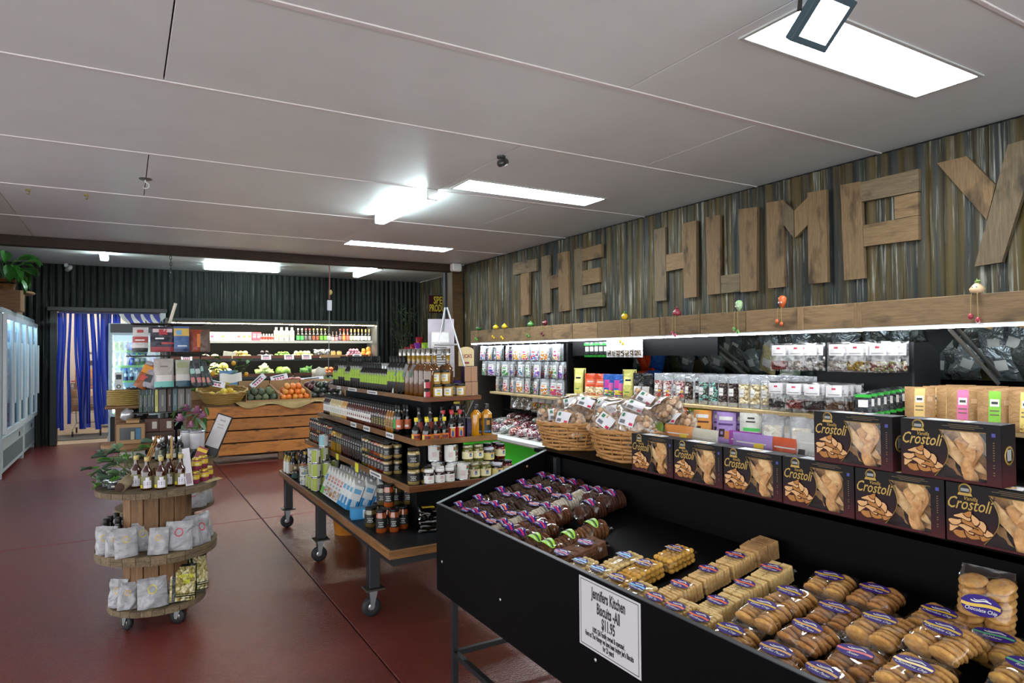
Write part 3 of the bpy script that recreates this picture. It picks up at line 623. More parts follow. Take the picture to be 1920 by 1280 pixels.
sr = soy(mat('#a92228', .5), [(0, .9, .12, .88, mat('#c9a52c', .5)), (0, .55, .15, .6, mat('#28408a', .5)), (0, .3, .6, .78, mat('#8a5a3c', .5)), (0, 1.4, .9, 1.0, WHT)], mat('#b0242a', .4), .168, .0255, .5)
for k, (x, y) in enumerate([(1.50, 3.70), (1.545, 3.645), (1.575, 3.72), (1.605, 3.65), (1.665, 3.66)]): sy.put('short soy bottle with yellow cap and orange label, %s from the board corner' % nth(k), 'bottle', (x, y, DECK[2]), rad(-10), 'yellow-capped soy bottles')
for k, (x, y) in enumerate([(1.695, 3.74), (1.722, 3.675), (1.75, 3.745), (1.78, 3.68), (1.81, 3.75)]): sr.put('soy bottle with red cap and red yellow label, %s from the board corner' % nth(k), 'bottle', (x, y, DECK[2]), rad(-10), 'red-capped soy bottles')
for k in range(5): sauce(glass('#0a0908'), mat('#8a3a2a', .5), (), BLK, .19).put('dark bottle behind the capped soy bottles, %s along' % nth(k), 'bottle', (1.56+.075*k, 3.80, DECK[2]), 0, 'dark bottles behind the soy bottles')
oj = bottle_kit('juice_bottle', .2, .034, .012, .68, glass('#b5790e', .12), mat('#1a1712', .4), .03, 0, (.08, .56, mat('#161515', .4)), [(0, .6, .55, .8, mat('#a8762a', .5)), (0, 1.5, .1, .2, mat('#3a6aa8', .5))], 16)
oj.parts.pop(); label_part(oj, .0352, .02, .115, mat('#141414', .4), [(0, .6, .55, .85, mat('#a8762a', .5)), (0, 1.3, .08, .18, mat('#4a78b0', .5))], 0, 8, -PI/2-.75, -PI/2+.75)
oj.put('orange juice bottle with black label at shelf corner, nearer the boxes', 'bottle', (1.885, 3.67, DECK[2]), rad(50), 'orange juice bottles'); oj.put('orange juice bottle with black label at the very end of the third shelf', 'bottle', (1.955, 3.66, DECK[2]), rad(-12), 'orange juice bottles')
pb = box_kit('purple_carton', .036, .07, .115, mat('#1a1226', .5), [(.1, .9, .2, .8, mat('#2c1f47', .5))])
for k in range(2): pb.put('slim dark purple carton beside orange bottles, %s' % ('nearer the soy', 'nearer the juice')[k], 'box', (1.795+.04*k+.01, 3.70+(.0 if k else .015), DECK[2]), -.15, 'slim purple cartons')
mj = jar_kit('spread_jar', .07, .026, mat('#1c1a14', .3), mat('#c8b23a', .4), (.1, .7, BLK), [(0, .7, .2, .8, WHT)])
for k in range(3): mj.put('yellow-lidded dark jar stacked behind purple cartons, %s up' % nth(k), 'jar', (1.825, 3.83, DECK[2]+.0705*k), 0, 'yellow-lidded jars')

# --- tier two: jars and dressings
BL = mat('#121212', .4); WA = lambda n=3: LINES(mat('#a9a8a4', .5), n, .15, .75, .9)
def djar(col, H=.1, r=.03): return jar_kit('pickle_jar', H, r, mat(col, .12, 0, .6, .35, 60), BLK, (.22, .66, BL), WA(), .013)
J_ = [('olive', djar('#4a4a1a')), ('orange', djar('#8a3f12')), ('chutney', djar('#5a2410')), ('pale onion', djar('#9a8350')), ('red pepper', djar('#6a140c'))]
DR = [('yellow', bottle_kit('dressing_bottle', .2, .026, .012, .6, glass('#c08a10', .1), BLK, .04, 0, (.4, .6, BL), WA(), 12, .018)), ('golden', bottle_kit('dressing_bottle', .2, .026, .012, .6, glass('#7d6414', .1), BLK, .04, 0, (.4, .6, BL), WA(), 12, .018)),
      ('dark red', bottle_kit('dressing_bottle', .2, .026, .012, .6, glass('#2f0d08', .1), BLK, .04, 0, (.4, .6, BL), WA(), 12, .018)), ('black', bottle_kit('dressing_bottle', .2, .026, .012, .6, glass('#120706', .1), BLK, .04, 0, (.4, .6, BL), WA(), 12, .018))]
y = 5.90
for i in range(11):
    for row in range(2):
        for lv in range(2):
            nm, pr_ = J_[(i//2+lv) % 5] if i < 9 else J_[1]
            pr_.put('%s jar, %s from far end, %s row, %s, second shelf' % (nm, nth(i), ('front', 'back')[row], ('lower', 'stacked upper')[lv]), 'jar', (1.425+.066*row, y, DECK[1]+.1005*lv), rad(-35), 'black-labelled jars on the second shelf')
    y -= .062
for i, s_ in enumerate([0, 0, 1, 1, 1, 2, 2, 2, 2, 3, 3, 3, 3, 3]):
    for row in range(2):
        nm, pr_ = DR[s_]; pr_.put('%s dressing bottle, %s after stacked jars, %s row, second shelf' % (nm, nth(i), ('front', 'back')[row]), 'bottle', (1.425+.06*row, y, DECK[1]), rad(-35), 'dressing bottles on the second shelf')
    y -= .056
y -= .01
for i in range(8):
    for row in range(2):
        for lv in range(2):
            nm, pr_ = J_[(0, 0, 1, 1, 1, 4, 4, 3)[i]] if lv == 0 else J_[(3, 3, 0, 4, 1, 1, 3, 3)[i]]
            pr_.put('%s jar, %s before the near corner, %s row, %s, second shelf' % (nm, nth(7-i), ('front', 'back')[row], ('lower', 'stacked upper')[lv]), 'jar', (1.425+.066*row, y, DECK[1]+.1005*lv), rad(-35), 'black-labelled jars on the second shelf')
    y -= .062
onion = djar('#8f7a48', .105, .036)
for k, (x, z) in enumerate([(1.44, 0), (1.44, .1055), (1.52, 0)]): onion.put('big pickled onion jar at the near corner, %s' % ('lower', 'upper', 'second along')[k], 'jar', (x, 3.595, DECK[1]+z), -.4, 'big pickled onion jars')
wl = jar_kit('jam_jar', .088, .029, glass('#2a0e08', .12), mat('#d9d8d3', .35), (.12, .62, WHT), LINES(mat('#a85a5a', .5), 2, .55, .9, .9)+LINES(GRY, 1, .2, .35, .4), .016)
for k, (x, y) in enumerate([(1.515, 3.545), (1.58, 3.54), (1.642, 3.54), (1.61, 3.61), (1.675, 3.605), (1.55, 3.615)]): wl.put('white-lidded jam jar at the near end of second shelf, %s' % nth(k), 'jar', (x, y, DECK[1]), rad(-8+R.uniform(-8, 8)), 'white-lidded jam jars')
BEAN = food(['#5a2c18', '#7a4a30', '#d8d0c4', '#3e1d10'], 90)
tin = can_kit('bean_tin', .104, .041, WHT, [(.75, .8, .0, 1, BEAN), (.25, .5, .7, .95, mat('#2f7a4a', .5)), (.2, .35, .78, .9, mat('#b02a2a', .5)), (-.4, .7, .25, .6, mat('#c9b8b4', .5))])
for k, (x, y, z, ry) in enumerate([(1.735, 3.555, 0, .1), (1.715, 3.64, .0, 0), (1.70, 3.64, .1045, .0), (1.64, 3.70, 0, 0), (1.62, 3.70, .1045, 0)]): tin.put('white bean tin with bean picture, %s' % ('tilted at shelf edge', 'upright behind the tilted one', 'stacked on another', 'farther back at the bottom', 'farther back on top')[k], 'tin', (x, y, DECK[1]+z+abs(ry)*.04), (0, ry, rad(-5)), 'white bean tins')
CREAM = mat('#d8cfa4', .5); LOGO = lambda: [(0, .42, .3, .78, mat('#2a3d78', .5)), (0, .25, .36, .58, mat('#8aa6c8', .5)), (0, .9, .84, .93, mat('#a03028', .5))]
pj = [('pesto', jar_kit('antipasto_jar', .098, .033, mat('#5c5a20', .15, 0, .5, .5, 90), mat('#a9a48c', .3, .5), (.18, .62, CREAM), LOGO())), ('red pepper', jar_kit('antipasto_jar', .092, .031, mat('#5a0f0a', .12, 0, .5, .3, 60), BLK, (.2, .66, CREAM), LOGO())), ('olive tapenade', jar_kit('antipasto_jar', .085, .036, mat('#25140e', .15, 0, .5), mat('#b7b9c4', .35), (.15, .65, mat('#cfc079', .5)), LOGO()))]
lay = [(0, 1.815, 3.56, 0), (0, 1.885, 3.55, 0), (0, 1.81, 3.63, .0), (0, 1.80, 3.62, .0985), (0, 1.872, 3.62, .0985), (0, 1.875, 3.63, 0), (2, 1.965, 3.55, 0), (2, 1.955, 3.64, 0), (2, 1.95, 3.63, .0855), (1, 2.045, 3.56, 0), (1, 2.04, 3.64, 0), (1, 2.04, 3.64, .0925), (1, 2.0, 3.71, 0), (1, 1.985, 3.71, .0925), (1, 2.055, 3.72, .0), (1, 2.055, 3.72, .0925)]
for k, (s_, x, y, z) in enumerate(lay): pj[s_][1].put('cream-labelled %s jar, %s, near end of second shelf, %s' % (pj[s_][0], 'stacked upper' if z else 'lower', nth(k)), 'jar', (x, y, DECK[1]+z), rad(R.uniform(-15, 15)), 'cream-labelled antipasto jars')

# --- tier one: bottles, tins, cartons
D0 = DECK[0]
yo = bottle_kit('dressing_bottle', .19, .024, .0115, .62, glass('#9a8420', .1), BLK, .028, 0, (.05, .55, mat('#d9dcd8', .5)), [(1.2, .9, 0, 1, mat('#b08a1e', .4))], 12)
for k, (x, y) in enumerate([(1.215, 5.98), (1.222, 5.90), (1.29, 5.99)]): yo.put('pale yellow oil bottle at the far end of the bottom shelf, %s' % nth(k), 'bottle', (x, y, D0), -.5, 'yellow oil bottles on the bottom shelf')
vin = bottle_kit('vinegar_bottle', .2, .034, .012, .55, glass('#0a0a08'), BLK, .03, 0, (.1, .5, mat('#8f7a58', .5)), [(0, 1.1, .15, .3, mat('#3a2f1e', .5))], 12)
tanb = bottle_kit('vinegar_bottle', .21, .036, .012, .58, glass('#140c08'), mat('#c9a83a', .4), .02, 0, (.04, .56, mat('#b38253', .5)), [(0, 1.8, .94, 1.0, mat('#a0263a', .5))]+LINES(mat('#4a2d18', .5), 3, .45, .8), 12)
k = 0
for x, y, s_ in [(1.24, 5.80, 0), (1.32, 5.88, 0), (1.32, 5.79, 0), (1.39, 5.98, 0), (1.40, 5.88, 1), (1.31, 5.69, 1), (1.40, 5.78, 1), (1.40, 5.68, 1), (1.48, 5.93, 0), (1.48, 5.83, 0), (1.48, 5.73, 0), (1.48, 5.63, 0), (1.48, 5.53, 0), (1.40, 5.57, 1)]:
    (tanb if s_ else vin).put('%s at the far end of the bottom shelf, %s' % ('dark bottle with tan red-edged label' if s_ else 'black vinegar bottle with beige label', nth(k)), 'bottle', (x, y, D0), -.5, 'dark bottles on the bottom shelf'); k += 1
fl_ = bottle_kit('hip_flask_bottle', .1, .03, .01, .6, glass('#3a2a20', .08), mat('#c9b995', .5), .02, .6, (.05, .5, mat('#24443a', .5)), (), 14)
fl_.put('squat flask bottle with cork top and dark green label', 'bottle', (1.225, 5.66, D0), -.4)
hj = jar_kit('glass_jar', .13, .042, glass('#3a3f4a', .05), mat('#b8bcc4', .15, .3), (.15, .5, mat('#38304e', .5)), ())
hj.put('clear jar with purple label in front of the green tins', 'jar', (1.24, 5.43, D0), -.4)
LG = mat('#a8b84c', .5); gc = can_kit('coconut_tin', .105, .037, LG, [(-1.0, 1.0, 0, 1, WHT), (.95, .9, 0, 1, WHT), (1.25, .5, 0, .45, mat('#4a3020', .6))])
wc = can_kit('small_tin', .07, .031, WHT, [(0, .8, .2, .55, mat('#7a96b0', .5)), (.3, .4, .55, .8, mat('#8aa84a', .5)), (-.4, .3, .3, .5, mat('#a86a3a', .5))]); bc = can_kit('coconut_tin', .095, .037, mat('#8fbcc4', .5), [(1, .8, 0, 1, WHT)])
k = 0
for x, y, n in [(1.245, 5.06, 3), (1.325, 5.06, 2), (1.325, 5.15, 4), (1.405, 5.06, 1), (1.405, 5.15, 2), (1.245, 5.15, 2), (1.245, 5.24, 1)]:
    for z in range(n):
        (gc if not (n == 4 and z == 3) else bc).put('%s tin in the stack by the cartons, %s' % ('lime and white coconut' if not (n == 4 and z == 3) else 'pale blue topmost', nth(k)), 'tin', (x, y, D0+.1055*z), rad(-35+R.uniform(-12, 12)), 'coconut tins stacked on the bottom shelf'); k += 1
k = 0
for x, y, n in [(1.215, 5.33, 2), (1.285, 5.30, 4), (1.215, 5.255-.085*0, 0), (1.215, 4.985, 0), (1.285, 5.37, 4), (1.36, 5.36, 3), (1.36, 5.28, 3)]:
    for z in range(n): wc.put('small white tin with coloured print beside lime tins, %s' % nth(k), 'tin', (x, y, D0+.0705*z), rad(-35+R.uniform(-40, 40)), 'small white tins'); k += 1
dc = can_kit('dark_tin', .075, .035, mat('#14181a', .4), [(0, 1.2, .0, .5, LG)])
k = 0
for x in (1.47, 1.545):
    for j in range(6): 
        for z in range(2 if x > 1.5 else 1): dc.put('dark tin with lime band behind lime tins, %s' % nth(k), 'tin', (x-.0, 5.42-.08*j, D0+.0755*z), rad(-35), 'dark tins behind'); k += 1
# milk cartons: gable prisms with a screw cap
MILK = mat('#dcdedb', .4, var=.05)
def milk(body, art):
    p = Proto('milk_carton'); w_ = .034
    mb = MB(); z1, z2 = .165, .2
    mb.add([(-w_, -w_, 0), (w_, -w_, 0), (w_, w_, 0), (-w_, w_, 0), (-w_, -w_, z1), (w_, -w_, z1), (w_, w_, z2), (-w_, w_, z2)], [(0, 3, 2, 1), (0, 1, 5, 4), (1, 2, 6, 5), (2, 3, 7, 6), (3, 0, 4, 7), (4, 5, 6, 7)])
    p.part('carton', mb, body); p.part('screw_cap', MB().lathe([(.012, 0), (.012, .014), (.010, .016)], 10), mat('#b9bcc0', .4), (0, 0, .185), (rad(27), 0, 0))
    pr_ = MB(); ms = []
    for k, (a, b, e, f, m_) in enumerate(art): 
        ms.append(m_)
        for s_ in (0, 1):
            T_ = TR(rz=-PI/2*s_); pr_.add([(-w_+2*w_*a, -w_-.0008, z1*e), (-w_+2*w_*b, -w_-.0008, z1*e), (-w_+2*w_*b, -w_-.0008, z1*f), (-w_+2*w_*a, -w_-.0008, z1*f)], [(0, 1, 2, 3)], k, False, T_)
    p.part('printed_panel', pr_, ms); return p
ORN = mat('#c78a4a', .5); nuts = food(['#c78a4a', '#b8743a', '#dcdedb', '#dcdedb'], 70)
mw_ = milk(MILK, [(.08, .92, .06, .38, nuts), (.2, .8, .62, .7, mat('#b86a6a', .5)), (.15, .85, .74, .86, mat('#d09a8a', .5)), (.3, .7, .46, .54, GRY)])
mb_ = milk(MILK, [(.0, 1, .0, .42, mat('#2f86c2', .4)), (.25, .75, .15, .5, mat('#d8e2e6', .4)), (.15, .85, .68, .86, mat('#6aa6cc', .5))]); mg_ = milk(MILK, [(0, 1, 0, .3, mat('#6ab84a', .5)), (.2, .8, .6, .85, mat('#6a94c0', .5))])
k = 0
for row in range(4):
    for j in range(9):
        pr_ = mg_ if j == 0 else (mb_ if j > 5-(row > 1) else mw_)
        nm = 'green-footed' if j == 0 else ('blue-footed' if pr_ is mb_ else 'white nut-milk')
        pr_.put('%s carton, %s from the tins, %s leaning row' % (nm, nth(j), nth(row)), 'carton', (1.262+.082*row, 4.86-.0735*j, D0+.012), (0, rad(24), 0) if False else (rad(0), rad(22), rad(0)), 'leaning milk cartons on the bottom shelf')
tag(ob('milk_carton', MB().box(-.1, .1, -.034, .034, 0, .068, 0, .002), mat('#3a8fc4', .4)), 'blue milk carton lying on its side beside dark jars', 'carton'); o = bpy.data.objects['milk_carton.%03d' % 0] if False else COL.objects[-1]; place(o, (1.31, 4.055, D0), rad(-8))
ob('printed_panel', MB().box(-.03, .01, -.0348, -.034, .01, .06), mat('#c9dde6', .5), o); 
bj = djar('#5a4a24', .115, .036); cj = djar('#8a3f14', .13, .031)
k = 0
for x, y, z, s_ in [(1.265, 3.84, 0, 0), (1.335, 3.92, 0, 0), (1.35, 3.82, 0, 0), (1.42, 3.88, 0, 0), (1.43, 3.78, 0, 0), (1.50, 3.85, 0, 0), (1.275, 3.68, 0, 1), (1.345, 3.66, 0, 1), (1.345, 3.73, 0, 1), (1.415, 3.70, 0, 1), (1.35, 3.87, .1155, 0), (1.42, 3.83, .1155, 0), (1.49, 3.80, .1155, 0), (1.34, 3.735, .1305, 1)]:
    (cj if s_ else bj).put('%s jar with black label, %s in the group by the blue carton' % ('tall orange' if s_ else 'dark pickled', nth(k)), 'jar', (x, y, D0+z), rad(-25), 'dark jars on the bottom shelf'); k += 1
ty = Proto('food_tray'); ty.part('tray', MB().box(-.055, .055, -.04, .04, 0, .022, 0, .008), film(.5, .1, '#8a8f88', .5)); ty.part('contents', MB().box(-.048, .048, -.034, .034, .003, .017, 0, .006), food(['#3a3a1c', '#55502a', '#20241a'], 60)); ty.part('label', MB().box(-.03, .04, -.018, .018, .0222, .0228), mat('#c9ad1e', .5))
for k in range(6): ty.put('clear tray of olives with yellow label, %s up the stack' % nth(k), 'tray', (1.51+R.uniform(-.006, .006), 3.56, D0+.0235*k), rad(-12), 'stacked olive trays')
ty.put('clear olive tray leaning on edge beside the stacked trays', 'tray', (1.585, 3.40, D0+.058), (rad(80), 0, rad(-25)))
# orange bucket under the gondola
r = empty('bucket', 'orange plastic bucket standing under the gondola', 'bucket', (1.62, 5.55, 0)); ob('pail', MB().lathe([(.1, 0), (.125, .2), (.13, .2), (.13, .215), (.12, .215), (.1, .01)], 20), mat('#b5701e', .45), r); ob('handle', MB().tube([(.13*math.cos(a), .13*math.sin(a), .2-.1*math.sin(a)) for a in [PI*i/8 for i in range(9)]], .004, 5), STEEL, r)
# ================================================================ BISCUIT BIN
XF, XB, ZF, ZB, Y1, Y0 = 1.26, 1.87, .80, 1.0, 2.865, -.55
BINM = mat('#040405', .55, sc=6, spec=.07); BINE = mat('#2b2f33', .4)
B = empty('biscuit_bin', 'black sloping biscuit bin on tube legs beside the plank-sign wall aisle', 'display bin', (1.55, 1.15, 0))
bp = lambda name, mb, mts, par=None: ob(name, mb, mts, par or B, (-1.55, -1.15, 0) if par is None else None)
bp('front_panel', MB().box(XF, XF+.016, Y0, Y1, .40, ZF, 0, .001), BINM)
bp('front_edge', MB().box(XF-.001, XF+.017, Y0, Y1, ZF, ZF+.003, 0, .001), BINE)
side = [(XF+.016, .40), (XF+.016, ZF), (XB, ZB), (XB, .40)]
bp('end_panel', MB().prism(side, 'y', Y1-.016, Y1), BINM); bp('end_panel', MB().prism(side, 'y', Y0, Y0+.016), BINM)
bp('end_edge', MB().prism([(XF, ZF+.0005), (XF, ZF+.0035), (XB, ZB+.0035), (XB, ZB+.0005)], 'y', Y1-.017, Y1+.001), mat('#8f989c', .35))  # pale colour paints in the highlight along the black end rim
bp('back_panel', MB().box(XB, XB+.016, Y0, Y1, .40, ZB-.002), BINM)
BED = lambda x: .705+.20*(x-XF)
bp('bed_board', MB().prism([(XF+.016, BED(XF)-.012), (XF+.016, BED(XF)), (XB, BED(XB)), (XB, BED(XB)-.012)], 'y', Y0+.016, Y1-.016), BINM)
bp('top_ledge', MB().box(XB, 2.34, Y0, 2.97, ZB-.02, ZB), BINM)
bp('leg', MB().box(1.275, 1.30, 2.72, 2.745, 0, .40), LEGM); bp('leg', MB().box(1.84, 1.865, 2.72, 2.745, 0, .98), LEGM); bp('leg', MB().box(2.3, 2.325, 2.9, 2.925, 0, .98), LEGM); bp('leg', MB().box(1.275, 1.30, .2, .225, 0, .40), LEGM); bp('leg', MB().box(2.3, 2.325, .2, .225, 0, .98), LEGM)
bp('lower_rail', MB().box(1.276, 1.299, .2, 2.72, .14, .163), LEGM); bp('lower_rail', MB().box(1.30, 2.3, 2.722, 2.743, .14, .163), LEGM)
for y, z in ((2.804, .546), (2.257, .545), (1.655, .549), (1.2, .55)): bp('screw_head', MB().lathe([(.006, 0), (.006, .0015), (0, .0025)], 8, 0, True, 0, TR(XF, y, z, 0, -PI/2)), mat('#b8babb', .3, .5))
for x, z in ((1.45, .76), (1.75, .93)): bp('screw_head', MB().lathe([(.006, 0), (.006, .0015), (0, .0025)], 8, 0, True, 0, TR(x, Y1-.017, z, PI/2)), mat('#a8805a', .4, .5))
# paper sign
r = empty('paper_sign', 'white paper sign with black lettering taped to the bin front', 'sign', (XF-.001, 1.588, .682), (0, 0, -PI/2))
ob('sheet', MB().box(-.146, .146, -.0012, 0, -.108, .108), mat('#bdbbbd', .6, var=.03, spec=.3), r)
bd = MB()
for s_ in (-1, 1): bd.box(-.138, .138, -.0016, -.001, s_*.101-.001, s_*.101+.001); bd.box(s_*.137-.001, s_*.137+.001, -.0016, -.001, -.101, .101)
ob('border_line', bd, mat('#1a1a1c', .6), r)
tx = MB()
for s_, z, size, bo in (('Jennifers Kitchen', .070, .047, .0014), ('Biscuits -All', .028, .047, .0014), ('$11.95', -.012, .047, .0014), ('100% Qld Family owned & operated .', -.043, .0225, .0008), ("Here at The Humpy we have been buying Jen's Biscuits", -.063, .0225, .0008), ('for 23 years!', -.083, .0225, .0008)):
    text_into(tx, s_, TR(0, -.0014, z, PI/2), 0, size=size, bold=bo, sx=.50 if size > .03 else .46, ext=.0002)
ob('lettering', tx, mat('#141416', .6), r)

# ---- packs
FILM = film(.065, .07, '#fafafa', .8, 24)
PURP = mat('#2c1470', .5, spec=.2); PINK = mat('#b81c4a', .45, spec=.2); ORAB = mat('#e0662c', .35); YEL = mat('#c9a51e', .35); GOLD = mat('#c9953a', .35); BLUE = mat('#58a9d6', .35); LIME = mat('#86c61e', .35); REDB = mat('#c82034', .35)
def cookie_mat(c, d, sc=70): 
    key = ('ck', c, d)
    if key not in MATS:
        t = NT('biscuit'); v = t.coords(); f = t.noise(v, sc, 4, .6); g = t.noise(v, sc*.35, 3)
        c_ = t.mix(t.ramp(f, [(.35, 0.0), (.65, 1.0)]), d, c); t.bsdf(c_, .75, 0, .3, t.bump(f, .5, .004)); MATS[key] = t.m
    return MATS[key]
def disc(rr, th, seed=0):
    mb = MB(); pr = [(0, -th/2), (rr*.75, -th/2), (rr*.97, -th*.3), (rr, 0), (rr*.93, th*.35), (rr*.6, th*.5), (0, th*.52)]
    mb.lathe(pr, 14); mb.v = [(x*(1+.07*noise.noise(Vector((x*60+seed, y*60, seed)))), y*(1+.07*noise.noise(Vector((y*60, x*60, seed+3)))), z+th*.25*noise.noise(Vector((x*90, y*90, seed)))) for x, y, z in mb.v]; return mb
def film_shell(L, W, H, z0=0.0, fin=.014):
    mb = MB(); vs_ = [-1, -.86, -.7, -.35, 0, .35, .7, .86, 1]; n = 14; rows = []
    for v in vs_:
        k = (1-abs(v)**5); b = H/2*max(.06, k); a = W/2*(.88+.12*k); row = []
        for i in range(n):
            t = 2*PI*i/n; c_, s_ = math.cos(t), math.sin(t); e = .75
            row.append((v*L/2, a*math.copysign(abs(c_)**e, c_), z0+H*.5+b*math.copysign(abs(s_)**e, s_)+.002*noise.noise(Vector((v*5, t*2, L*50)))))
        rows.append(row)
    for s_ in (-1, 1): 
        row = [(s_*(L/2+fin), y, z0+H*.5+(.003 if (i % 2) else -.003)) for i, (x, y, z) in enumerate(rows[0 if s_ < 0 else -1])]
        rows = [row]+rows if s_ < 0 else rows+[row]
    v = [p for r_ in rows for p in r_]; m = len(rows)
    mb.add(v, [(j*n+i, j*n+(i+1) % n, (j+1)*n+(i+1) % n, (j+1)*n+i) for j in range(m-1) for i in range(n)], 0, True); return mb
def oval_label(p, top, band, words_, a=.036, b=.021, base=None, cx=0, rot=0.0, par=None):
    """printed oval lying on the pack top; long axis across the pack (y), text reads toward -y"""
    mb = MB(); n = 20; cr, sr = math.cos(rot), math.sin(rot)
    def P(x, y, off): X, Y = cx+x*cr-y*sr, x*sr+y*cr; return (X, Y, top(X, Y)+off+.0025)
    v = [P(0, 0, .0012)]
    for q in (.5, 1): v += [P(b*q*math.cos(2*PI*i/n), a*q*math.sin(2*PI*i/n), .0012) for i in range(n)]
    f = [(0, 1+i, 1+(i+1) % n) for i in range(n)]+[(1+i, 1+n+i, 1+n+(i+1) % n, 1+(i+1) % n) for i in range(n)]
    mb.add(v, f, 0, True)
    def strip(x0, x1, y0, y1, m, off):
        mb.grid(lambda u, v: P(x0+(x1-x0)*u+.0025*math.sin(v*6), y0+(y1-y0)*v, off), 1, 8, m)
    strip(-.0036, .0036, -a*.94, a*.97, 1, .0017)
    for x_, w_ in ((.0095, .5), (-.009, 0)):
        if w_: strip(x_-.0014, x_+.0014, -a*w_, a*w_, 2, .0019); strip(x_+.003, x_+.0045, -a*.35, a*.35, 2, .0019)
    me = text_mesh(words_, size=.0115, ext=0, shear=.25, bold=.0001, sx=.9)
    mb.add([P(-.0105+v_.co.y, -v_.co.x, .002) for v_ in me.vertices], [tuple(q.vertices) for q in me.polygons], 2)
    p.part('label', mb, [base or PURP, band, WHT], par=par)
def roll_pack(nm, cm, band, words_, n=8, rr=.0325, th=.0135, base=None, seeds=3, cx=0):
    p = Proto(nm); L = n*th; ms = [disc(rr, th*.95, s_).mesh('biscuit', [cm]) for s_ in range(seeds)]; r_ = random.Random(n*31+len(words_))
    for i in range(n): p.part('biscuit', ms[i % seeds], None, ((i-(n-1)/2)*th, r_.uniform(-.0015, .0015), rr+.002+r_.uniform(-.001, .001)), (0, PI/2+r_.uniform(-.16, .16), r_.uniform(-.1, .1)))
    p.part('film', film_shell(L+.012, rr*2+.012, rr*2+.006), FILM)
    oval_label(p, lambda x, y: rr+.004+math.sqrt(max(0, (rr+.005)**2-min(abs(y), rr*.97)**2)), band, words_, .034, .021, base, cx); return p
def block_pack(nm, cm, band, words_, nx=9, ny=2, sx=.0125, sy=.036, sz=.05, base=None):
    p = Proto(nm); ms = [MB().box(-sx/2+.0004, sx/2-.0004, -sy/2+.0008, sy/2-.0008, 0, sz, 0, .0025).mesh('biscuit', [cm])]; r_ = random.Random(nx*7+ny)
    for i in range(nx):
        for j in range(ny): p.part('biscuit', ms[0], None, ((i-(nx-1)/2)*sx, (j-(ny-1)/2)*sy, .002+r_.uniform(0, .002)), (0, r_.uniform(-.05, .05), r_.uniform(-.03, .03)))
    p.part('film', film_shell(nx*sx+.012, ny*sy+.008, sz+.006), FILM)
    if band: oval_label(p, lambda x, y: sz+.0065, band, words_, .036, .021, base)
    return p
def ball_pack(nm, cm, band, words_, base=None):
    p = Proto(nm); me = MB().ball((0, 0, 0), .0125, 0, 10, 7, (1, 1, .72), lump=.15).mesh('biscuit', [cm]); r_ = random.Random(5)
    for lv in range(3):
        for i in range(6):
            for j in range(4): 
                if lv < 2 and not (i in (0, 5) or j in (0, 3)): continue
                p.part('biscuit', me, None, ((i-2.5)*.0195, (j-1.5)*.0195, .010+.0165*lv), (r_.uniform(-.3, .3), r_.uniform(-.3, .3), r_.uniform(0, 3)))
    p.part('film', film_shell(.128, .088, .058), FILM)
    oval_label(p, lambda x, y: .0575, band, words_, .034, .02, base, .01); return p
def twin_pack(nm, cm, band, words_, rr=.029, n=6, th=.013, seeds=3, base=None):
    p = Proto(nm); ms = [disc(rr, th*.95, s_+5).mesh('biscuit', [cm]) for s_ in range(seeds)]; r_ = random.Random(n*13+len(words_))
    for j in (-1, 1):
        for i in range(n): p.part('biscuit', ms[(i+j) % seeds], None, ((i-(n-1)/2)*th*1.25, j*(rr*.93), rr+.001+r_.uniform(0, .003)), (0, PI/2-.45+r_.uniform(-.15, .15), r_.uniform(-.12, .12)))
    p.part('film', film_shell(n*th*1.25+.03, rr*4+.004, rr*2+.007), FILM)
    oval_label(p, lambda x, y: rr*2+.0035, band, words_, .042, .024, base, .0); return p
DK = cookie_mat('#4a2c1a', '#24140c'); DKN = cookie_mat('#5a4634', '#2c1c12'); WHC = cookie_mat('#ddd6c8', '#b8aa90'); BR = cookie_mat('#6e4022', '#4c2812'); BR2 = cookie_mat('#4e2613', '#371a0d'); NUT = cookie_mat('#7a4e2a', '#52300f'); WAF = cookie_mat('#6a452c', '#54341f'); SH = cookie_mat('#d2b07a', '#c0985c'); SH2 = cookie_mat('#d8bd86', '#c9a768'); YB = cookie_mat('#cfa24c', '#b98832'); LB = cookie_mat('#d6bd84', '#c4a362'); CK = cookie_mat('#d0a05c', '#ae7c40'); CK2 = cookie_mat('#b07c46', '#84582c'); CK3 = cookie_mat('#c08a50', '#966432'); TANB = cookie_mat('#b08a5c', '#99734a'); MMS = cookie_mat('#c49a52', '#a8783a')
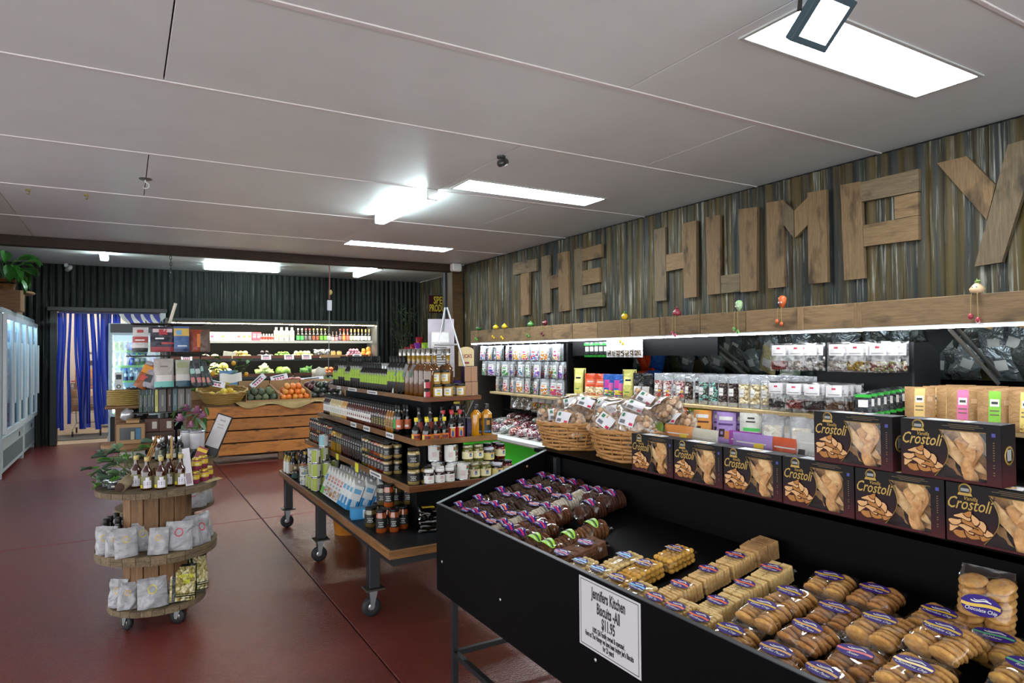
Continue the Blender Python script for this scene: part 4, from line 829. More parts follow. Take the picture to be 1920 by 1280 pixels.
KIT = {'A': (roll_pack('biscuit_pack', DKN, PINK, 'Rocky Road', 8), 'dark chocolate biscuit pack with pink-banded purple label'), 'B': (block_pack('biscuit_pack', DK, PINK, 'Choc Slice', 8, 2, .014, .034, .05), 'dark slab biscuit pack with pink-banded label'),
 'C': (roll_pack('biscuit_pack', DKN, PINK, 'Choc Nut', 7, .033, .015), 'lumpy dark biscuit pack with pink-banded label'), 'D': (roll_pack('biscuit_pack', DK, ORAB, 'Choc Orange', 7, .033, .015), 'dark biscuit pack with orange-banded purple label'), 'E': (block_pack('biscuit_pack', DKN, ORAB, 'Choc Rough', 7, 2, .015, .034, .05), 'dark rough biscuit pack with orange-banded label'),
 'F': (roll_pack('biscuit_pack', WHC, PINK, 'White Choc', 8, .033, .0135, None, 3, .01), 'white coated biscuit roll with pink-banded label'), 'G': (roll_pack('biscuit_pack', BR, PINK, 'Ginger', 8, .035, .0145, None, 3, -.01), 'brown biscuit roll with pink-banded label'), 'H': (roll_pack('biscuit_pack', BR2, PINK, 'Choc Ginger', 9, .036, .0135), 'very dark brown biscuit roll with pink-banded label'),
 'I': (roll_pack('biscuit_pack', NUT, mat('#23300c', .5), 'Gluten Free', 6, .034, .018, LIME), 'nut biscuit pack with lime green label'), 'J': (block_pack('biscuit_pack', WAF, mat('#a81f62', .4), 'Choc Wafer', 3, 2, .042, .04, .05), 'brown wafer block pack with magenta-banded label'),
 'K': (ball_pack('biscuit_pack', LB, BLUE, 'Shortbread Bites'), 'pale round biscuit pack with blue-banded label'), 'L': (ball_pack('biscuit_pack', YB, GOLD, 'Melting Moments'), 'golden round biscuit pack with gold-banded label'),
 'M': (block_pack('biscuit_pack', SH, ORAB, 'High Tea', 9, 2), 'tan shortbread finger pack with orange-banded label'), 'N': (block_pack('biscuit_pack', SH2, ORAB, 'Shortbread', 9, 2), 'pale shortbread finger pack with orange-banded label'), 'b': (block_pack('biscuit_pack', TANB, None, '', 2, 1, .05, .075, .06), 'plain tan block pack without a label'),
 'O': (twin_pack('biscuit_pack', CK, YEL, 'Lemon Crisp'), 'golden round biscuit pack with yellow-banded purple label'), 'P': (twin_pack('biscuit_pack', CK3, GOLD, 'Coffee Pecan'), 'pecan biscuit pack with gold-banded label'), 'Q': (twin_pack('biscuit_pack', CK, YEL, 'Chocolate Chip', .031, 7), 'chocolate chip biscuit pack with yellow-banded label'),
 'R': (twin_pack('biscuit_pack', CK2, REDB, 'Anzac'), 'brown biscuit pack with red-banded label'), 'S': (twin_pack('biscuit_pack', MMS, mat('#4a9a6a', .4), 'Rainbow'), 'biscuit pack with rainbow-banded label and coloured buttons')}
MEDAL = [('#c82a2a', -.028), ('#c8a21e', -.010), ('#3a8ac8', .012), ('#8a2a9a', .028)]
bb = MB()
for k, (c_, y_) in enumerate(MEDAL): bb.box(-.006, .006, y_-.009, y_+.009, .0638, .0644, k)
KIT['S'][0].part('rainbow_band', bb, [mat(c_, .4) for c_, _ in MEDAL])
PK = [('A', 1.335, 2.795), ('A', 1.455, 2.795), ('A', 1.575, 2.795), ('A', 1.695, 2.795), ('A', 1.81, 2.795),
 ('B', 1.335, 2.715), ('B', 1.455, 2.715), ('B', 1.575, 2.72), ('B', 1.695, 2.72), ('C', 1.335, 2.635), ('C', 1.455, 2.635), ('C', 1.575, 2.64), ('C', 1.695, 2.64), ('C', 1.81, 2.70),
 ('D', 1.335, 2.555), ('D', 1.455, 2.555), ('D', 1.575, 2.56), ('D', 1.695, 2.56), ('D', 1.81, 2.615), ('E', 1.335, 2.475), ('E', 1.455, 2.475), ('E', 1.575, 2.48), ('E', 1.695, 2.48),
 ('F', 1.335, 2.395), ('F', 1.450, 2.39), ('F', 1.565, 2.395), ('F', 1.68, 2.40), ('F', 1.79, 2.42), ('H', 1.81, 2.53),
 ('G', 1.335, 2.312), ('G', 1.455, 2.308), ('G', 1.575, 2.31), ('H', 1.69, 2.235), ('H', 1.805, 2.335), ('H', 1.81, 2.25), ('G', 1.335, 2.225), ('G', 1.445, 2.222),
 ('I', 1.335, 2.135), ('I', 1.45, 2.05), ('I', 1.565, 2.055), ('I', 1.335, 2.045), ('J', 1.345, 1.955), ('J', 1.46, 1.955),
 ('K', 1.345, 1.855), ('K', 1.345, 1.76), ('K', 1.475, 1.765), ('L', 1.345, 1.662), ('L', 1.475, 1.668), ('L', 1.61, 1.665), ('K', 1.345, 1.565),
 ('M', 1.335, 1.475), ('M', 1.455, 1.475), ('M', 1.575, 1.475), ('M', 1.695, 1.475), ('b', 1.80, 1.47), ('N', 1.335, 1.39), ('N', 1.45, 1.325), ('N', 1.57, 1.33), ('N', 1.69, 1.335), ('N', 1.335, 1.305)]
PK2 = [('O', 1.345, 1.195, .0, 0), ('O', 1.47, 1.19, .02, .1), ('O', 1.60, 1.20, .0, -.1), ('O', 1.735, 1.175, .0, .15), ('P', 1.345, 1.06, .0, .1), ('P', 1.47, 1.055, .01, -.1), ('P', 1.60, 1.07, .0, .1), ('P', 1.74, 1.045, .0, 0),
 ('P', 1.345, .935, .0, -.1), ('R', 1.46, .925, .0, .1), ('Q', 1.58, .935, .02, 0), ('Q', 1.345, .80, .0, .1), ('Q', 1.46, .795, .02, 0), ('Q', 1.59, .80, .04, -.1), ('S', 1.70, .75, .0, .1), ('Q', 1.72, .875, .0, .0), ('O', 1.345, .66, 0, .1), ('P', 1.47, .66, .0, 0), ('S', 1.60, .64, .02, -.1), ('Q', 1.345, .53, 0, 0), ('Q', 1.47, .53, 0, .1)]
cnt = {}
for q in PK+PK2:
    k, x, y = q[:3]; dz, rz = (q[3], q[4]) if len(q) > 3 else (0, R.uniform(-.07, .07)); pr_, lb = KIT[k]; i = cnt.get(k, 0); cnt[k] = i+1
    x = max(x, 1.355)
    pr_.put('%s, %s from bin end' % (lb, nth(i)), 'biscuits', (x, y, BED(x)+.001+dz), (R.uniform(-.03, .03), -math.atan(.2), rz), 'biscuit packs in the black bin', (1, 1.1, 1.14) if k in 'ABCDEFGHIJ' else 1.0)
KIT['Q'][0].put('chocolate chip biscuit pack standing upright against the bin back', 'biscuits', (1.80, .80, BED(1.80)+.075), (0, rad(-80), .1), 'biscuit packs in the black bin')

# ---- crostoli boxes
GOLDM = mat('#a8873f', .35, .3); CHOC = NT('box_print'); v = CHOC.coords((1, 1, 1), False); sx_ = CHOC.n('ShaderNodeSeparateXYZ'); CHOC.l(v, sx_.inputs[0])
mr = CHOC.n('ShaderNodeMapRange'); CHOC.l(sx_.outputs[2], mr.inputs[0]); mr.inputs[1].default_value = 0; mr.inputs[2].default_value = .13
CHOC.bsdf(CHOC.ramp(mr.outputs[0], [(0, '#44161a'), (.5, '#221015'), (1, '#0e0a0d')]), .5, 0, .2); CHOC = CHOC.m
PASTRY = cookie_mat('#d0a068', '#a87440', 45); PASTRYL = cookie_mat('#e0bc88', '#bf9058', 45)
def crostoli_kit():
    p = Proto('pastry_box'); W, H, D = .2465, .155, .072; w2 = W/2; t_ = .0015
    body = MB().box(-w2, w2, D-t_, D, 0, H).box(-w2, w2, 0, D, 0, t_).box(-w2, w2, 0, D, H-t_, H).box(-w2, -w2+t_, 0, D, 0, H).box(w2-t_, w2, 0, D, 0, H)
    # front face with a window whose left edge is an arc
    X = lambda a: -w2+W*a; Z = lambda a: H*a; nz = 12; za, zb = .05, .855
    def edge(z): 
        q = (z-za)/(zb-za); return .36+.05*q+.115*math.sin(PI*q)
    for i in range(nz):
        a, b = za+(zb-za)*i/nz, za+(zb-za)*(i+1)/nz
        body.add([(X(0), 0, Z(a)), (X(edge(a)), 0, Z(a)), (X(edge(b)), 0, Z(b)), (X(0), 0, Z(b))], [(0, 1, 2, 3)])
    body.add([(X(.86), 0, Z(za)), (X(1), 0, Z(za)), (X(1), 0, Z(zb)), (X(.86), 0, Z(zb))], [(0, 1, 2, 3)])
    body.add([(X(0), 0, 0), (X(1), 0, 0), (X(1), 0, Z(za)), (X(0), 0, Z(za))], [(0, 1, 2, 3)]); body.add([(X(0), 0, Z(zb)), (X(1), 0, Z(zb)), (X(1), 0, H), (X(0), 0, H)], [(0, 1, 2, 3)])
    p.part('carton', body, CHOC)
    ed = MB()   # gold piping round the window
    path = [(X(edge(za+(zb-za)*i/nz)), -.0005, Z(za+(zb-za)*i/nz)) for i in range(nz+1)]+[(X(.86), -.0005, Z(zb))]
    ed.tube(path, .0009, 4); p.part('window_piping', ed, GOLDM)
    p.part('window_film', MB().add([(X(edge(za)), .001, Z(za)), (X(.86), .001, Z(za)), (X(.86), .001, Z(zb)), (X(edge(zb)), .001, Z(zb)), (X(.50), .001, Z(.45))], [(0, 1, 2, 3, 4)]), film(.05, .04, '#ffffff', .3, 8))
    r_ = random.Random(3)
    for i in range(15):   # twisted pastry ribbons behind the window
        L = r_.uniform(.06, .11); wd = r_.uniform(.022, .034); tw = r_.uniform(-1.6, 1.6); sd = r_.random()*9
        mb = MB().grid(lambda u, v: ((u-.5)*L, (v-.5)*wd*(1-.5*abs(2*u-1)**3)*math.cos(tw*(u-.5))+.006*noise.noise(Vector((u*3, sd, 0))), (v-.5)*wd*math.sin(tw*(u-.5))+.008*math.sin(u*6+sd)+.006*noise.noise(Vector((u*4, v*2, sd)))), 8, 3)
        cx = X(r_.uniform(.47, .80)); cz = .020+.105*((i*4) % 15)/14.0
        p.part('pastry', mb, PASTRYL if i % 2 else PASTRY, (cx, .012+.004*(i % 6), cz), (r_.uniform(-.5, .5)+PI/2, r_.uniform(-.4, .4)+PI/2*(i % 3 == 0)*.6+.6, r_.uniform(-.3, .3)))
    # printed heap of pastries, flat print
    pc = MB(); ms = [mat('#a8703a', .5, var=.3, sc=90, spec=.2), mat('#cf9f6e', .5, var=.2, sc=90, spec=.2), mat('#3a1d0c', .5, spec=.2)]
    pieces = [(.16, .17, .11, .040, .1, 0), (.27, .16, .10, .040, -.2, 0), (.37, .16, .06, .035, .3, 0), (.08, .25, .07, .036, .6, 1), (.19, .26, .10, .034, -.35, 1), (.31, .25, .09, .036, .3, 0), (.40, .24, .055, .034, -.7, 1), (.11, .35, .085, .032, .25, 1), (.23, .355, .10, .032, -.5, 0), (.34, .34, .08, .034, -.9, 1), (.17, .44, .085, .034, -.1, 1), (.28, .43, .075, .030, -.9, 1), (.22, .50, .05, .026, .3, 0)]
    for k, (cx, cz, a, b, ro, m_) in enumerate(pieces):
        n = 14; c_, s_ = math.cos(ro), math.sin(ro)
        for mm, gr, of in ((2, 1.0, 0), (m_, .86, .00012)):
            v = []
            for i in range(n):
                tt = 2*PI*i/n; k_ = gr*(1+.12*math.sin(tt*2+k*2)+.10*math.sin(tt*3+k)); ex, ez = a*W*k_*math.cos(tt), b*H*1.75*k_*math.sin(tt)+.12*a*W*math.cos(tt*2+k); v.append((max(X(.012), X(cx)+ex*c_-ez*s_), -.0006-.0003*k-of, max(.002, Z(cz)+ex*s_+ez*c_+(.0012 if mm != 2 else 0))))
            pc.add(v, [tuple(range(n))], mm)
    p.part('printed_pastries', pc, ms)
    em = MB(); text_into(em, 'Crostoli', TR(X(.215), -.0008, Z(.655), PI/2), 0, size=.044, shear=.38, bold=.0003, sx=.70, ext=.0002); text_into(em, 'Vanilla', TR(X(.24), -.0008, Z(.755), PI/2), 0, size=.014, shear=.35, sx=.9, ext=.0002)
    em.lathe([(.0125, 0), (.0165, .0004), (.0125, .0008)], 18, 0, True, 0, TR(X(.19), -.0002, Z(.90), PI/2), (False, False)); em.prism([(X(.12), Z(.80)), (X(.26), Z(.80)), (X(.25), Z(.845)), (X(.13), Z(.845))], 'y', -.0009, -.0004)
    for k in range(14): em.add([(X(.93-.008), -.0008, Z(.70-.04*k)), (X(.93+.008), -.0008, Z(.70-.04*k)), (X(.93+.008), -.0008, Z(.715-.04*k)), (X(.93-.008), -.0008, Z(.715-.04*k))], [(0, 1, 2, 3)], 3) if k not in (8, 11) else None
    for k, (a, b) in enumerate(((.50, .80), (.44, .84), (.52, .76))): em.add([(X(a), -.0008, Z(.955-.028*k)), (X(b), -.0008, Z(.955-.028*k)), (X(b), -.0008, Z(.963-.028*k)), (X(a), -.0008, Z(.963-.028*k))], [(0, 1, 2, 3)], 3)
    em.lathe([(0, .0004), (.0125, .0004)], 18, 1, True, 0, TR(X(.19), -.0002, Z(.90), PI/2), (False, False)); em.box(X(.15), X(.23), -.0012, -.0008, Z(.87), Z(.92), 2); em.box(X(.912), X(.948), -.0009, -.0004, Z(.80), Z(.86), 4)
    # emblem on the end face
    em.lathe([(.019, 0), (.025, .0004), (.019, .0008)], 18, 0, True, 0, TR(w2+.0003, D/2, H*.5, 0, PI/2), (False, False)); em.box(w2, w2+.001, D*.36, D*.64, H*.42, H*.6, 2)
    p.part('print', em, [GOLDM, BLK, mat('#8a8a86', .5), mat('#6a5530', .5), mat('#3a3a8a', .5)])
    p.part('price_sticker', MB().box(-.07, .045, .012, .055, H, H+.0006, 0).box(-.01, .02, .018, .035, H+.0005, H+.0011, 1), [mat('#d6d8dc', .3), YEL]); return p
cro = crostoli_kit(); LB_ = ['standing next to the wicker baskets', 'second from the baskets', 'third from the baskets', 'fourth, partly under upper boxes', 'fifth, under two upper boxes', 'sixth, under the end upper box', 'seventh along the ledge', 'eighth, last on the ledge']
for i in range(8):
    y1 = 2.187-.2505*i; cro.put('dark crostoli pastry box with window, lower row, %s' % LB_[i], 'box', (XB, y1-.1235, ZB+.0005), -PI/2+R.uniform(-.008, .008), 'dark pastry boxes along the ledge')
for y1, lb in ((1.318, 'left of the two upper boxes'), (1.049, 'upper row, with its end panel showing')): cro.put('dark crostoli pastry box with window, %s' % lb, 'box', (XB, y1-.1235, ZB+.1565), -PI/2, 'dark pastry boxes along the ledge')

# ---- cane baskets with bags of sugared sweets
def cane_basket(lb, x, y, rx, ry, h, rings, seed, flare=.2, ang=0):
    b = empty('cane_basket', lb, 'basket', (x, y, ZB+.001), ang, 'cane baskets')
    cm = wood('ply'); cm = mat('#a87843', .5, var=.35, sc=60, bump=.2); n = 44; rr_ = random.Random(seed)
    for i in range(rings):
        q = i/(rings-1); k = 1-flare*(1-q); ph = i*PI; pth = []
        for j in range(n):
            a = 2*PI*j/n; wv = .006*math.sin(a*11+ph); pth.append(((rx*k+wv)*math.cos(a), (ry*k+wv)*math.sin(a), .008+h*q+.003*math.sin(a*5+i*1.3)))
        ob('cane_strand', MB().tube(pth, .0075+.001*rr_.random(), 6, closed=True), cm, b)
    for j in range(22):
        a = 2*PI*(j+.5)/22; ob('cane_stake', MB().tube([(rx*(1-flare)*math.cos(a), ry*(1-flare)*math.sin(a), .004), (rx*math.cos(a)*.99, ry*math.sin(a)*.99, h+.004)], .005, 5), cm, b)
    ob('basket_base', MB().lathe([(0, 0), (1, 0), (1, .008), (0, .008)], 24, T=Matrix.Diagonal((rx*(1-flare), ry*(1-flare), 1, 1))), cm, b); 
    ob('rim_braid', MB().tube([((rx+.004*math.sin(a*20))*math.cos(a), (ry+.004*math.sin(a*20))*math.sin(a), h+.016+.004*math.cos(a*20)) for a in [2*PI*j/60 for j in range(60)]], .009, 6, closed=True), cm, b); return b
cane_basket('large cane basket of bagged sweets next to the pastry boxes', 2.08, 2.415, .185, .245, .125, 8, 1)
cane_basket('cane basket of bagged sweets farther along behind the first basket', 2.06, 2.89, .17, .215, .12, 8, 2)
SUG = cookie_mat('#cdb69a', '#a87850', 60); SUGW = cookie_mat('#e2d8cc', '#bf9c78', 60); BFILM = film(.11, .14, '#f2f2f2', .8, 14)
def sweet_bag(seed, n=16, w_=.2, h=.17, d=.1):
    p = Proto('sweet_bag'); r_ = random.Random(seed); F, Bk = pouch_fn(w_, h, d, False, .01, seed)
    mb = MB().grid(lambda u, v: F(u, v), 10, 10).grid(lambda u, v: Bk(1-u, v), 10, 10); p.part('film', mb, BFILM)
    me = [MB().ball((0, 0, 0), .021, 0, 8, 6, (1, .8, .75), lump=.45, seed=s_).mesh('sweet', [(SUG, SUGW)[s_ % 2]]) for s_ in range(4)]
    k = 0
    for j in range(5):
        for i in range(5):
            x = (i-2)*.033+(.012 if j % 2 else -.006); z = .03+.023*j
            for y in (-.022, .018): p.part('sweet', me[k % 4], None, (x+r_.uniform(-.006, .006), y*(1-.3*abs(i-2)/2)+r_.uniform(-.006, .006), z+r_.uniform(-.005, .005)), (r_.random()*3, r_.random()*3, r_.random()*3)); k += 1
    lab_ = MB(); lab_.grid(lambda u, v: F(.25+.42*u, .42+.36*v, .004), 5, 5, 0)
    for m_, (u0, u1, v0, v1) in ((1, (.55, .65, .45, .52)), (2, (.30, .38, .64, .74)), (3, (.30, .44, .46, .56))): lab_.grid(lambda u, v: F(u0+(u1-u0)*u, v0+(v1-v0)*v, .0052), 2, 2, m_)
    p.part('label', lab_, [mat('#d9d8dc', .35), mat('#c4224c', .4), mat('#3a7a55', .4), mat('#6a6a72', .5)]); return p
SB = [sweet_bag(s_) for s_ in (1, 2, 3)]
BAGS = [(1.95, 2.31, 1.11, -.35, -80, .15), (2.12, 2.20, 1.11, -.55, -100, -.1), (1.94, 2.50, 1.10, -.3, -75, .5), (2.05, 2.42, 1.16, -.7, -60, .3), (2.12, 2.30, 1.19, -.8, -95, -.3), (2.18, 2.50, 1.19, -.5, -70, .4), (2.10, 2.58, 1.12, -.4, -60, -.2), (2.22, 2.36, 1.15, -.4, -120, .1), (2.02, 2.25, 1.04, -.1, -75, .6), (2.0, 2.44, 1.04, -.1, -100, -.4),
  (1.95, 2.80, 1.08, -.25, -70, .1), (2.02, 2.98, 1.08, -.2, -20, 0), (2.08, 2.84, 1.15, -.7, -60, .25), (2.14, 2.96, 1.14, -.5, -40, -.2), (1.99, 2.88, 1.05, -.1, -80, .3), (2.16, 2.76, 1.13, -.4, -85, .1)]
for k, (x, y, z, rx, rz, ry) in enumerate(BAGS):
    SB[k % 3].put('clear bag of sugared sweets in the %s, %s from the front' % ('larger basket' if k < 10 else 'farther basket', nth(k if k < 10 else k-10)), 'sweets', (x, y, z-.02), (rx, ry, rad(rz)), 'bags of sugared sweets in the cane baskets')
# ---- pouches on the ledge behind the boxes
def snack(nm, col, acc, w_=.125, h=.185, d=.06, seed=1, yel=False, extra=()):
    q = [('print', .12, .88, .80, .825, WHT, .0012), ('print', .5, .92, .52, .66, mat(acc, .4), .0012), ('print', .15, .42, .5, .68, mat('#2a1a14', .4), .0012), ('print', .56, .86, .575, .61, WHT, .0018), ('print', .1, .9, .1, .4, mat(acc, .4), .0012)]+list(extra)
    if yel: q.append(('print', .62, .84, .72, .82, mat('#d9b81e', .4), .0025))
    return pouch_kit('snack_pouch', w_, h, d, foil(col, .4, .0, .25), q, True, .004, seed)
for k, (y, w_, z, c_, a_, lb, ye) in enumerate([(2.245, .10, 0, '#7aa41e', '#4a2a18', 'lime green', 0), (2.10, .155, 0, '#c9803a', '#5a2418', 'orange', 1), (1.955, .155, -.002, '#c9c4b0', '#8a2a2e', 'cream', 0), (1.80, .155, -.002, '#9a3aa0', '#4a1a5a', 'magenta', 0), (1.715, .18, .002, '#9a7ab8', '#4a2a6a', 'lilac', 1), (1.565, .12, .002, '#c8522a', '#7a1a1e', 'orange red', 0), (1.465, .11, .03, '#c4c4bf', '#b0b0aa', 'white', 0)]):
    snack(lb, c_, a_, w_, .185, .06, k, ye).put('%s snack pouch standing behind the pastry boxes on the bin ledge' % lb, 'pouch', (2.05+.06*(k == 3), y, ZB+z), (rad(-4), 0, -PI/2+R.uniform(-.1, .1)))
# ================================================================ RIGHT-HAND REFRIGERATED CASE
CY0, CY1 = -1.2, 7.86
K = empty('display_case', 'long black open display case with green base under the plank fascia', 'display case', (4.4, 3.3, 0))
kp = lambda name, mb, mts, par=None: ob(name, mb, mts, par or K, (-4.4, -3.3, 0) if par is None else None)
BLM = mat('#040405', .6, spec=.12); TIM = wood('ply')
kp('base_panel', MB().box(3.80, 3.83, CY0, CY1, .07, .49, 0, .002), mat('#2cc424', .4, var=.04)); kp('kick_plate', MB().box(3.86, 3.88, CY0, CY1, 0, .07), BLM)
kp('bumper_rail', MB().box(3.72, 3.83, CY0, CY1, .49, .55, 0, .015), mat('#c4c8c8', .35))
kp('deck', MB().prism([(3.83, .50), (3.83, .55), (4.98, .72), (4.98, .50)], 'y', CY0, CY1), mat('#8e8a80', .5))
kp('back_wall_panel', MB().box(4.98, 5.04, CY0, CY1, 0, 1.86), BLM); kp('end_panel', MB().prism([(3.83, 0), (3.83, .55), (4.02, .9), (4.02, 1.63), (3.98, 1.66), (3.98, 1.80), (5.04, 1.86), (5.04, 0)], 'y', CY1, CY1+.03), mat('#2a2420', .5))
kp('canopy', MB().prism([(4.0, 1.64), (4.0, 1.80), (5.0, 1.86), (5.0, 1.70)], 'y', CY0, CY1), BLM)
kp('shelf', MB().box(4.0, 4.42, 5.83, 7.4, .995, 1.022, 0, .003), TIM, None); kp('shelf', MB().box(4.0, 4.95, CY0, 5.72, 1.043, 1.07, 0, .003), TIM); kp('shelf', MB().box(3.86, 4.5, CY0, 5.72, .775, .80, 0, .003), BLM)
kp('peg_panel', MB().box(4.42, 4.44, 5.78, 7.82, .6, 1.66), BLM); kp('divider_panel', MB().box(4.05, 4.95, 5.745, 5.775, .6, 1.60), BLM)
kp('front_peg_panel', MB().box(4.08, 4.1, 3.72, 5.7, 1.47, 1.645), BLM)
MIR = NT('mirror'); gl = MIR.n('ShaderNodeBsdfGlossy'); gl.inputs['Roughness'].default_value = .03; gl.inputs['Color'].default_value = (.72, .76, .76, 1); MIR.l(gl.outputs[0], MIR.out.inputs[0])
kp('mirror', MB().add([(4.80, CY0, 1.30), (4.80, 5.74, 1.30), (4.22, 5.74, 1.64), (4.22, CY0, 1.64)], [(0, 1, 2, 3)]), MIR.m)
for y in (4.02, 2.06): kp('strut', MB().tube([(4.20, y, 1.625), (4.775, y, 1.285)], .013, 4, flat=1.4), mat('#6d6a64', .4, .3))
joints = [7.86, 7.39, 6.95, 5.97, 5.55, 5.13, 4.65, 4.26, 3.8, 3.35, 2.9, 2.47, 1.2, .2, -1.2]
for a, b in zip(joints, joints[1:]):
    L = a-b; o = ob('fascia_plank', MB().box(-L/2+.003, L/2-.003, -.012, .012, -.079, .079, 0, .003), wood('weathered'), K); place(o, (3.982-4.4+R.uniform(-.002, .002), (a+b)/2-3.3, 1.722), PI/2)
for y in (5.94, 4.21, 2.885, 2.475): o = ob('fascia_batten', MB().box(-.078, .078, -.004, .004, -.022, .022, 0, .002), wood('weathered'), K); place(o, (3.966-4.4, y-3.3, 1.722), (0, PI/2, PI/2))
led = MB(); y = CY1-.02
while y > .4: led.box(3.975, 3.992, y-.011, y+.011, 1.622, 1.633); y -= .0265
kp('led_strip', led, emit('#f2f8ff', E_LED)); kp('led_channel', MB().box(3.968, 4.0, CY0, CY1, 1.633, 1.643), mat('#c9cccd', .3))
hk = MB()
for y in [5.9+.17*i for i in range(12)]:
    for z in (1.60, 1.405, 1.215): hk.tube([(4.42, y, z), (4.02, y, z), (4.0, y, z+.012)], .003, 4)
kp('peg_hook', hk, STEEL)['kind'] = 'stuff'
# perforated hang rack
kp('perforated_panel', MB().box(4.20, 4.21, 2.28, 2.93, 1.07, 1.55), mat('#101113', .5, spec=.25)); dt = MB()
for i in range(24):
    for j in range(4): dt.box(4.1985, 4.2005, 2.30+.026*i, 2.306+.026*i, 1.52-.026*j, 1.526-.026*j)
kp('panel_perforation', dt, BLK); kp('rack_side', MB().box(4.2, 4.5, 2.265, 2.28, 1.07, 1.55), mat('#141516', .4))

# fruit ornaments sitting on the fascia with dangling legs
def ornament(nm, lb, y, col, shape, leaf=None, legs=.1, lc=None, r_=.03):
    o = empty('fruit_ornament', lb, 'ornament', (3.985, y, 1.802), None, 'fruit figures on the plank fascia'); m_ = mat(col, .35)
    mb = MB()
    if shape == 'ball': mb.ball((0, 0, r_), r_, 0, 14, 10, (1, 1, 1), lump=.12)
    elif shape == 'long': mb.lathe([(0, 0), (r_*.35, .004), (r_*.8, r_*1.2), (r_*.9, r_*2.2), (r_*.5, r_*2.7), (0, r_*2.8)], 12)
    elif shape == 'slice': mb.lathe([(0, 0), (r_*1.1, r_*.5), (r_*1.5, r_*1.2), (0, r_*1.3)], 14, 0, True, 0, TR(0, 0, 0, 0, 0, 0))
    elif shape == 'drop': mb.lathe([(0, 0), (r_*1.1, r_*.3), (r_*1.25, r_*.9), (r_*.7, r_*1.6), (r_*.2, r_*2.1), (0, r_*2.3)], 14)
    ob('body', mb, m_, o)
    if leaf: ob('leaf_tuft', MB().lathe([(0, 0), (.014, .004), (.004, .02), (0, .03)], 8, T=TR(0, 0, r_*2-.004)).ball((.012, .01, r_*2+.006), .012, 0, 8, 6, (1, .5, .6)).ball((-.01, -.012, r_*2+.008), .012, 0, 8, 6, (.6, 1, .5)), mat(leaf, .5), o)
    fc = MB().ball((-r_*.88, .010, r_*1.2), .006, 0, 8, 6).ball((-r_*.88, -.010, r_*1.2), .006, 0, 8, 6).ball((-r_*.88-.004, .010, r_*1.2), .003, 1, 6, 5).ball((-r_*.88-.004, -.010, r_*1.2), .003, 1, 6, 5); ob('eyes', fc, [WHT, BLK], o)
    if legs:
        for s_ in (-1, 1):
            lg = ob('leg', MB().tube([(-.03, s_*.014, .004), (-.036, s_*.016, -.02), (-.036, s_*.018, -legs+.01*s_)], .0022, 4), mat('#8a7a4a', .7), o)
            ob('shoe', MB().ball((-.038, s_*.018, -legs-.012+.01*s_), .015, 0, 10, 7, (.8, .9, 1.1)), mat(lc or col, .4), lg)
ornament('m', 'green melon slice figure on the plank fascia end', 7.66, '#2a6a2a', 'slice', None, .10, '#4a9a2a')
ornament('l', 'first lemon figure on the plank fascia, beside the melon slice', 7.20, '#d0b01c', 'drop', '#3a6a2a', .085); ornament('l', 'second lemon figure on the fascia, toward the avocado', 6.98, '#d0b01c', 'drop', None, .10)
ornament('a', 'green avocado figure on the plank fascia', 6.38, '#3f7a34', 'drop', None, .09); ornament('b', 'dark red beet figure beside the avocado', 6.08, '#5a1a20', 'ball', None, .08)
ornament('l', 'round lemon figure on the fascia below letter H', 4.74, '#d0ac18', 'ball', '#3a7a2a', .20); ornament('o', 'red onion figure with face on the fascia', 4.07, '#8a3040', 'drop', '#7a2a34', .14, '#a04058')
ornament('c', 'pale green celery figure on the plank fascia', 3.42, '#9ab88a', 'long', '#3f9a2a', .13, '#5a8a3a'); ornament('k', 'orange carrot figure on the fascia below letter M', 3.04, '#b8582a', 'long', '#4a6a2a', .09, '#b8582a', .032); ornament('g', 'cream garlic figure with red shoes on the fascia', 1.81, '#c9ad88', 'drop', '#6a8a3a', .12, '#8a2a34')

# hanging lolly packs
SILV = foil('#a4a8ac', .3, .5, .6); CLR = foil('#b4b6b8', .25, .2, .5)
LC = [('#c43a4a', '#3a8ac4'), ('#3a9a4a', '#d8d8d8'), ('#d07a2a', '#c9a52a'), ('#8a3aa0', '#3a6ac4'), ('#c42a6a', '#e0c02a'), ('#4a7a9a', '#d8d8dc')]
def lolly(c, i): return pouch_kit('lolly_pack', .135, .185, .025, SILV, [('window', .15, .85, .06, .5, food([c[0], '#d8d8d8', c[1], c[0]], 60, .35), .001), ('label', .2, .8, .42, .78, WHT, .002), ('label', .25, .6, .5, .58, mat(c[0], .4), .003), ('label', .3, .7, .64, .68, GRY, .003)], False, .004, i, seal=.12)
LK = [lolly(c, i) for i, c in enumerate(LC)]
k = 0
for row, (zt, ys) in enumerate([(1.60, [7.66, 7.46, 7.22, 7.0, 6.8, 6.6, 6.4, 6.2, 5.95]), (1.405, [7.62, 7.42, 7.24, 7.06, 6.88, 6.70, 6.52, 6.34, 6.16, 5.98, 5.86]), (1.215, [7.28, 7.08, 6.9, 6.72, 6.54, 6.36, 6.18, 6.02, 5.88])]):
    for j, y in enumerate(ys):
        for d in range(2):
            LK[(j*2+row+d*3) % 6].put('silver lolly pack, %s hanging row, %s from far end, %s on its hook' % (('top', 'middle', 'bottom')[row], nth(j), ('front', 'behind')[d]), 'sweets', (4.04+.055*d, y+R.uniform(-.02, .02), zt-.185), (rad(R.uniform(-6, 0)), 0, -PI/2+R.uniform(-.35, .5)), 'silver lolly packs on the left hooks')
GRB = foil('#1f9a2c', .3, .1)
ghp = pouch_kit('peg_pack', .09, .15, .02, foil('#25292a', .25, .2), [('band', 0, 1, .02, .14, GRB, .0012), ('top_band', 0, 1, .8, .93, GRB, .0012), ('label', .2, .8, .4, .7, WHT, .0015)], False, .004, 1)
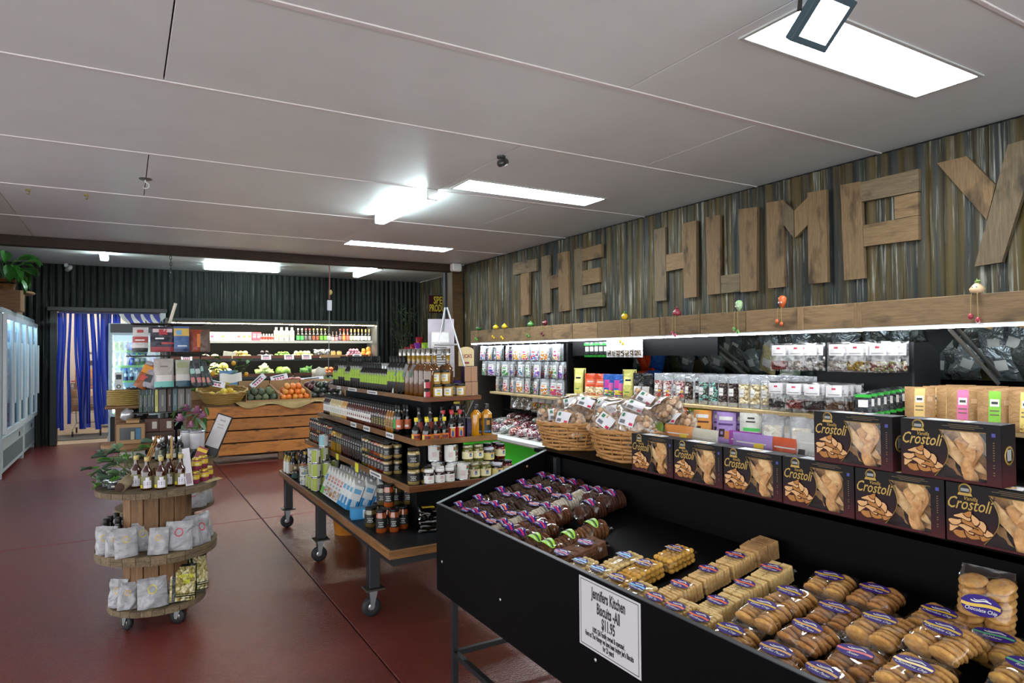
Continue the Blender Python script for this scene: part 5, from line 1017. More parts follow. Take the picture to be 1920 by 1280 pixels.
shp = pouch_kit('peg_pack', .09, .16, .02, foil('#c4c6c8', .25, .3), [('window', .15, .85, .1, .4, food(['#3a2a20', '#6a5a4a', '#b0a898'], 60), .0012)], False, .004, 2)
for j in range(5): ghp.put('green and black peg pack hanging under the fascia, %s along' % nth(j), 'pack', (4.03, 5.36-.075*j, 1.455), (0, 0, -PI/2+.45), 'green and black packs under the fascia')
for j in range(7): shp.put('silver peg pack hanging under the fascia, %s along' % nth(j), 'pack', (4.03, 5.0-.065*j, 1.455), (0, 0, -PI/2+.45), 'silver packs under the fascia')
# bags standing on the long shelf
Z1 = 1.071
pop = pouch_kit('popcorn_bag', .15, .27, .1, foil('#c9c56a', .35, .1), [('stripe', .04, .1, .02, .95, BLK, .0012), ('stripe', .88, .94, .02, .95, BLK, .0012), ('label', .2, .8, .45, .75, mat('#d8d48a', .5), .0015), ('label', .3, .7, .6, .66, BLK, .0025), ('print', .35, .65, .2, .24, mat('#5a8a3a', .5), .0015)], True, .005, 3)
org = pouch_kit('twist_bag', .17, .22, .09, foil('#d0451a', .25, .1), [('print', .1, .9, .03, .4, food(['#d8c49a', '#c9b07a', '#e4d8b8'], 45), .0012), ('print', .15, .85, .5, .75, mat('#d86a4a', .35), .0015), ('print', .25, .7, .6, .66, WHT, .0025)], True, .006, 4)
blu = pouch_kit('jelly_bag', .17, .22, .09, foil('#1f5ab0', .25, .1), [('print', .15, .85, .03, .32, food(['#d8c43a', '#c43a7a', '#e4e0d0', '#5aa03a'], 45), .0012), ('print', .15, .5, .4, .75, mat('#b0388a', .35), .0015), ('print', .5, .9, .3, .62, mat('#c45a9a', .35), .0018)], True, .006, 5)
blk = pouch_kit('coffee_bag', .12, .24, .08, foil('#1b1c1c', .25, .3, .8), [('label', .2, .8, .2, .5, WHT, .0015)], True, .006, 6)
pop.put('tall yellow and black popcorn bag standing at the shelf start by lolly packs', 'bag', (4.10, 5.60, Z1), rad(-72), 'yellow popcorn bags on the long shelf'); pop.put('yellow popcorn bag between the blue bag and the silver bag', 'bag', (4.09, 4.80, Z1), rad(-72), 'yellow popcorn bags on the long shelf')
for j in range(2): org.put('orange crunchy-snack bag in front of the lolly section, %s' % nth(j), 'bag', (4.09, 5.38-.17*j, Z1), rad(-70), 'orange snack bags')
for j in range(2): blu.put('blue jelly bag with pink print, %s after the orange bags' % nth(j), 'bag', (4.09, 5.08-.15*j, Z1), rad(-70), 'blue jelly bags'); 
for j in range(2): blk.put('dark shiny foil bag after the second popcorn bag, %s' % nth(j), 'bag', (4.08, 4.66-.11*j, Z1), rad(-72), 'dark foil bags')
def choc(c, cols, sc, seed, red=False, w_=.10): 
    q = [('window', .1, .9, .14, .74, food(cols, sc, .35), .001), ('label', .12, .5, .34, .58, WHT, .0022), ('label', .16, .46, .42, .45, GRY, .003)]
    if red: q.append(('label', .5, .78, .18, .28, mat('#c8321a', .4), .0025)); q.append(('label', .5, .75, .34, .4, YEL, .0025))
    return pouch_kit('sweet_pouch', w_, .245, .06, SILV, q, True, .003, seed)
PINKF = ['#b88a8a', '#c9b0a8', '#8a3a3a', '#d8ccc4']; DKF = ['#241712', '#2f1e16', '#3a261a']; TEAL = ['#5aa09a', '#3a2a22', '#8ac0b0', '#4a3528']; BRF = ['#33211a', '#40291f', '#2a1a14']; CRF = ['#c4b48c', '#d0c29c', '#b8a67c']
CH = {'p': choc('', PINKF, 70, 1, True), 'd': choc('', DKF, 40, 2), 't': choc('', TEAL, 85, 3), 'b': choc('', BRF, 48, 4), 'c': choc('', CRF, 38, 5)}
NMC = {'p': 'pink confetti', 'd': 'dark chocolate ball', 't': 'teal mix', 'b': 'brown chocolate', 'c': 'cream ball'}
for row in range(3):
    for j, (y, c_) in enumerate([(4.40, 'p'), (4.28, 'p'), (4.13, 'p'), (4.01, 'd'), (3.87, 't'), (3.75, 't'), (3.655, 'b'), (3.565, 'b'), (3.46, 'c'), (3.355, 'c'), (3.25, 'c'), (3.16, 'd'), (3.08, 'b'), (2.975, 'c')]):
        CH[c_].put('silver pouch of %s sweets, %s from the popcorn bags, %s shelf row' % (NMC[c_], nth(j), ('front', 'second', 'third')[row]), 'pouch', (4.075+.115*row, y+R.uniform(-.01, .01), Z1), (rad(R.uniform(-4, 0)), 0, -PI/2+.35+R.uniform(-.2, .15)), 'sweet pouches along the timber shelf')
# dark foil bags lying behind, seen in the tilted mirror
DF = [pouch_kit('foil_bag', .17, .25, .05, foil(c, .2, .5, .9, 12), [('label', .3, .7, .35, .62, WHT, .0018)] if i != 1 else [], False, .008, i) for i, c in enumerate(['#8a9296', '#6c706c', '#a8b0b2'])]
k = 0
for i in range(40):
    for j in range(2):
        DF[(i+j) % 3].put('dark foil bag lying at the back of the long shelf, %s along, %s layer' % (nth(i), ('lower', 'upper')[j]), 'bag', (4.50+.13*j, 5.62-.122*i+R.uniform(-.03, .03), Z1+.03+.055*j), (rad(-78), R.uniform(-.2, .2), -PI/2+R.uniform(-.7, .7)), 'foil bags lying behind the pouches')
for j, (c, y) in enumerate([('#d0451a', 5.45), ('#d0451a', 5.30), ('#c8401a', 5.38), ('#1f5ab0', 5.10), ('#2a2c1a', 4.95), ('#c9a11e', 3.08), ('#c9b98a', 3.75), ('#b8c9b0', 3.55), ('#b0884a', 3.3)]):
    DF_ = pouch_kit('foil_bag', .17, .24, .06, foil(c, .25, .2, .8, 12), [('label', .25, .75, .4, .7, WHT, .002)] if j > 4 else [], False, .008, j+4)
    DF_.put('%s bag lying on top behind the shelf row, %s' % (('orange', 'orange', 'orange', 'blue', 'olive', 'golden', 'cream', 'pale green', 'tan')[j], nth(j)), 'bag', (4.58+.04*(j % 3), y, Z1+.155+.02*(j % 2)), (rad(-75), R.uniform(-.2, .2), -PI/2+R.uniform(-.5, .5)), 'coloured bags lying behind the pouches')
# clear nut packs on the hang rack
def nutp(cols, seed): return pouch_kit('nut_pack', .118, .19, .03, film(.17, .2, '#f4f4f4', .6), [('contents', .08, .92, .05, .36, food(cols, 70, .4), -.002), ('label', .1, .9, .55, .93, mat('#d8d6d8', .4), .001), ('label', .4, .6, .78, .84, mat('#b8324a', .4), .0018), ('label', .2, .8, .6, .63, GRY, .0018)], False, .003, seed, seal=.06)
NP = {'r': nutp(['#8a2a1e', '#a83a26', '#6a1e16'], 1), 'w': nutp(['#b8b0a4', '#9a9288', '#cfc8bc'], 2), 'y': nutp(['#a8842a', '#c9a84a', '#7a6a3a'], 3), 'g': nutp(['#8a9a4a', '#c9b89a', '#8a4a3a', '#d8d0c0'], 4), 'd': nutp(['#2a2622', '#3a342e'], 5), 'b': nutp(['#6a4a34', '#8a6a4c'], 6)}
NN = {'r': 'red goji', 'w': 'pale seed', 'y': 'yellow fruit', 'g': 'green mix', 'd': 'black bean', 'b': 'brown nut'}
for row, (z, items) in enumerate([(1.365, [(3.04, 'r'), (2.90, 'w'), (2.61, 'w'), (2.48, 'y'), (2.34, 'g')]), (1.10, [(3.08, 'd'), (2.93, 'r'), (2.79, 'd'), (2.63, 'b')])]):
    for j, (y, c_) in enumerate(items):
        for d in range(4): NP[c_].put('clear pack of %s on the black rack, %s row hook %s, %s back' % (NN[c_], ('upper', 'lower')[row], ORD[j], nth(d)), 'pack', (3.94+.05*d, y+R.uniform(-.01, .01)-.012*d, z), (rad(R.uniform(-5, 0)), 0, -PI/2+.3+R.uniform(-.12, .12)), 'clear nut packs on the perforated rack')
        kp('rack_hook', MB().tube([(4.2, y, z+.18), (3.90, y, z+.185), (3.89, y, z+.195)], .003, 4), BLK)
for d in range(7): ghp.put('green and black snack pack at the foot of the black rack, %s back' % nth(d), 'pack', (3.93+.035*d, 2.43-.018*d, 1.09+.006*d), (rad(-8), 0, -PI/2+.5), 'green and black packs on the rack')
KR = foil('#a07a4c', .6, 0, .3)
def kraft(c, seed): return pouch_kit('kraft_pouch', .155, .215, .06, KR, [('stripe', .34, .68, .02, .96, mat(c, .5), .001), ('emblem', .38, .64, .58, .76, WHT, .002), ('emblem', .42, .60, .64, .70, mat('#3a3a36', .5), .003), ('print', .38, .64, .46, .49, mat('#6a5a4a', .5), .002), ('print', .38, .64, .36, .39, mat('#6a5a4a', .5), .002), ('print', .4, .64, .06, .2, food([c, '#c9a05a', '#8a5a2a'], 60), .002), ('print', .76, .92, .62, .74, mat('#b8946a', .5), .0015)], True, .003, seed)
KT = [kraft('#cfae6a', 1), kraft('#cf6a94', 2), kraft('#7ab83a', 3), kraft('#d6c06a', 4)]
for k, (x, y, s_) in enumerate([(4.0, 2.13, 0), (4.05, 1.98, 0), (4.0, 1.90, 1), (4.0, 1.745, 2), (4.0, 1.60, 3), (4.0, 1.43, 1), (4.0, 1.27, 2)]+[(4.13+.09*d, 2.1-.17*j, (j+d) % 4) for d in range(4) for j in range(6)]):
    KT[s_].put('kraft pouch with %s stripe, %s on the shelf beyond the rack' % (('cream', 'pink', 'green', 'yellow')[s_], nth(k)), 'pouch', (x, y, Z1), (rad(-3), 0, -PI/2+.22+R.uniform(-.1, .1)), 'kraft pouches with coloured stripes')
# pouches on the lower shelf
Z0 = .801
def pret(c, c2, seed): return pouch_kit('pretzel_pouch', .15, .235, .07, foil(c, .4, 0, .25), [('print', .15, .85, .74, .86, WHT, .0012), ('print', .12, .88, .58, .64, mat(c2, .4), .0012), ('print', .2, .5, .2, .46, mat('#2a1a14', .4), .0012), ('print', .5, .8, .14, .40, mat('#b8703a', .4), .0015), ('print', .28, .42, .28, .38, foil(c, .4, 0, .25), .002)], True, .003, seed)
PR = [('cream', pret('#c9c0a4', '#8a2a2a', 1)), ('magenta', pret('#8a4a9a', '#4a1a5a', 2)), ('orange', pret('#d0682a', '#6a2a14', 3)), ('lime', pret('#7aa41e', '#3a5a14', 4)), ('light orange', pret('#cf8a3a', '#5a2a14', 5)), ('lilac', pret('#9a80b8', '#4a2a6a', 6))]
coco = pouch_kit('coconut_pouch', .18, .245, .08, foil('#cfcfc4', .4, 0, .25), [('print', .3, .7, .72, .76, mat('#33302c', .5), .0012), ('print', .35, .65, .82, .87, mat('#33302c', .5), .0012), ('print', .2, .88, .46, .56, mat('#4ab85a', .4), .0012), ('print', .3, .55, .12, .3, mat('#4a2418', .4), .0012), ('print', .55, .78, .18, .34, mat('#5a2e20', .4), .0015)], True, .003, 7)
whp = pouch_kit('white_pouch', .16, .25, .08, CLR, [('window', .12, .88, .1, .7, foil('#cfcabb', .2, .1, .6), .001), ('label', .15, .5, .2, .5, WHT, .002), ('label', .4, .6, .22, .27, YEL, .003)], True, .005, 8)
for k, (x, y, s_) in enumerate([(3.98, 4.34, 0), (4.02, 4.22, 1), (3.97, 4.06, 2), (4.05, 3.93, 3), (3.97, 3.79, 4), (4.04, 3.66, 5), (3.97, 3.55, 5), (4.05, 3.44, 5), (4.12, 3.62, 5), (4.1, 3.9, 4), (4.1, 4.1, 2)]):
    PR[s_][1].put('%s pretzel pouch on the lower shelf, %s from the basket side' % (PR[s_][0], nth(k)), 'pouch', (x, y, Z0), (rad(-4), 0, -PI/2+.35), 'pretzel pouches on the lower shelf')
for k in range(2): coco.put('white coconut pouch with green band on the lower shelf, %s' % ('front', 'behind')[k], 'pouch', (3.98+.1*k, 3.32, Z0), (rad(-3), 0, -PI/2+.3), 'coconut pouches')
for k, (x, y) in enumerate([(3.98, 3.13), (4.03, 3.0), (3.98, 2.9), (4.04, 2.76), (3.98, 2.65), (4.0, 2.5)]): whp.put('clear pouch of white pieces on the lower shelf, %s from the coconut pouch' % nth(k), 'pouch', (x, y, Z0), (rad(-3), 0, -PI/2+.35), 'clear white pouches')
tag(ob('blue_box', MB().box(-.11, .11, -.06, .06, 0, .21, 0, .003), mat('#2a7ab8', .4), None, (4.02, 4.58, Z0), -PI/2+.2), 'blue carton at the lower shelf behind the sweets bags', 'box'); ob('printed_panel', MB().box(-.09, .09, -.0608, -.06, .06, .12), mat('#c9d8e4', .4), bpy.data.objects['blue_box'])
tag(ob('pale_box', MB().box(3.9, 4.1, .9, 1.22, Z0, Z0+.22, 0, .003), mat('#b8c9cf', .4)), 'pale blue carton on the lower shelf past the last pastry box', 'box')
# left deck: jelly rolls, standing freeze-dried bags
JR = [food(['#8a2a3a', '#c9b8b8', '#a03a4a'], 55, .3), food(['#7a2a4a', '#5a2038', '#c9a8b0'], 55, .3), food(['#c9c0bc', '#8ab0a8', '#d8d4d0'], 55, .3), food(['#c4502a', '#8a2a3a', '#d8b8a8'], 55, .3), food(['#c9b0b4', '#b03a4a', '#d8d0cc'], 55, .3)]
k = 0
DZ = lambda x: .55+.148*(x-3.83)
for i in range(4):
    for j in range(7):
        x = 3.92+.16*i; y = 7.2-.20*j; m_ = JR[(i*2+j) % 5]
        o = ob('jelly_roll', MB().lathe([(0, -.10), (.028, -.095), (.042, -.07), (.045, 0), (.042, .07), (.028, .095), (0, .10)], 12, 0, True, 0, TR(0, 0, 0, 0, PI/2)), m_, None, (x, y, DZ(x)+.042+.03*i), (0, -.15, R.uniform(-.5, .2))); tag(o, 'bag of jelly sweets on the green case deck, %s from the rail, %s along' % (nth(i), nth(j)), 'sweets', 'jelly bags on the deck')
        ob('film', MB().lathe([(.012, -.125), (.02, -.10), (.045, -.075), (.048, 0), (.045, .075), (.02, .10), (.012, .125)], 10, 0, True, 0, TR(0, 0, 0, 0, PI/2), (False, False)), film(.2, .08, '#ffffff', .8, 30), o)
fz = pouch_kit('marshmallow_bag', .15, .23, .08, film(.4, .12, '#f4f4f4', .7), [('contents', .08, .92, .05, .8, food(['#c9c4b8', '#b8b0a0', '#d8d4cc'], 45, .5), -.003)], True, .004, 9)
mx_ = pouch_kit('lolly_bag', .12, .2, .06, CLR, [('contents', .1, .9, .05, .6, food(['#c43a3a', '#3a8a4a', '#d8c43a', '#e0e0e0'], 50), .001), ('label', .2, .8, .6, .85, WHT, .0015)], True, .004, 10)
kp('lolly_shelf', MB().box(4.22, 4.42, 5.85, 7.5, .775, .79), BLM)
for k in range(3): fz.put('clear bag of white marshmallows under the timber shelf, %s from the far end' % nth(k), 'bag', (4.28, 7.25-.17*k, .791), (rad(-3), 0, -PI/2+.4), 'marshmallow bags')
for k in range(5): mx_.put('bag of mixed lollies under the timber shelf, %s after the marshmallows' % nth(k), 'bag', (4.27, 6.74-.15*k, .791), (rad(-3), 0, -PI/2+.4), 'mixed lolly bags')
# ================================================================ REAR: PRODUCE COOLER, CRATE, DOORWAY, FREEZERS
ps_ = ob('return_panel', MB().box(4.985, 5.66, 10.885, 10.96, 0, 2.965), mat('#23262a', .6), bpy.data.objects['wall_right_rear'])
C = empty('produce_cooler', 'long dark open produce cooler against the back wall', 'cooler', (2.5, 13.3, 0))
cp = lambda name, mb, mts: ob(name, mb, mts, C, (-2.5, -13.3, 0))
CB = mat('#060707', .6, spec=.12); CX0, CX1 = .60, 4.44
cp('back_panel', MB().box(CX0, CX1, 13.60, 13.64, .3, 2.1), CB); cp('canopy', MB().box(CX0, CX1, 12.98, 13.66, 2.115, 2.175, 0, .008), mat('#232a28', .4))
cp('lamp', MB().box(CX0+.06, CX1-.06, 13.03, 13.06, 2.085, 2.112), emit('#fff3dc', E_COOLER)); cp('lamp_shade', MB().box(CX0, CX1, 12.985, 13.0, 2.09, 2.115), mat('#6a5a3a', .4))
cp('end_panel', MB().box(CX1-.03, CX1, 12.95, 13.64, 0, 2.17, 0, .005), mat('#4c5050', .4)); cp('end_panel', MB().box(CX0, CX0+.03, 12.95, 13.64, 0, 2.17, 0, .005), mat('#4c5050', .4))
for z, dp, col in ((1.78, .36, '#8f9394'), (1.44, .44, '#2a2d2e'), (1.10, .52, '#2a2d2e')):
    cp('shelf', MB().box(CX0+.03, CX1-.03, 13.60-dp, 13.6, z-.015, z), mat('#7d8080', .4)); cp('shelf_edge', MB().box(CX0+.03, CX1-.03, 13.59-dp, 13.60-dp, z-.045, z+.005), mat(col, .35, .3))
    cp('shelf_lamp', MB().box(CX0+.1, CX1-.1, 13.62-dp, 13.64-dp, z-.03, z-.016), emit('#fff3dc', E_COOLER*.55))
for z, dp in ((1.44, .44), (1.10, .52)):
    for i in range(7): cp('produce_tray', MB().box(CX0+.05+.535*i, CX0+.565+.535*i, 13.585-dp, 13.57-dp+.02, z+.006, z+.06), mat('#5a2e1e' if i not in (5,) else '#8a6a44', .5))
cp('deck', MB().box(CX0, CX1, 12.78, 13.6, .62, .72, 0, .01), CB); cp('front_panel', MB().box(CX0, CX1, 12.78, 12.82, .05, .70), CB)
# cartons and bottles, top shelf
def carton(c1, c2, seed): return box_kit('milk_carton', .085, .06, .16, mat(c1, .4), [(.2, .8, .35, .62, mat(c2, .4)), (.15, .85, .72, .8, GRY)])
DOT = ['#d8b84a', '#c9c04a', '#c43a6a', '#b82a3a', '#d89a4a', '#c4386a', '#d8788a', '#e0a03a', '#d8a88a', '#c9788a', '#d0504a']
for i in range(13):
    carton('#d8d4cc', DOT[i % 11], i).put('white milk carton on the cooler top shelf, %s from the left end' % nth(i), 'carton', (.92+.092*i, 13.31, 1.781), R.uniform(-.05, .05), 'white cartons in the cooler')
for i in range(2): carton('#b8485a', '#d8a0a8', i).put('pink carton on the cooler top shelf, %s' % nth(i), 'carton', (2.12+.075*i, 13.31, 1.781), 0, 'pink cartons')
sb_ = bottle_kit('juice_bottle', .13, .024, .012, .65, mat('#c9bcae', .3), mat('#d8d8d4', .4), .02, 0, (.2, .6, mat('#a03a34', .4)), (), 10)
for i in range(5): sb_.put('small pale bottle with red label on the cooler top shelf, %s' % nth(i), 'bottle', (2.235+.052*i, 13.30, 1.781), 0, 'small bottles in the cooler')
mk = bottle_kit('milk_bottle', .26, .045, .02, .7, mat('#dcdad0', .35), mat('#d8d8d0', .4), .025, 0, (.25, .5, mat('#c9d8b0', .4)), [(0, .7, .2, .7, mat('#8ab84a', .4))], 12)
for i in range(4): mk.put('tall white milk bottle on the cooler top shelf, %s' % nth(i), 'bottle', (2.52+.098*i, 13.31, 1.781), 0, 'white milk bottles')
WB = [('#0c0c0a', '#3aa04a', '#c9c9c4'), ('#0c0c0a', '#3aa04a', '#c9c9c4'), ('#0c0c0a', '#4a4a4a', '#b83a4a'), ('#0c0c0a', '#4a4a4a', '#a83a3a'), ('#120c08', '#6a3a2a', '#c9a84a'), ('#120c08', '#6a3a2a', '#c9b06a'), ('#141a08', '#4a8a2a', '#c9b04a'), ('#141a08', '#4a7a2a', '#c9a83a'), ('#0c100a', '#d8d8c4', '#1a1a1a'), ('#241412', '#c9b0a0', '#2a1a14'), ('#241412', '#c9707a', '#2a1a14'), ('#1a0c14', '#6a5a6a', '#8a3a3a'), ('#8a3a14', '#d8703a', '#c43a2a'), ('#4a1414', '#b84a4a', '#a82a2a'), ('#0c120a', '#c9c08a', '#c9a04a'), ('#0c0c0a', '#d8d8d0', '#b8883a'), ('#0c0c0a', '#d8d8d0', '#b8883a'), ('#0c0c0a', '#d4d8d0', '#b8883a'), ('#0c0c0a', '#d8d8d0', '#b8883a'), ('#0c0c0a', '#d8d8d0', '#b8883a')]
for i, (b_, l_, c_) in enumerate(WB):
    bottle_kit('wine_bottle', .245 if i not in (9, 10) else .19, .033, .0125, .5, glass(b_), mat(c_, .35), .06 if i > 13 else .03, 0, (.08, .42, mat(l_, .45)), (), 10).put('dark bottle in the cooler with %s, %s right of the milk' % (('lime label', 'grey label', 'brown label', 'green label', 'cream label', 'pink label', 'orange label', 'white label')[(0, 0, 1, 1, 2, 2, 3, 3, 4, 4, 5, 2, 6, 6, 4, 7, 7, 7, 7, 7)[i]], nth(i)), 'bottle', (2.93+.0755*i, 13.31, 1.781), 0, 'dark bottles in the cooler')
# produce piles: every piece its own object
BALLS = {}
def produce(nm, cat, lb, grp, centers, r_, cols, sc=(1, 1, 1), lump=.12, rough=.5, coat=0, leaf=None, var=.2):
    key = (nm, r_, cols, sc, lump, rough)
    if key not in BALLS: BALLS[key] = [MB().ball((0, 0, 0), r_, 0, 12, 8, sc, lump=lump, seed=i+1).mesh(nm, [mat(cols[i % len(cols)], rough, 0, coat, var, 40, .15)]) for i in range(max(3, len(cols)))]
    for i, c_ in enumerate(centers):
        o = bpy.data.objects.new(nm, BALLS[key][i % len(BALLS[key])]); COL.objects.link(o); place(o, c_, (R.random()*3 if sc == (1, 1, 1) else R.uniform(-.3, .3), R.uniform(-.3, .3), R.random()*6))
        tag(o, (lb % nth(i))[:150], cat, grp)
def heap(cx, cy, z, nx, ny, nl, r_, jit=.25):
    out = []
    for l in range(nl):
        for i in range(nx-l):
            for j in range(max(1, ny-l)): out.append((cx+(i-(nx-l-1)/2)*2*r_+R.uniform(-1, 1)*r_*jit, cy+(j-(max(1, ny-l)-1)/2)*2*r_+R.uniform(-1, 1)*r_*jit, z+r_+l*1.55*r_))
    return out
S2, S3 = 1.441, 1.101
produce('dip_tub', 'tub', 'pale tub at the left of the cooler middle shelf, %s', 'pale tubs', [(1.27, 13.24, S2+.045), (1.43, 13.24, S2+.045)], .075, ('#b8bf9a',), (1, 1, .6), 0)
produce('potato', 'potato', 'yellow potato in the cooler middle shelf pile, %s', 'yellow potatoes', heap(1.87, 13.25, S2, 4, 2, 2, .042), .045, ('#c9a860', '#d6bd7a', '#bf9c52'), (1.2, 1, .9))
tag(ob('price_board', MB().box(-.11, .11, -.004, .004, 0, .13, 0, .001), mat('#d8d4c4', .5), None, (1.66, 13.19, S2+.005), (.15, .12, 0)), 'tilted white card standing among the potatoes in the cooler', 'card')
produce('eggplant', 'eggplant', 'dark eggplant in the cooler middle shelf pile, %s', 'eggplants', heap(2.30, 13.25, S2, 3, 2, 2, .044), .047, ('#2a1a2a', '#1c141e', '#c9c0b4'), (1.3, .9, .9), .1, .25, .4)
produce('green_chilli', 'chilli', 'green chilli in the heap on the cooler middle shelf, %s', 'green chillies', heap(2.63, 13.25, S2, 6, 3, 3, .026), .031, ('#5a8a2a', '#6a9a34', '#8ab04a'), (1.7, .8, .8), .1, .3, .3)
produce('pale_squash', 'squash', 'pale yellow squash on the cooler middle shelf, %s', 'pale squash', heap(3.0, 13.25, S2, 5, 2, 2, .04), .043, ('#c9c48a', '#d4d0a0', '#b8b86a'))
fzm = pouch_kit('mushroom_bag', .17, .17, .1, film(.35, .12, '#eee', .7), [('contents', .08, .92, .05, .8, food(['#b8b0a4', '#9a9288', '#cfc8bc'], 26, .5), -.004)], False, .01, 12)
for i in range(2): fzm.put('bag of white mushrooms on the cooler middle shelf, %s' % nth(i), 'bag', (3.30+.15*i, 13.22, S2+.005), (rad(-10), 0, 0), 'mushroom bags')
for i in range(2): jar_kit('nut_tub', .14, .05, mat('#b89a5a', .4, var=.4, sc=60), film(.3, .1, '#eee', 0)).put('clear tub of pale nuts on the cooler middle shelf, %s' % nth(i), 'tub', (3.60+.12*i, 13.24, S2), 0, 'nut tubs')
produce('shallot', 'shallot', 'pink shallot in the net pile on the cooler middle shelf, %s', 'pink shallots', heap(4.02, 13.24, S2, 5, 2, 3, .034), .038, ('#a8788a', '#b88a98', '#98687a'), (1, 1, 1.1), .15, .4)
produce('pumpkin_piece', 'pumpkin', 'orange pumpkin piece at the cooler right end, %s', 'pumpkin pieces', [(4.20, 13.22, S2+.045), (4.30, 13.2, S2+.05), (4.36, 13.3, S2+.06), (4.25, 13.32, S2+.12), (4.36, 13.34, S2+.15)], .065, ('#c9792a', '#d08a3a', '#b8661e'), (1, .7, 1.1), .2, .45)
produce('honeydew', 'melon', 'pale yellow melon on the cooler lower shelf, %s', 'pale melons', [(1.30, 13.2, S3+.085), (1.48, 13.2, S3+.085), (1.64, 13.2, S3+.085), (1.42, 13.26, S3+.19), (1.57, 13.26, S3+.19)], .088, ('#d2cc9a', '#c9b85a', '#d8d4b0'), (1, 1, .95), .05, .4)
produce('lettuce', 'lettuce', 'crinkled lettuce head on the cooler lower shelf, %s', 'lettuces', [(2.20, 13.18, S3+.075), (2.36, 13.2, S3+.075), (2.28, 13.26, S3+.15)], .085, ('#8aa060', '#9ab070', '#a8b88a'), (1, 1, .8), .9, .6)
produce('cabbage', 'cabbage', 'round green cabbage on the cooler lower shelf, %s', 'green cabbages', [(2.66, 13.15, S3+.09), (2.60, 13.34, S3+.09)], .095, ('#8ab050', '#7aa048'), (1, 1, .95), .15, .45)
produce('broccoli', 'broccoli', 'broccoli head on the cooler lower shelf, %s', 'broccoli heads', [(3.02, 13.2, S3+.075), (3.12, 13.28, S3+.1)], .075, ('#4a7a3a', '#3f6a34'), (1, 1, 1), 1.1, .7)
produce('orange_net', 'orange', 'orange in the netted pile on the cooler lower shelf, %s', 'netted oranges', heap(3.58, 13.16, S3, 5, 2, 2, .045), .048, ('#c9642a', '#d0742e', '#b8561e'), (1, 1, 1), .06, .4)
produce('tomato', 'tomato', 'red tomato at the right of the cooler lower shelf, %s', 'tomatoes', heap(4.02, 13.16, S3, 4, 2, 2, .045), .047, ('#c0402a', '#b83424', '#d0603a'), (1, 1, .9), .08, .3, .3)
tag(ob('paper_roll', MB().lathe([(0, -.12), (.065, -.12), (.065, .12), (0, .12)], 16, 0, True, 0, TR(0, 0, 0, 0, PI/2)), WHT, None, (4.24, 13.0, .80), 0), 'white paper roll lying at the right of the cooler deck', 'roll')
# ---- slatted pine crate with fruit on top
Q = empty('produce_crate', 'big slatted pine crate carrying fruit boxes in front of the cooler', 'crate', (1.95, 10.6, 0)); X0, X1 = .97, 2.95
qp = lambda name, mb, mts, loc=(-1.95, -10.6, 0): ob(name, mb, mts, Q, loc)
PIN = wood('pine')
for i in range(4):
    z = .115+.172*i; L = X1-X0
    qp('slat', MB().box(-L/2, L/2, -.012, .012, 0, .155, 0, .004), PIN, ((X0+X1)/2-1.95, 9.95-10.6, z)); o = qp('slat', MB().box(-.65, .65, -.012, .012, 0, .155, 0, .004), PIN, (X0-1.95, 10.6-10.6, z)); o.rotation_euler = (0, 0, PI/2)
for x, y in ((X0+.05, 9.99), (1.95, 9.99), (X1-.05, 9.99), (X0+.05, 11.2), (X1-.05, 11.2)): qp('post', MB().box(x-.035, x+.035, y-.022, y+.022, 0, .78, 0, .003), mat('#6a4a2a', .6))
qp('inner_lining', MB().box(X0+.03, X1-.03, 10.02, 10.03, .1, .78), mat('#120c08', .8)); TOPZ = lambda y: .79+.16*(y-9.95)
qp('top_board', MB().prism([(9.94, .77), (9.94, .79), (11.25, 1.0), (11.25, .77)], 'x', X0, X1), wood('stave'))
# hessian cloth
HES = NT('hessian'); v = HES.coords((1, 1, 1), False); wv = HES.n('ShaderNodeTexWave'); HES.l(v, wv.inputs[0]); wv.inputs['Scale'].default_value = 60; HES.bsdf(HES.mix(HES.noise(v, 30), '#8f7a50', '#b09a6c'), .9, 0, .2, HES.bump(wv.outputs['Fac'], .4, .004)); HES = HES.m
def cloth(lb, x0, x1, drop, seed):
    def fn(u, v):
        x = x0+(x1-x0)*u; w_ = v*(.42+drop); dz = drop*(.55+.45*math.sin(u*9+seed))*(1-abs(2*u-1)**4)
        if v < .6: y = 10.35-.42*v/.6; z = TOPZ(max(9.95, y))+.018+.012*math.sin(u*22+seed)*v
        else: q = (v-.6)/.4; y = 9.93-.012-.02*math.sin(u*20+seed)*q-.02*q; z = .80+.018-dz*q
        return (x+.01*math.sin(v*9+seed), y, z)
    o = ob('hessian_cloth', MB().grid(fn, 40, 14), HES); m_ = o.modifiers.new('thick', 'SOLIDIFY'); m_.thickness = .004; return tag(o, lb, 'cloth', 'hessian cloths on the crate')
cloth('hessian cloth hanging over the crate front under custard apples and oranges', 1.36, 2.42, .10, 1.0); cloth('hessian cloth along the crate edge under the avocados', 2.34, 2.93, .035, 3.0)
CARD = mat('#9a7a54', .7, var=.08)
def tray_box(lb, x0, x1, y0, y1, h, col=CARD):
    b = empty('fruit_box', lb, 'box', ((x0+x1)/2, (y0+y1)/2, TOPZ((y0+y1)/2)+.012), (math.atan(.16), 0, 0), 'open cardboard fruit boxes on the crate'); a, d = (x1-x0)/2, (y1-y0)/2
    ob('base', MB().box(-a, a, -d, d, 0, .006), col, b)
    for s_ in (-1, 1): ob('side', MB().box(s_*a-.004, s_*a+.004, -d, d, 0, h), col, b)
    ob('side', MB().box(-a, a, d-.004, d+.004, 0, h*1.4), col, b); ob('front_lip', MB().box(-a, a, -d-.004, -d+.004, 0, h*.25), col, b)
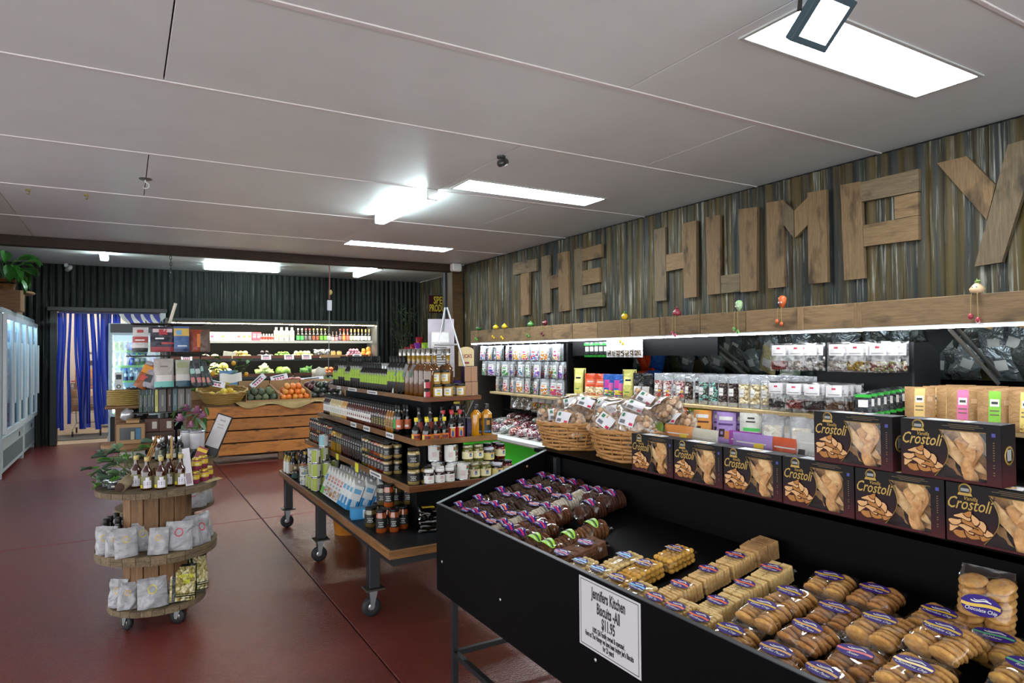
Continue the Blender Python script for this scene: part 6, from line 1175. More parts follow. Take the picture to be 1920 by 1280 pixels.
tray_box('open cardboard box holding custard apples', 1.50, 1.94, 10.10, 10.85, .12); tray_box('open cardboard box holding oranges', 1.955, 2.40, 10.10, 10.85, .12); tray_box('open cardboard box holding avocados', 2.415, 2.93, 10.10, 10.85, .12)
def slope_pile(x0, x1, n, rows, y0, r_, z=.02, layers=2):
    out = []
    for l in range(layers):
        for j in range(rows-l):
            for i in range(n-l):
                y = y0+(j+l*.5)*2*r_*.95; out.append((x0+r_+(x1-x0-2*r_)*((i+.5*l)/(n-1))+R.uniform(-.2, .2)*r_, y+R.uniform(-.2, .2)*r_, TOPZ(y)+z+r_+l*1.5*r_))
    return out
produce('custard_apple', 'custard apple', 'knobbly grey green custard apple in the cardboard box, %s', 'custard apples', slope_pile(1.52, 1.93, 4, 3, 10.15, .048, .02, 2), .05, ('#4a5440', '#545c46', '#5f6a48'), (1, 1, .95), .5, .7)
produce('mandarin', 'orange', 'orange in the sloping pile in the cardboard box, %s', 'oranges on the crate', slope_pile(1.97, 2.39, 5, 4, 10.13, .044, .02, 3), .046, ('#d0742a', '#cf6a1e', '#c9822e'), (1, 1, .92), .06, .4, .2)
produce('avocado', 'avocado', 'dark avocado in the cardboard box, %s', 'avocados', slope_pile(2.43, 2.92, 5, 4, 10.14, .046, .02, 3), .05, ('#1e2420', '#2a2224', '#24301f'), (1.25, .95, .95), .12, .35, .2)
# red net over part of the avocados
produce('red_avocado', 'avocado', 'reddish avocado under the net beside the oranges, %s', 'red netted avocados', [(2.46, 10.5, TOPZ(10.5)+.16), (2.55, 10.55, TOPZ(10.55)+.17), (2.47, 10.36, TOPZ(10.36)+.15), (2.56, 10.38, TOPZ(10.38)+.16)], .052, ('#4a1a20', '#3a161c'), (1.2, .95, .95), .1, .35)
# lemon basket
b = empty('lemon_basket', 'round shallow cane basket of lemons on the crate corner', 'basket', (1.20, 10.28, TOPZ(10.15)+.02), (.14, 0, 0)); CN = mat('#9a7a3a', .5, var=.35, sc=60)
for i in range(9):
    k = .235+.095*(i/8)**.8; ob('cane_strand', MB().tube([((k+.005*math.sin(a*9+i*PI))*math.cos(a), (k+.005*math.sin(a*9+i*PI))*math.sin(a), .01+.018*i) for a in [2*PI*j/40 for j in range(40)]], .011, 5, closed=True), CN, b)
ob('basket_base', MB().lathe([(0, 0), (.24, 0), (.24, .012), (0, .012)], 24), CN, b); ob('rim_braid', MB().tube([((.335+.008*math.sin(a*14))*math.cos(a), (.335+.008*math.sin(a*14))*math.sin(a), .175+.008*math.cos(a*14)) for a in [2*PI*j/56 for j in range(56)]], .016, 6, closed=True), CN, b)
produce('lemon', 'lemon', 'yellow lemon in the round basket, %s', 'lemons in the basket', [(1.12, 10.2, .93), (1.22, 10.17, .93), (1.31, 10.2, .93), (1.17, 10.3, .945), (1.27, 10.3, .945), (1.36, 10.28, .95), (1.06, 10.28, .945), (1.22, 10.25, .99), (1.30, 10.27, .995), (1.15, 10.15, .925)], .05, ('#cdb02a', '#d4bc3a', '#c9a51e'), (1.15, 1, .95), .06, .4, .2)
produce('lime', 'lime', 'green lime in the pile left of the lemon basket, %s', 'limes', heap(.92, 10.75, .99, 5, 3, 3, .04), .042, ('#4a7a2a', '#5a8a30', '#3f6a24'), (1.1, 1, 1), .06, .4, .2)
tag(ob('lime_box', MB().box(.72, 1.12, 10.55, 10.95, .86, .99, 0, .004), CARD), 'cardboard box under the pile of limes', 'box'); tag(ob('lime_stand', MB().box(.76, 1.0, 10.5, 11.2, 0, .86, 0, .004), wood('stave')), 'timber stand behind the crate corner under the limes', 'stand')
def price_card(lb, x, y, z, w_, rx, ry):
    mb = MB().box(-w_/2, w_/2, -.002, .002, -.045, .045); mb.box(-w_*.35, w_*.3, -.0028, -.002, .012, .03, 1)
    for k in range(4): mb.box(-w_*.3+w_*.16*k, -w_*.2+w_*.16*k, -.0028, -.002, -.03, .002, 2)
    tag(ob('price_card', mb, [mat('#d8d8e0', .4), mat('#2a2a34', .5), mat('#c45a7a', .5)], None, (x, y, z), (rx, ry, 0)), lb, 'price card', 'price cards on the produce')
price_card('white price card in the lemon basket', 1.12, 10.48, 1.10, .30, -.3, .25); price_card('tilted white price card over the custard apples', 1.76, 10.72, 1.11, .26, -.3, -.75); price_card('white price card behind the oranges', 2.10, 10.86, 1.15, .26, -.3, -.2); price_card('long white price card behind the avocados', 2.62, 10.87, 1.10, .36, -.3, -.08)
for k, (x, z) in enumerate([(2.30, 1.445), (2.72, 1.445), (3.05, 1.445), (.95, 1.445), (4.05, 1.445)]): price_card('small white price card clipped to the cooler middle shelf, %s' % nth(k), x, 13.12, z+.02, .18, -.1, 0)
tag(ob('paper_sheet', MB().grid(lambda u, v: ((u-.5)*.30, .03*math.sin(u*5), (v-.5)*.13+.012*math.sin(u*8)), 10, 4), WHT, None, (1.36, 10.62, 1.17), (-.2, 0, 0)), 'white paper sheet draped behind the lemon basket', 'paper')
# potted lemon tree with blue card
LEAFM = [mat(c, .45, var=.25) for c in ('#3a6a24', '#2f5a1e', '#4f8030')]
def leaf_mesh(L, W, curl=.2): return MB().grid(lambda u, v: (L*u, W*(v-.5)*math.sin(PI*min(1, u*.96+.04))**.8, curl*L*(-(u-.4)**2)+.25*W*abs(2*v-1)), 6, 4)
def foliage(par, pts, L, W, name='leaf', mats=LEAFM, curl=.4):
    ms = [leaf_mesh(L, W, curl).mesh(name, [m_]) for m_ in mats]
    for i, (p, az, el) in enumerate(pts):
        o = bpy.data.objects.new(name, ms[i % len(ms)]); COL.objects.link(o); o.parent = par; place(o, p, (R.uniform(-.4, .4), -el, az), R.uniform(.75, 1.2))
lt = empty('lemon_tree', 'small leafy lemon plant with blue picture card standing behind the lemons', 'plant', (1.42, 11.3, 1.0)); pts = []
for k in range(6):
    a = 2*PI*k/6; tip = (.30*math.cos(a), .12*math.sin(a), .36+.1*math.sin(k*2.1)); ob('branch', MB().tube([(0, 0, 0), (tip[0]*.35, tip[1]*.35, .18), tip], [.008, .006, .003], 5), mat('#4a4a2a', .7), lt)
    for q in range(7): t = .35+.65*q/6; pts.append(((tip[0]*t, tip[1]*t, .05+tip[2]*t), a+R.uniform(-1.2, 1.2), R.uniform(-.5, .7)))
foliage(lt, pts, .10, .05); ob('pot', MB().lathe([(.06, -.02), (.08, .1), (.085, .1), (.085, .12), (0, .12)], 14), mat('#3a3a34', .6), lt)
for k, p in enumerate([(-.24, -.02, .22), (.06, -.06, .38), (.25, -.05, .20), (-.12, -.08, .14)]): ob('lemon', MB().ball(p, .035, 0, 10, 8, (1, 1, 1.15)), mat('#cf9a1e', .4, 0, .2), lt)
ob('picture_card', MB().box(-.15, .12, -.09, -.085, .0, .27, 0).lathe([(0, 0), (.085, 0)], 18, 1, False, 0, TR(-.04, -.091, .13, PI/2), (False, False)), [mat('#5a92c0', .4), mat('#c9b83a', .4)], lt)
# cooler deck goods seen over the crate
tag(ob('onion_basket', MB().lathe([(.19, 0), (.235, .1), (.225, .1), (.18, .01)], 20), wood('stave'), None, (2.55, 12.1, .86)), 'brown bowl basket of red onions behind the crate', 'basket'); produce('red_onion', 'onion', 'red onion heaped in the brown bowl, %s', 'red onions', heap(2.55, 12.1, .93, 4, 3, 2, .052), .056, ('#8a3a40', '#9a4a4c', '#7a3038'), (1, 1, .95), .1, .35)
produce('garlic_bag', 'garlic', 'white garlic bunch in a clear bag behind the crate, %s', 'garlic bunches', [(3.02, 11.95, 1.02), (3.0, 11.98, 1.16)], .13, ('#9a9488', '#b0a898'), (1, 1, .9), .5, .5)
tag(ob('display_plinth', MB().box(1.3, 4.2, 11.6, 12.5, 0, .86, 0, .01), mat('#17181a', .6)), 'low black plinth between the pine crate and the cooler', 'plinth')
produce('pineapple', 'pineapple', 'pineapple lying behind the custard apples, %s', 'pineapples', [(2.98, 11.45, 1.0), (3.3, 11.5, 1.0)], .11, ('#4a5a2a', '#5a5a2e'), (1.2, 1, 1), .7, .7)
produce('apple_red', 'apple', 'red apple beside the paper roll on the plinth, %s', 'red apples', [(3.75+.11*i, 11.9+.1*(i % 2), .92) for i in range(5)], .055, ('#b0402e', '#c0583a'), (1, 1, .9), .05, .3, .3)
produce('kale_bunch', 'greens', 'blue green leafy bunch behind the avocados, %s', 'leafy bunches', [(3.25, 12.0, .98), (3.5, 12.0, .98)], .12, ('#5a7a6a', '#4a6a3a'), (1.1, .8, .8), 1.3, .7)

# ---- rear right corner: plant, shelf with packets, sign
pl = empty('olive_tree', 'tall dark leafy plant standing in the rear corner behind the shelf', 'plant', (4.95, 12.9, 0)); pts = []
for k in range(9):
    a = R.uniform(0, 6.3); tip = (.32*math.cos(a)*R.uniform(.5, 1), .3*math.sin(a), 2.15+.75*R.random()); ob('stem', MB().tube([(0, 0, .3), (tip[0]*.2, tip[1]*.2, 1.5), tip], [.014, .009, .003], 5), mat('#3a3020', .8), pl)
    for q in range(22): t = q/21; pts.append(((tip[0]*(.2+.8*t)+R.uniform(-.09, .09), tip[1]*(.2+.8*t)+R.uniform(-.09, .09), 1.55+(tip[2]-1.55)*t), R.uniform(0, 6.3), R.uniform(-.8, .9)))
foliage(pl, pts, .10, .022, mats=[mat(c, .5, var=.25) for c in ('#24381c', '#2f4426', '#445a34')]); ob('pot', MB().lathe([(.16, 0), (.2, .34), (.21, .34), (.21, .38), (0, .36)], 18), mat('#3a2a20', .6), pl)
sh = empty('corner_shelf', 'pale timber corner shelf holding snack bags', 'shelf', (5.05, 12.2, 0)); ob('board', MB().box(-.42, .5, -.2, .2, 1.43, 1.455, 0, .003), TIM, sh); ob('back_board', MB().box(-.1, .5, .17, .2, 0, 1.43), TIM, sh); ob('side_board', MB().box(-.12, -.1, -.2, .2, 0, 1.43), TIM, sh); ob('board', MB().box(-.1, .5, -.2, .2, 1.05, 1.07, 0, .003), TIM, sh)
for k, (x, c_, h_) in enumerate([(4.72, '#8a1420', .18), (4.80, '#3a1418', .16), (4.84, '#8a1420', .24), (4.92, '#7a3aa0', .26), (5.08, '#9ab83a', .27), (5.18, '#6ac42a', .26), (5.0, '#8a1420', .38)]):
    pouch_kit('snack_bag', .14, h_, .07, foil(c_, .3, .05, .4), [('print', .2, .8, .1, .4, foil(('#c9b08a' if k > 2 else '#c98a2a'), .4, 0, .3), .002)], True, .006, k+20).put('%s bag on the rear corner shelf, %s' % (('dark red', 'maroon', 'red', 'purple', 'lime', 'bright green', 'tall red')[k], nth(k)), 'bag', (x, 12.06+.09*(k in (1, 6)), 1.457), R.uniform(-.1, .1), 'bags on the rear corner shelf')
for k in range(4): spice.put('dark jar with yellow band under the rear corner shelf, %s' % nth(k), 'jar', (5.02+.09*k, 12.08, 1.071), 0, 'jars on the lower corner shelf')
sg = empty('wall_sign', 'maroon sign with yellow SPELT PRODUCTS lettering near the rear corner', 'sign', (5.50, 12.35, 2.33)); ob('board', MB().box(-.22, .34, -.01, .01, 0, .36, 0, .003), mat('#3a0c18', .4), sg); mb = MB(); text_into(mb, 'SPELT', TR(.06, -.0115, .255, PI/2), 0, size=.21, bold=.004, sx=.62, ext=.0005); text_into(mb, 'PRODUCTS', TR(.06, -.0115, .095, PI/2), 0, size=.20, bold=.004, sx=.5, ext=.0005); ob('lettering', mb, mat('#c9b83a', .4), sg)
tag(ob('timber_pole', MB().box(5.33, 5.38, 11.7, 11.75, 0, 2.9, 0, .004), wood('post')), 'thin timber pole standing beside the maroon sign', 'pole')
# ---- hanging cords
r = empty('hanging_switch', 'red and white cord with small grey switch box hanging by the cooler', 'switch', (2.87, 10.77, 2.96)); ob('rope', MB().tube([(0, 0, 0), (.004, 0, -.25), (0, 0, -.55)], .009, 5), mat('#8a4a40', .7, var=.4, sc=120), r); ob('tape_knot', MB().ball((.02, 0, -.44), .03, 0, 8, 6, (1, .6, 1.4), lump=.8), mat('#a89a5a', .6), r); ob('switch_box', MB().box(-.035, .035, -.025, .025, -.74, -.57, 0, .006), mat('#b8bcc4', .4), r); ob('wire', MB().tube([(0, 0, -.74), (-.01, 0, -1.3), (-.02, 0, -1.75)], .006, 5), mat('#6a7078', .4), r)
r = empty('hanging_chain', 'short dark chain hanging from the beam near the strip door', 'chain', (.57, 10.77, 2.96)); 
for k in range(7): ob('chain_link', MB().tube([(.014*math.cos(a), 0, -.03-.045*k+.028*math.sin(a)) for a in [2*PI*j/8 for j in range(8)]], .005, 4, closed=True, T=TR(0, 0, 0, 0, 0, (k % 2)*PI/2)), mat('#2a2a28', .4, .6), r)

# ---- doorway: strip curtain, trolley, mat
BLU = NT('blue_strip'); p_ = BLU.n('ShaderNodeBsdfPrincipled'); p_.inputs['Base Color'].default_value = (*lin('#10288a'), 1); p_.inputs['Roughness'].default_value = .25; tb = BLU.n('ShaderNodeBsdfTranslucent'); tb.inputs[0].default_value = (*lin('#1838b0'), 1); mx = BLU.n('ShaderNodeMixShader'); mx.inputs[0].default_value = .35; BLU.l(p_.outputs[0], mx.inputs[1]); BLU.l(tb.outputs[0], mx.inputs[2]); BLU.l(mx.outputs[0], BLU.out.inputs[0]); BLU = BLU.m
SC = empty('strip_curtain', 'blue plastic strip curtain hanging in the storeroom doorway', 'curtain', (-.22, 13.66, 2.28)); ob('rail', MB().box(-.76, .76, -.012, .012, -.03, 0), mat('#1a2a6a', .4), SC)
for k, (x, xb, w_) in enumerate([(-.74, -.76, .10), (-.68, -.72, .06), (-.60, -.62, .05), (-.52, -.44, .05), (-.44, -.36, .15), (-.36, -.31, .06), (-.28, -.17, .09), (-.20, -.12, .05), (-.10, -.02, .17), (-.02, .02, .08), (.06, .18, .06), (.12, .22, .10), (-.4, -.40, .09), (-.08, .05, .06)]):
    o = ob('strip', MB().grid(lambda u, v: (x+(xb-x)*v**1.3+(u-.5)*w_*(.75+.25*v)+.012*math.sin(v*6+k), -.006*(k % 3)-.02*math.sin(PI*v+k)-.01*math.cos((u-.5)*4), -.02-(1.97+.06*math.sin(k*2.3))*v), 3, 14), BLU, SC)
for k in range(8):   # strips hooked aside above the drinks fridge
    a = .18+.075*k
    ob('strip', MB().grid(lambda u, v: (a+.055*(u-.5)*2*(.4+.6*(1-v))+.11*v**1.6, -.03-.01*(k % 2), -.02-.19*v), 2, 6), BLU if k % 2 else WHT, SC)
tr = empty('shopping_trolley', 'wire shopping trolley with sacks behind the strip curtain', 'trolley', (-.62, 15.2, 0)); WIR = mat('#9a9c9e', .3, .8); wr = MB()
for i in range(9):
    q = i/8
    for s_ in (-1, 1): wr.tube([(s_*.24, -.38+.76*q, .45), (s_*.30, -.42+.86*q, .98)], .005, 4)
for z, k in ((.45, 0), (.6, .28), (.75, .57), (.9, .85), (.98, 1)): wr.tube([(-.24-.06*k, -.38-.04*k, z), (.24+.06*k, -.38-.04*k, z), (.24+.06*k, .38+.1*k, z), (-.24-.06*k, .38+.1*k, z)], .006, 4, closed=True)
for i in range(6): wr.tube([(-.24+.096*i, -.38, .45), (-.29+.116*i, -.42, .98)], .005, 4); wr.tube([(-.24+.096*i, -.38, .45), (-.24+.096*i, .38, .45)], .005, 4)
ob('basket_frame', wr, WIR, tr); ob('chassis', MB().tube([(-.22, -.42, .14), (-.2, .42, .2), (.2, .42, .2), (.22, -.42, .14)], .012, 5).tube([(-.2, .40, .2), (-.24, .42, .98)], .012, 5).tube([(.2, .40, .2), (.24, .42, .98)], .012, 5), WIR, tr); ob('handle', MB().tube([(-.3, .50, 1.02), (.3, .50, 1.02)], .016, 6), mat('#a83a3a', .4), tr)
for x, y in ((-.22, -.4), (.22, -.4), (-.2, .4), (.2, .4)): ob('wheel', MB().lathe([(.01, -.014), (.055, -.014), (.055, .014), (.01, .014)], 14, 0, True, 0, TR(x, y, .06, 0, PI/2)), mat('#3a3a3c', .5), tr)
for k, (x, z, c_) in enumerate([(-.72, .47, '#b08a6a'), (-.55, .47, '#b89a7a'), (-.68, .85, '#c98a5a')]): pouch_kit('sack', .3, .42, .26, foil(c_, .6, 0, .4), [('stripe', .05, .95, .3+.1*i, .36+.1*i, mat('#c9b8a0', .6), .002) for i in range(3)], True, .01, k+40).put('tan sack in the wire trolley, %s' % nth(k), 'sack', (x, 15.05+.1*k, z), R.uniform(-.2, .2), 'sacks in the trolley')
tag(ob('door_mat', MB().box(-1.1, -.28, 14.3, 15.3, -.002, .01, 0, .003), mat('#4a4c50', .9, sc=80)), 'grey mat on the storeroom floor under the trolley', 'mat')
for z0, z1, c_, lb in ((1.42, 1.55, '#c9c9c6', 'white switch box on the storeroom wall'), (1.6, 1.85, '#c4c4c0', 'white notice on the storeroom wall')): tag(ob('wall_box' if z1 < 1.6 else 'wall_notice', MB().box(-.66, -.50, 16.55 if z1 > 1.6 else 16.5, 16.6, z0, z1, 0, .004), mat(c_, .5)), lb, 'switch' if z1 < 1.6 else 'notice')
sl = tag(ob('storeroom_light', MB().box(-.9, .3, 15.0, 15.1, 2.95, 3.04, 0, .02), emit('#fff0e0', 45)), 'fluorescent light on the storeroom ceiling behind the curtain', 'light')

# ---- drinks fridge
F = empty('drinks_fridge', 'tall white drinks fridge with glass door beside the strip curtain', 'fridge', (.14, 13.2, 0)); FW = mat('#a9b8bf', .4)
ob('side_panel', MB().box(-.38, -.35, -.3, .3, 0, 2.06, 0, .004), FW, F); ob('side_panel', MB().box(.35, .38, -.3, .3, 0, 2.06, 0, .004), FW, F); ob('back_panel', MB().box(-.35, .35, .27, .3, 0, 2.06), mat('#8fb0bf', .5), F); ob('top_panel', MB().box(-.35, .35, -.3, .3, 2.03, 2.06), FW, F)
ob('header', MB().box(-.35, .35, -.31, -.28, 1.90, 2.05, 0, .004), mat('#16181c', .3), F); ob('header_plate', MB().box(.0, .2, -.315, -.31, 1.93, 1.98), mat('#8fb4cf', .4), F); ob('base_panel', MB().box(-.35, .35, -.3, -.27, .02, .48), BLK, F); ob('base_sticker', MB().box(-.28, -.1, -.302, -.3, .2, .38), mat('#3ac43a', .4), F)
ob('door_frame', MB().box(-.37, -.315, -.34, -.31, .5, 1.90, 0, .006).box(.315, .37, -.34, -.31, .5, 1.9, 0, .006).box(-.315, .315, -.34, -.31, .5, .55).box(-.315, .315, -.34, -.31, 1.86, 1.9), FW, F)['kind'] = 'thing'
ob('door_glass', MB().box(-.315, .315, -.330, -.326, .55, 1.86), film(.14, .03, '#eef6fa', 0), F); ob('lamp', MB().box(-.33, -.315, -.25, -.2, .55, 1.85), emit('#e4f6ff', E_FRIDGE*3), F)
FS = [.56, .83, 1.09, 1.345, 1.60]
for z in FS: ob('shelf', MB().box(-.34, .34, -.26, .26, z-.02, z), mat('#9ab4bf', .4), F); ob('shelf_ticket', MB().box(-.33, .33, -.265, -.26, z-.03, z+.006), mat('#8fc46a', .4), F)
can = lambda c1, c2: can_kit('drink_can', .15, .036, mat(c1, .3, .3), [(0, 1.0, .3, .7, mat(c2, .35))], 10)
bt = lambda c1, c2, cap: bottle_kit('drink_bottle', .21, .032, .013, .62, mat(c1, .15, 0, .5), mat(cap, .35), .022, 0, (.35, .58, mat(c2, .4)), (), 10)
SH_ = [[bt('#c9c4cf', '#7a3a9a', '#d8d8d8')]*8, [can('#b8c4cf', '#8fa4b8'), can('#b8c4cf', '#c98a9a')]*4, [bt('#d0d4d0', '#c9c9c9', '#2a4aa0'), bt('#2a7a3a', '#3a9a4a', '#2a4ac0'), bt('#3a3a6a', '#c0c8d8', '#2a4ac0'), bt('#3a2a4a', '#b0b8c8', '#c9c9d0')]*2, [bt('#5a8a3a', '#c9c9c4', '#7ac43a'), bt('#6a9a4a', '#c9c9c4', '#7ac43a'), bt('#b8c0c0', '#c9c9c4', '#d8d8d8'), can('#2a4ab8', '#c0c8d8')]*2, [can('#6ab82a', '#1a3a14'), can('#6ab82a', '#1a3a14'), can('#8a9ab8', '#3a4a9a'), can('#2a4ab8', '#8a9ad8'), can('#2a4ab8', '#8a9ad8')]*2]
for s_, row in enumerate(SH_):
    n = min(8, len(row))
    for j in range(n): row[j].put('drink on the %s fridge shelf behind glass, %s from the door hinge side' % (('bottom', 'second', 'middle', 'fourth', 'top')[s_], nth(j)), 'drink', (.14-.285+.081*j, 13.2-.20, FS[s_]), 0, 'drinks in the fridge')
ob('door_sticker', MB().box(-.29, -.17, -.3315, -.330, .92, 1.24, 0).box(-.27, -.19, -.3325, -.3315, 1.12, 1.2, 1).lathe([(.02, 0), (.035, 0)], 12, 1, True, 0, TR(-.23, -.3322, 1.0, PI/2), (False, False)), [WHT, mat('#3a3a40', .5)], F)

# ---- upright freezers along the left wall
def freezer(lb, y0, y1, doors):
    Z = empty('glass_door_freezer', lb, 'freezer', (-1.65, (y0+y1)/2, 0), None, 'glass door freezers on the left'); h = (y1-y0)/2; WF = mat('#a4b0b4', .35)
    ob('back_panel', MB().box(-.38, -.35, -h, h, 0, 2.1), mat('#9ab0bc', .5), Z); ob('top_panel', MB().box(-.38, .34, -h, h, 2.06, 2.13, 0, .008), WF, Z)
    for s_ in (-1, 1): ob('side_panel', MB().box(-.38, .34, s_*(h-.02)-.02, s_*(h-.02)+.02, 0, 2.06, 0, .004), WF, Z)
    ob('base_panel', MB().box(-.35, .345, -h+.01, h-.01, .06, .50, 0, .01), WF, Z); g = MB()
    for i in range(int(h*2*24)): 
        y = -h+.1+i*.04
        if y < h-.1: g.box(.345, .35, y, y+.022, .12, .34)
    ob('vent_grille', g, mat('#6a7478', .5), Z)['kind'] = 'stuff'; ob('badge', MB().box(.345, .352, h-.5, h-.42, .38, .44), mat('#1a1c1e', .4), Z); ob('lamp', MB().box(.2, .24, -h+.06, h-.06, 2.0, 2.04), emit('#dcf2ff', E_FRIDGE*1.5), Z)
    dw = (2*h-.02)/doors
    for d in range(doors):
        a = -h+.01+dw*d; b_ = a+dw-.008
        dr_ = ob('door', MB().box(.34, .385, a, a+.055, .54, 2.05, 0, .008).box(.34, .385, b_-.055, b_, .54, 2.05, 0, .008).box(.34, .385, a+.055, b_-.055, .54, .60).box(.34, .385, a+.055, b_-.055, 1.99, 2.05), mat('#c4ccd0', .3), Z)
        ob('glass_pane', MB().box(.36, .365, a+.055, b_-.055, .60, 1.99), film(.2, .04, '#e4f2fa', 0), dr_); ob('handle', MB().box(.385, .41, b_-.05, b_-.02, .9, 1.7, 0, .006), mat('#d0d6d8', .3), dr_)
    for z in (.56, .92, 1.28, 1.64): ob('shelf', MB().box(-.34, .22, -h+.04, h-.04, z-.02, z), mat('#b0c0c8', .4), Z)
    k = 0
    for z in (.56, .92, 1.28, 1.64):
        for i in range(int(h*2/.24)):
            y = (y0+y1)/2-h+.16+.24*i; c_ = ('#c4d0d8', '#3a5aa0', '#d0d4d4', '#8ab0cf', '#b8485a')[(i*2+int(z*10)) % 5]
            box_kit('frozen_carton', .2, .3, .26, mat(c_, .4), [(.1, .9, .5, .8, WHT)]).put('frozen food carton behind the %s freezer glass, %s' % (lb.split()[0], nth(k)), 'carton', (-1.62, y, z), PI/2, 'cartons in the freezers'); k += 1
freezer('nearer white upright freezer with glass doors by the left wall', 10.22, 12.22, 3); freezer('farther white upright freezer with glass doors by the strip door', 12.27, 13.62, 2)
tag(ob('cardboard_box', MB().box(-1.75, -1.32, 11.7, 12.2, 2.131, 2.24, 0, .005), CARD), 'flat cardboard box on top of the nearer freezer', 'box')
tag(ob('timber_block', MB().box(-1.7, -1.34, 11.5, 12.0, 2.242, 2.40, 0, .01), wood('stave')), 'dark timber block stacked on the cardboard box', 'block'); tag(ob('timber_slab', MB().lathe([(0, 0), (.27, 0), (.3, .02), (.28, .04), (0, .04)], 16, T=Matrix.Diagonal((1, 1.2, 1, 1))), wood('stave'), None, (-1.42, 11.75, 2.402)), 'round-edged timber slab on top of the timber block', 'slab')
pp = empty('potted_plant', 'leafy green pot plant in a timber pot high on the freezer', 'plant', (-1.42, 11.35, 2.41)); pts = []
tag(ob('plant_crate', MB().box(-1.66, -1.22, 11.05, 11.48, 2.131, 2.41, 0, .006), wood('stave')), 'timber crate on the freezer under the pot plant', 'crate')
ob('pot', MB().lathe([(.1, 0), (.125, .16), (.13, .16), (.13, .17), (0, .15)], 16), wood('edge'), pp); ob('pot_band', MB().lathe([(.118, .1), (.127, .12)], 16, 0, True, 0, None, (False, False)), BLK, pp)
for k in range(22):
    a = R.uniform(0, 6.3); rr_ = R.uniform(.08, .26); z = .16+R.uniform(.05, .38); ob('leaf_stem', MB().tube([(0, 0, .14), (rr_*.4*math.cos(a), rr_*.4*math.sin(a), z*.8), (rr_*math.cos(a), rr_*math.sin(a), z)], .005, 4), LEAFM[0], pp); pts.append(((rr_*math.cos(a), rr_*math.sin(a), z), a, R.uniform(-1.1, .2)))
foliage(pp, pts, .24, .13, mats=[mat(c, .3, var=.25) for c in ('#2f6a28', '#24581e', '#3f8034')], curl=.7)
# ================================================================ CABLE SPOOL DISPLAYS
SPW = wood('spool'); STV = wood('stave')
def spool(lb, x, y, discs, drums, casters=True, grp='cable spool tables'):
    s_ = empty('cable_spool_table', lb, 'table', (x, y, 0), None, grp)
    for r_, z0, z1 in discs:
        n = 9; wd = 2*r_/n
        for i in range(n):   # each disc is made of boards cut to the circle
            a, b = -r_+wd*i+.0012, -r_+wd*(i+1)-.0012; pts = []
            for j in range(7): xx = a+(b-a)*j/6; pts.append((xx, math.sqrt(max(0, r_*r_-xx*xx))))
            pts += [(xx, -yy) for xx, yy in reversed(pts)]
            mb = MB().prism([(q[1], -q[0]) for q in pts], 'z', 0, z1-z0); o = ob('disc_board', mb, SPW, s_, (0, 0, z0+R.uniform(-.001, .001)), rad(62))
    for r_, z0, z1 in drums:
        n = 14
        for i in range(n):
            a = 2*PI*i/n; w_ = 2*PI*r_/n-.003; h = z1-z0; mb = MB().box(-h/2, h/2, -w_/2, w_/2, -.008, .008, 0, .002)
            o = ob('stave', mb, STV, s_); T_ = Matrix.Translation((r_*math.cos(a), r_*math.sin(a), (z0+z1)/2)) @ Matrix.Rotation(a, 4, 'Z') @ Matrix(((0, 0, 1, 0), (0, 1, 0, 0), (-1, 0, 0, 0), (0, 0, 0, 1))); o.matrix_local = T_
    if casters:
        r0 = discs[0][0]*.72
        for k in range(4):
            a = rad(35+90*k); cs = ob('castor_fork', MB().box(-.022, .022, -.03, .03, .088, .096).prism([(-.022, .09), (.018, .09), (-.004, .03), (-.018, .03)], 'y', -.021, -.017).prism([(-.022, .09), (.018, .09), (-.004, .03), (-.018, .03)], 'y', .017, .021), STEEL, s_, (r0*math.cos(a), r0*math.sin(a), 0), R.uniform(0, 6))
            ob('castor_wheel', MB().lathe([(.02, -.013), (.038, -.013), (.042, -.007), (.042, .007), (.038, .013), (.02, .013)], 18, 0, True, 0, TR(-.010, 0, .042, PI/2)).lathe([(.006, -.015), (.03, -.011), (.03, .011), (.006, .015)], 14, 1, True, 0, TR(-.010, 0, .042, PI/2)), [mat('#1a1a1c', .6), STEEL], cs)
    return s_
SX, SY = .165, 4.33; TX, TY = .25, 5.26
spool('front weathered cable spool table on castors loaded with syrup bottles and pouches', SX, SY, [(.25, .097, .127), (.31, .385, .41), (.312, .412, .435), (.31, .74, .77)], [(.165, .127, .385), (.165, .435, .74)])
spool('rear cable spool table behind the front one carrying the book stand', TX, TY, [(.27, .097, .127), (.31, .44, .47), (.34, .77, .80)], [(.17, .127, .44), (.17, .47, .77)])
SZ, MZ, BZ, UZ = .7715, .4365, .1285, .8015
syr = bottle_kit('syrup_bottle', .178, .030, .0105, .52, glass('#381405', .05), mat('#a8965a', .4, .3), .022, 0, (.05, .42, mat('#77734a', .5)), [(0, 1.25, .04, .66, mat('#d4d0dc', .5)), (0, .62, .66, .92, mat('#d4d0dc', .5)), (0, .9, .3, .36, mat('#4a4a4a', .5)), (0, .9, .44, .5, mat('#4a4a4a', .5)), (-1.15, .6, .05, .3, mat('#d8c41e', .5))], 16, .0135)
for k, (x, y) in enumerate([(.055, 4.25), (.105, 4.155), (.172, 4.13), (.215, 4.215), (.272, 4.17)]): syr.put('amber vanilla syrup bottle with gold cap on the front spool, %s along' % nth(k), 'bottle', (x, y, SZ), rad(-2+R.uniform(-12, 12)), 'vanilla syrup bottles on the front spool')
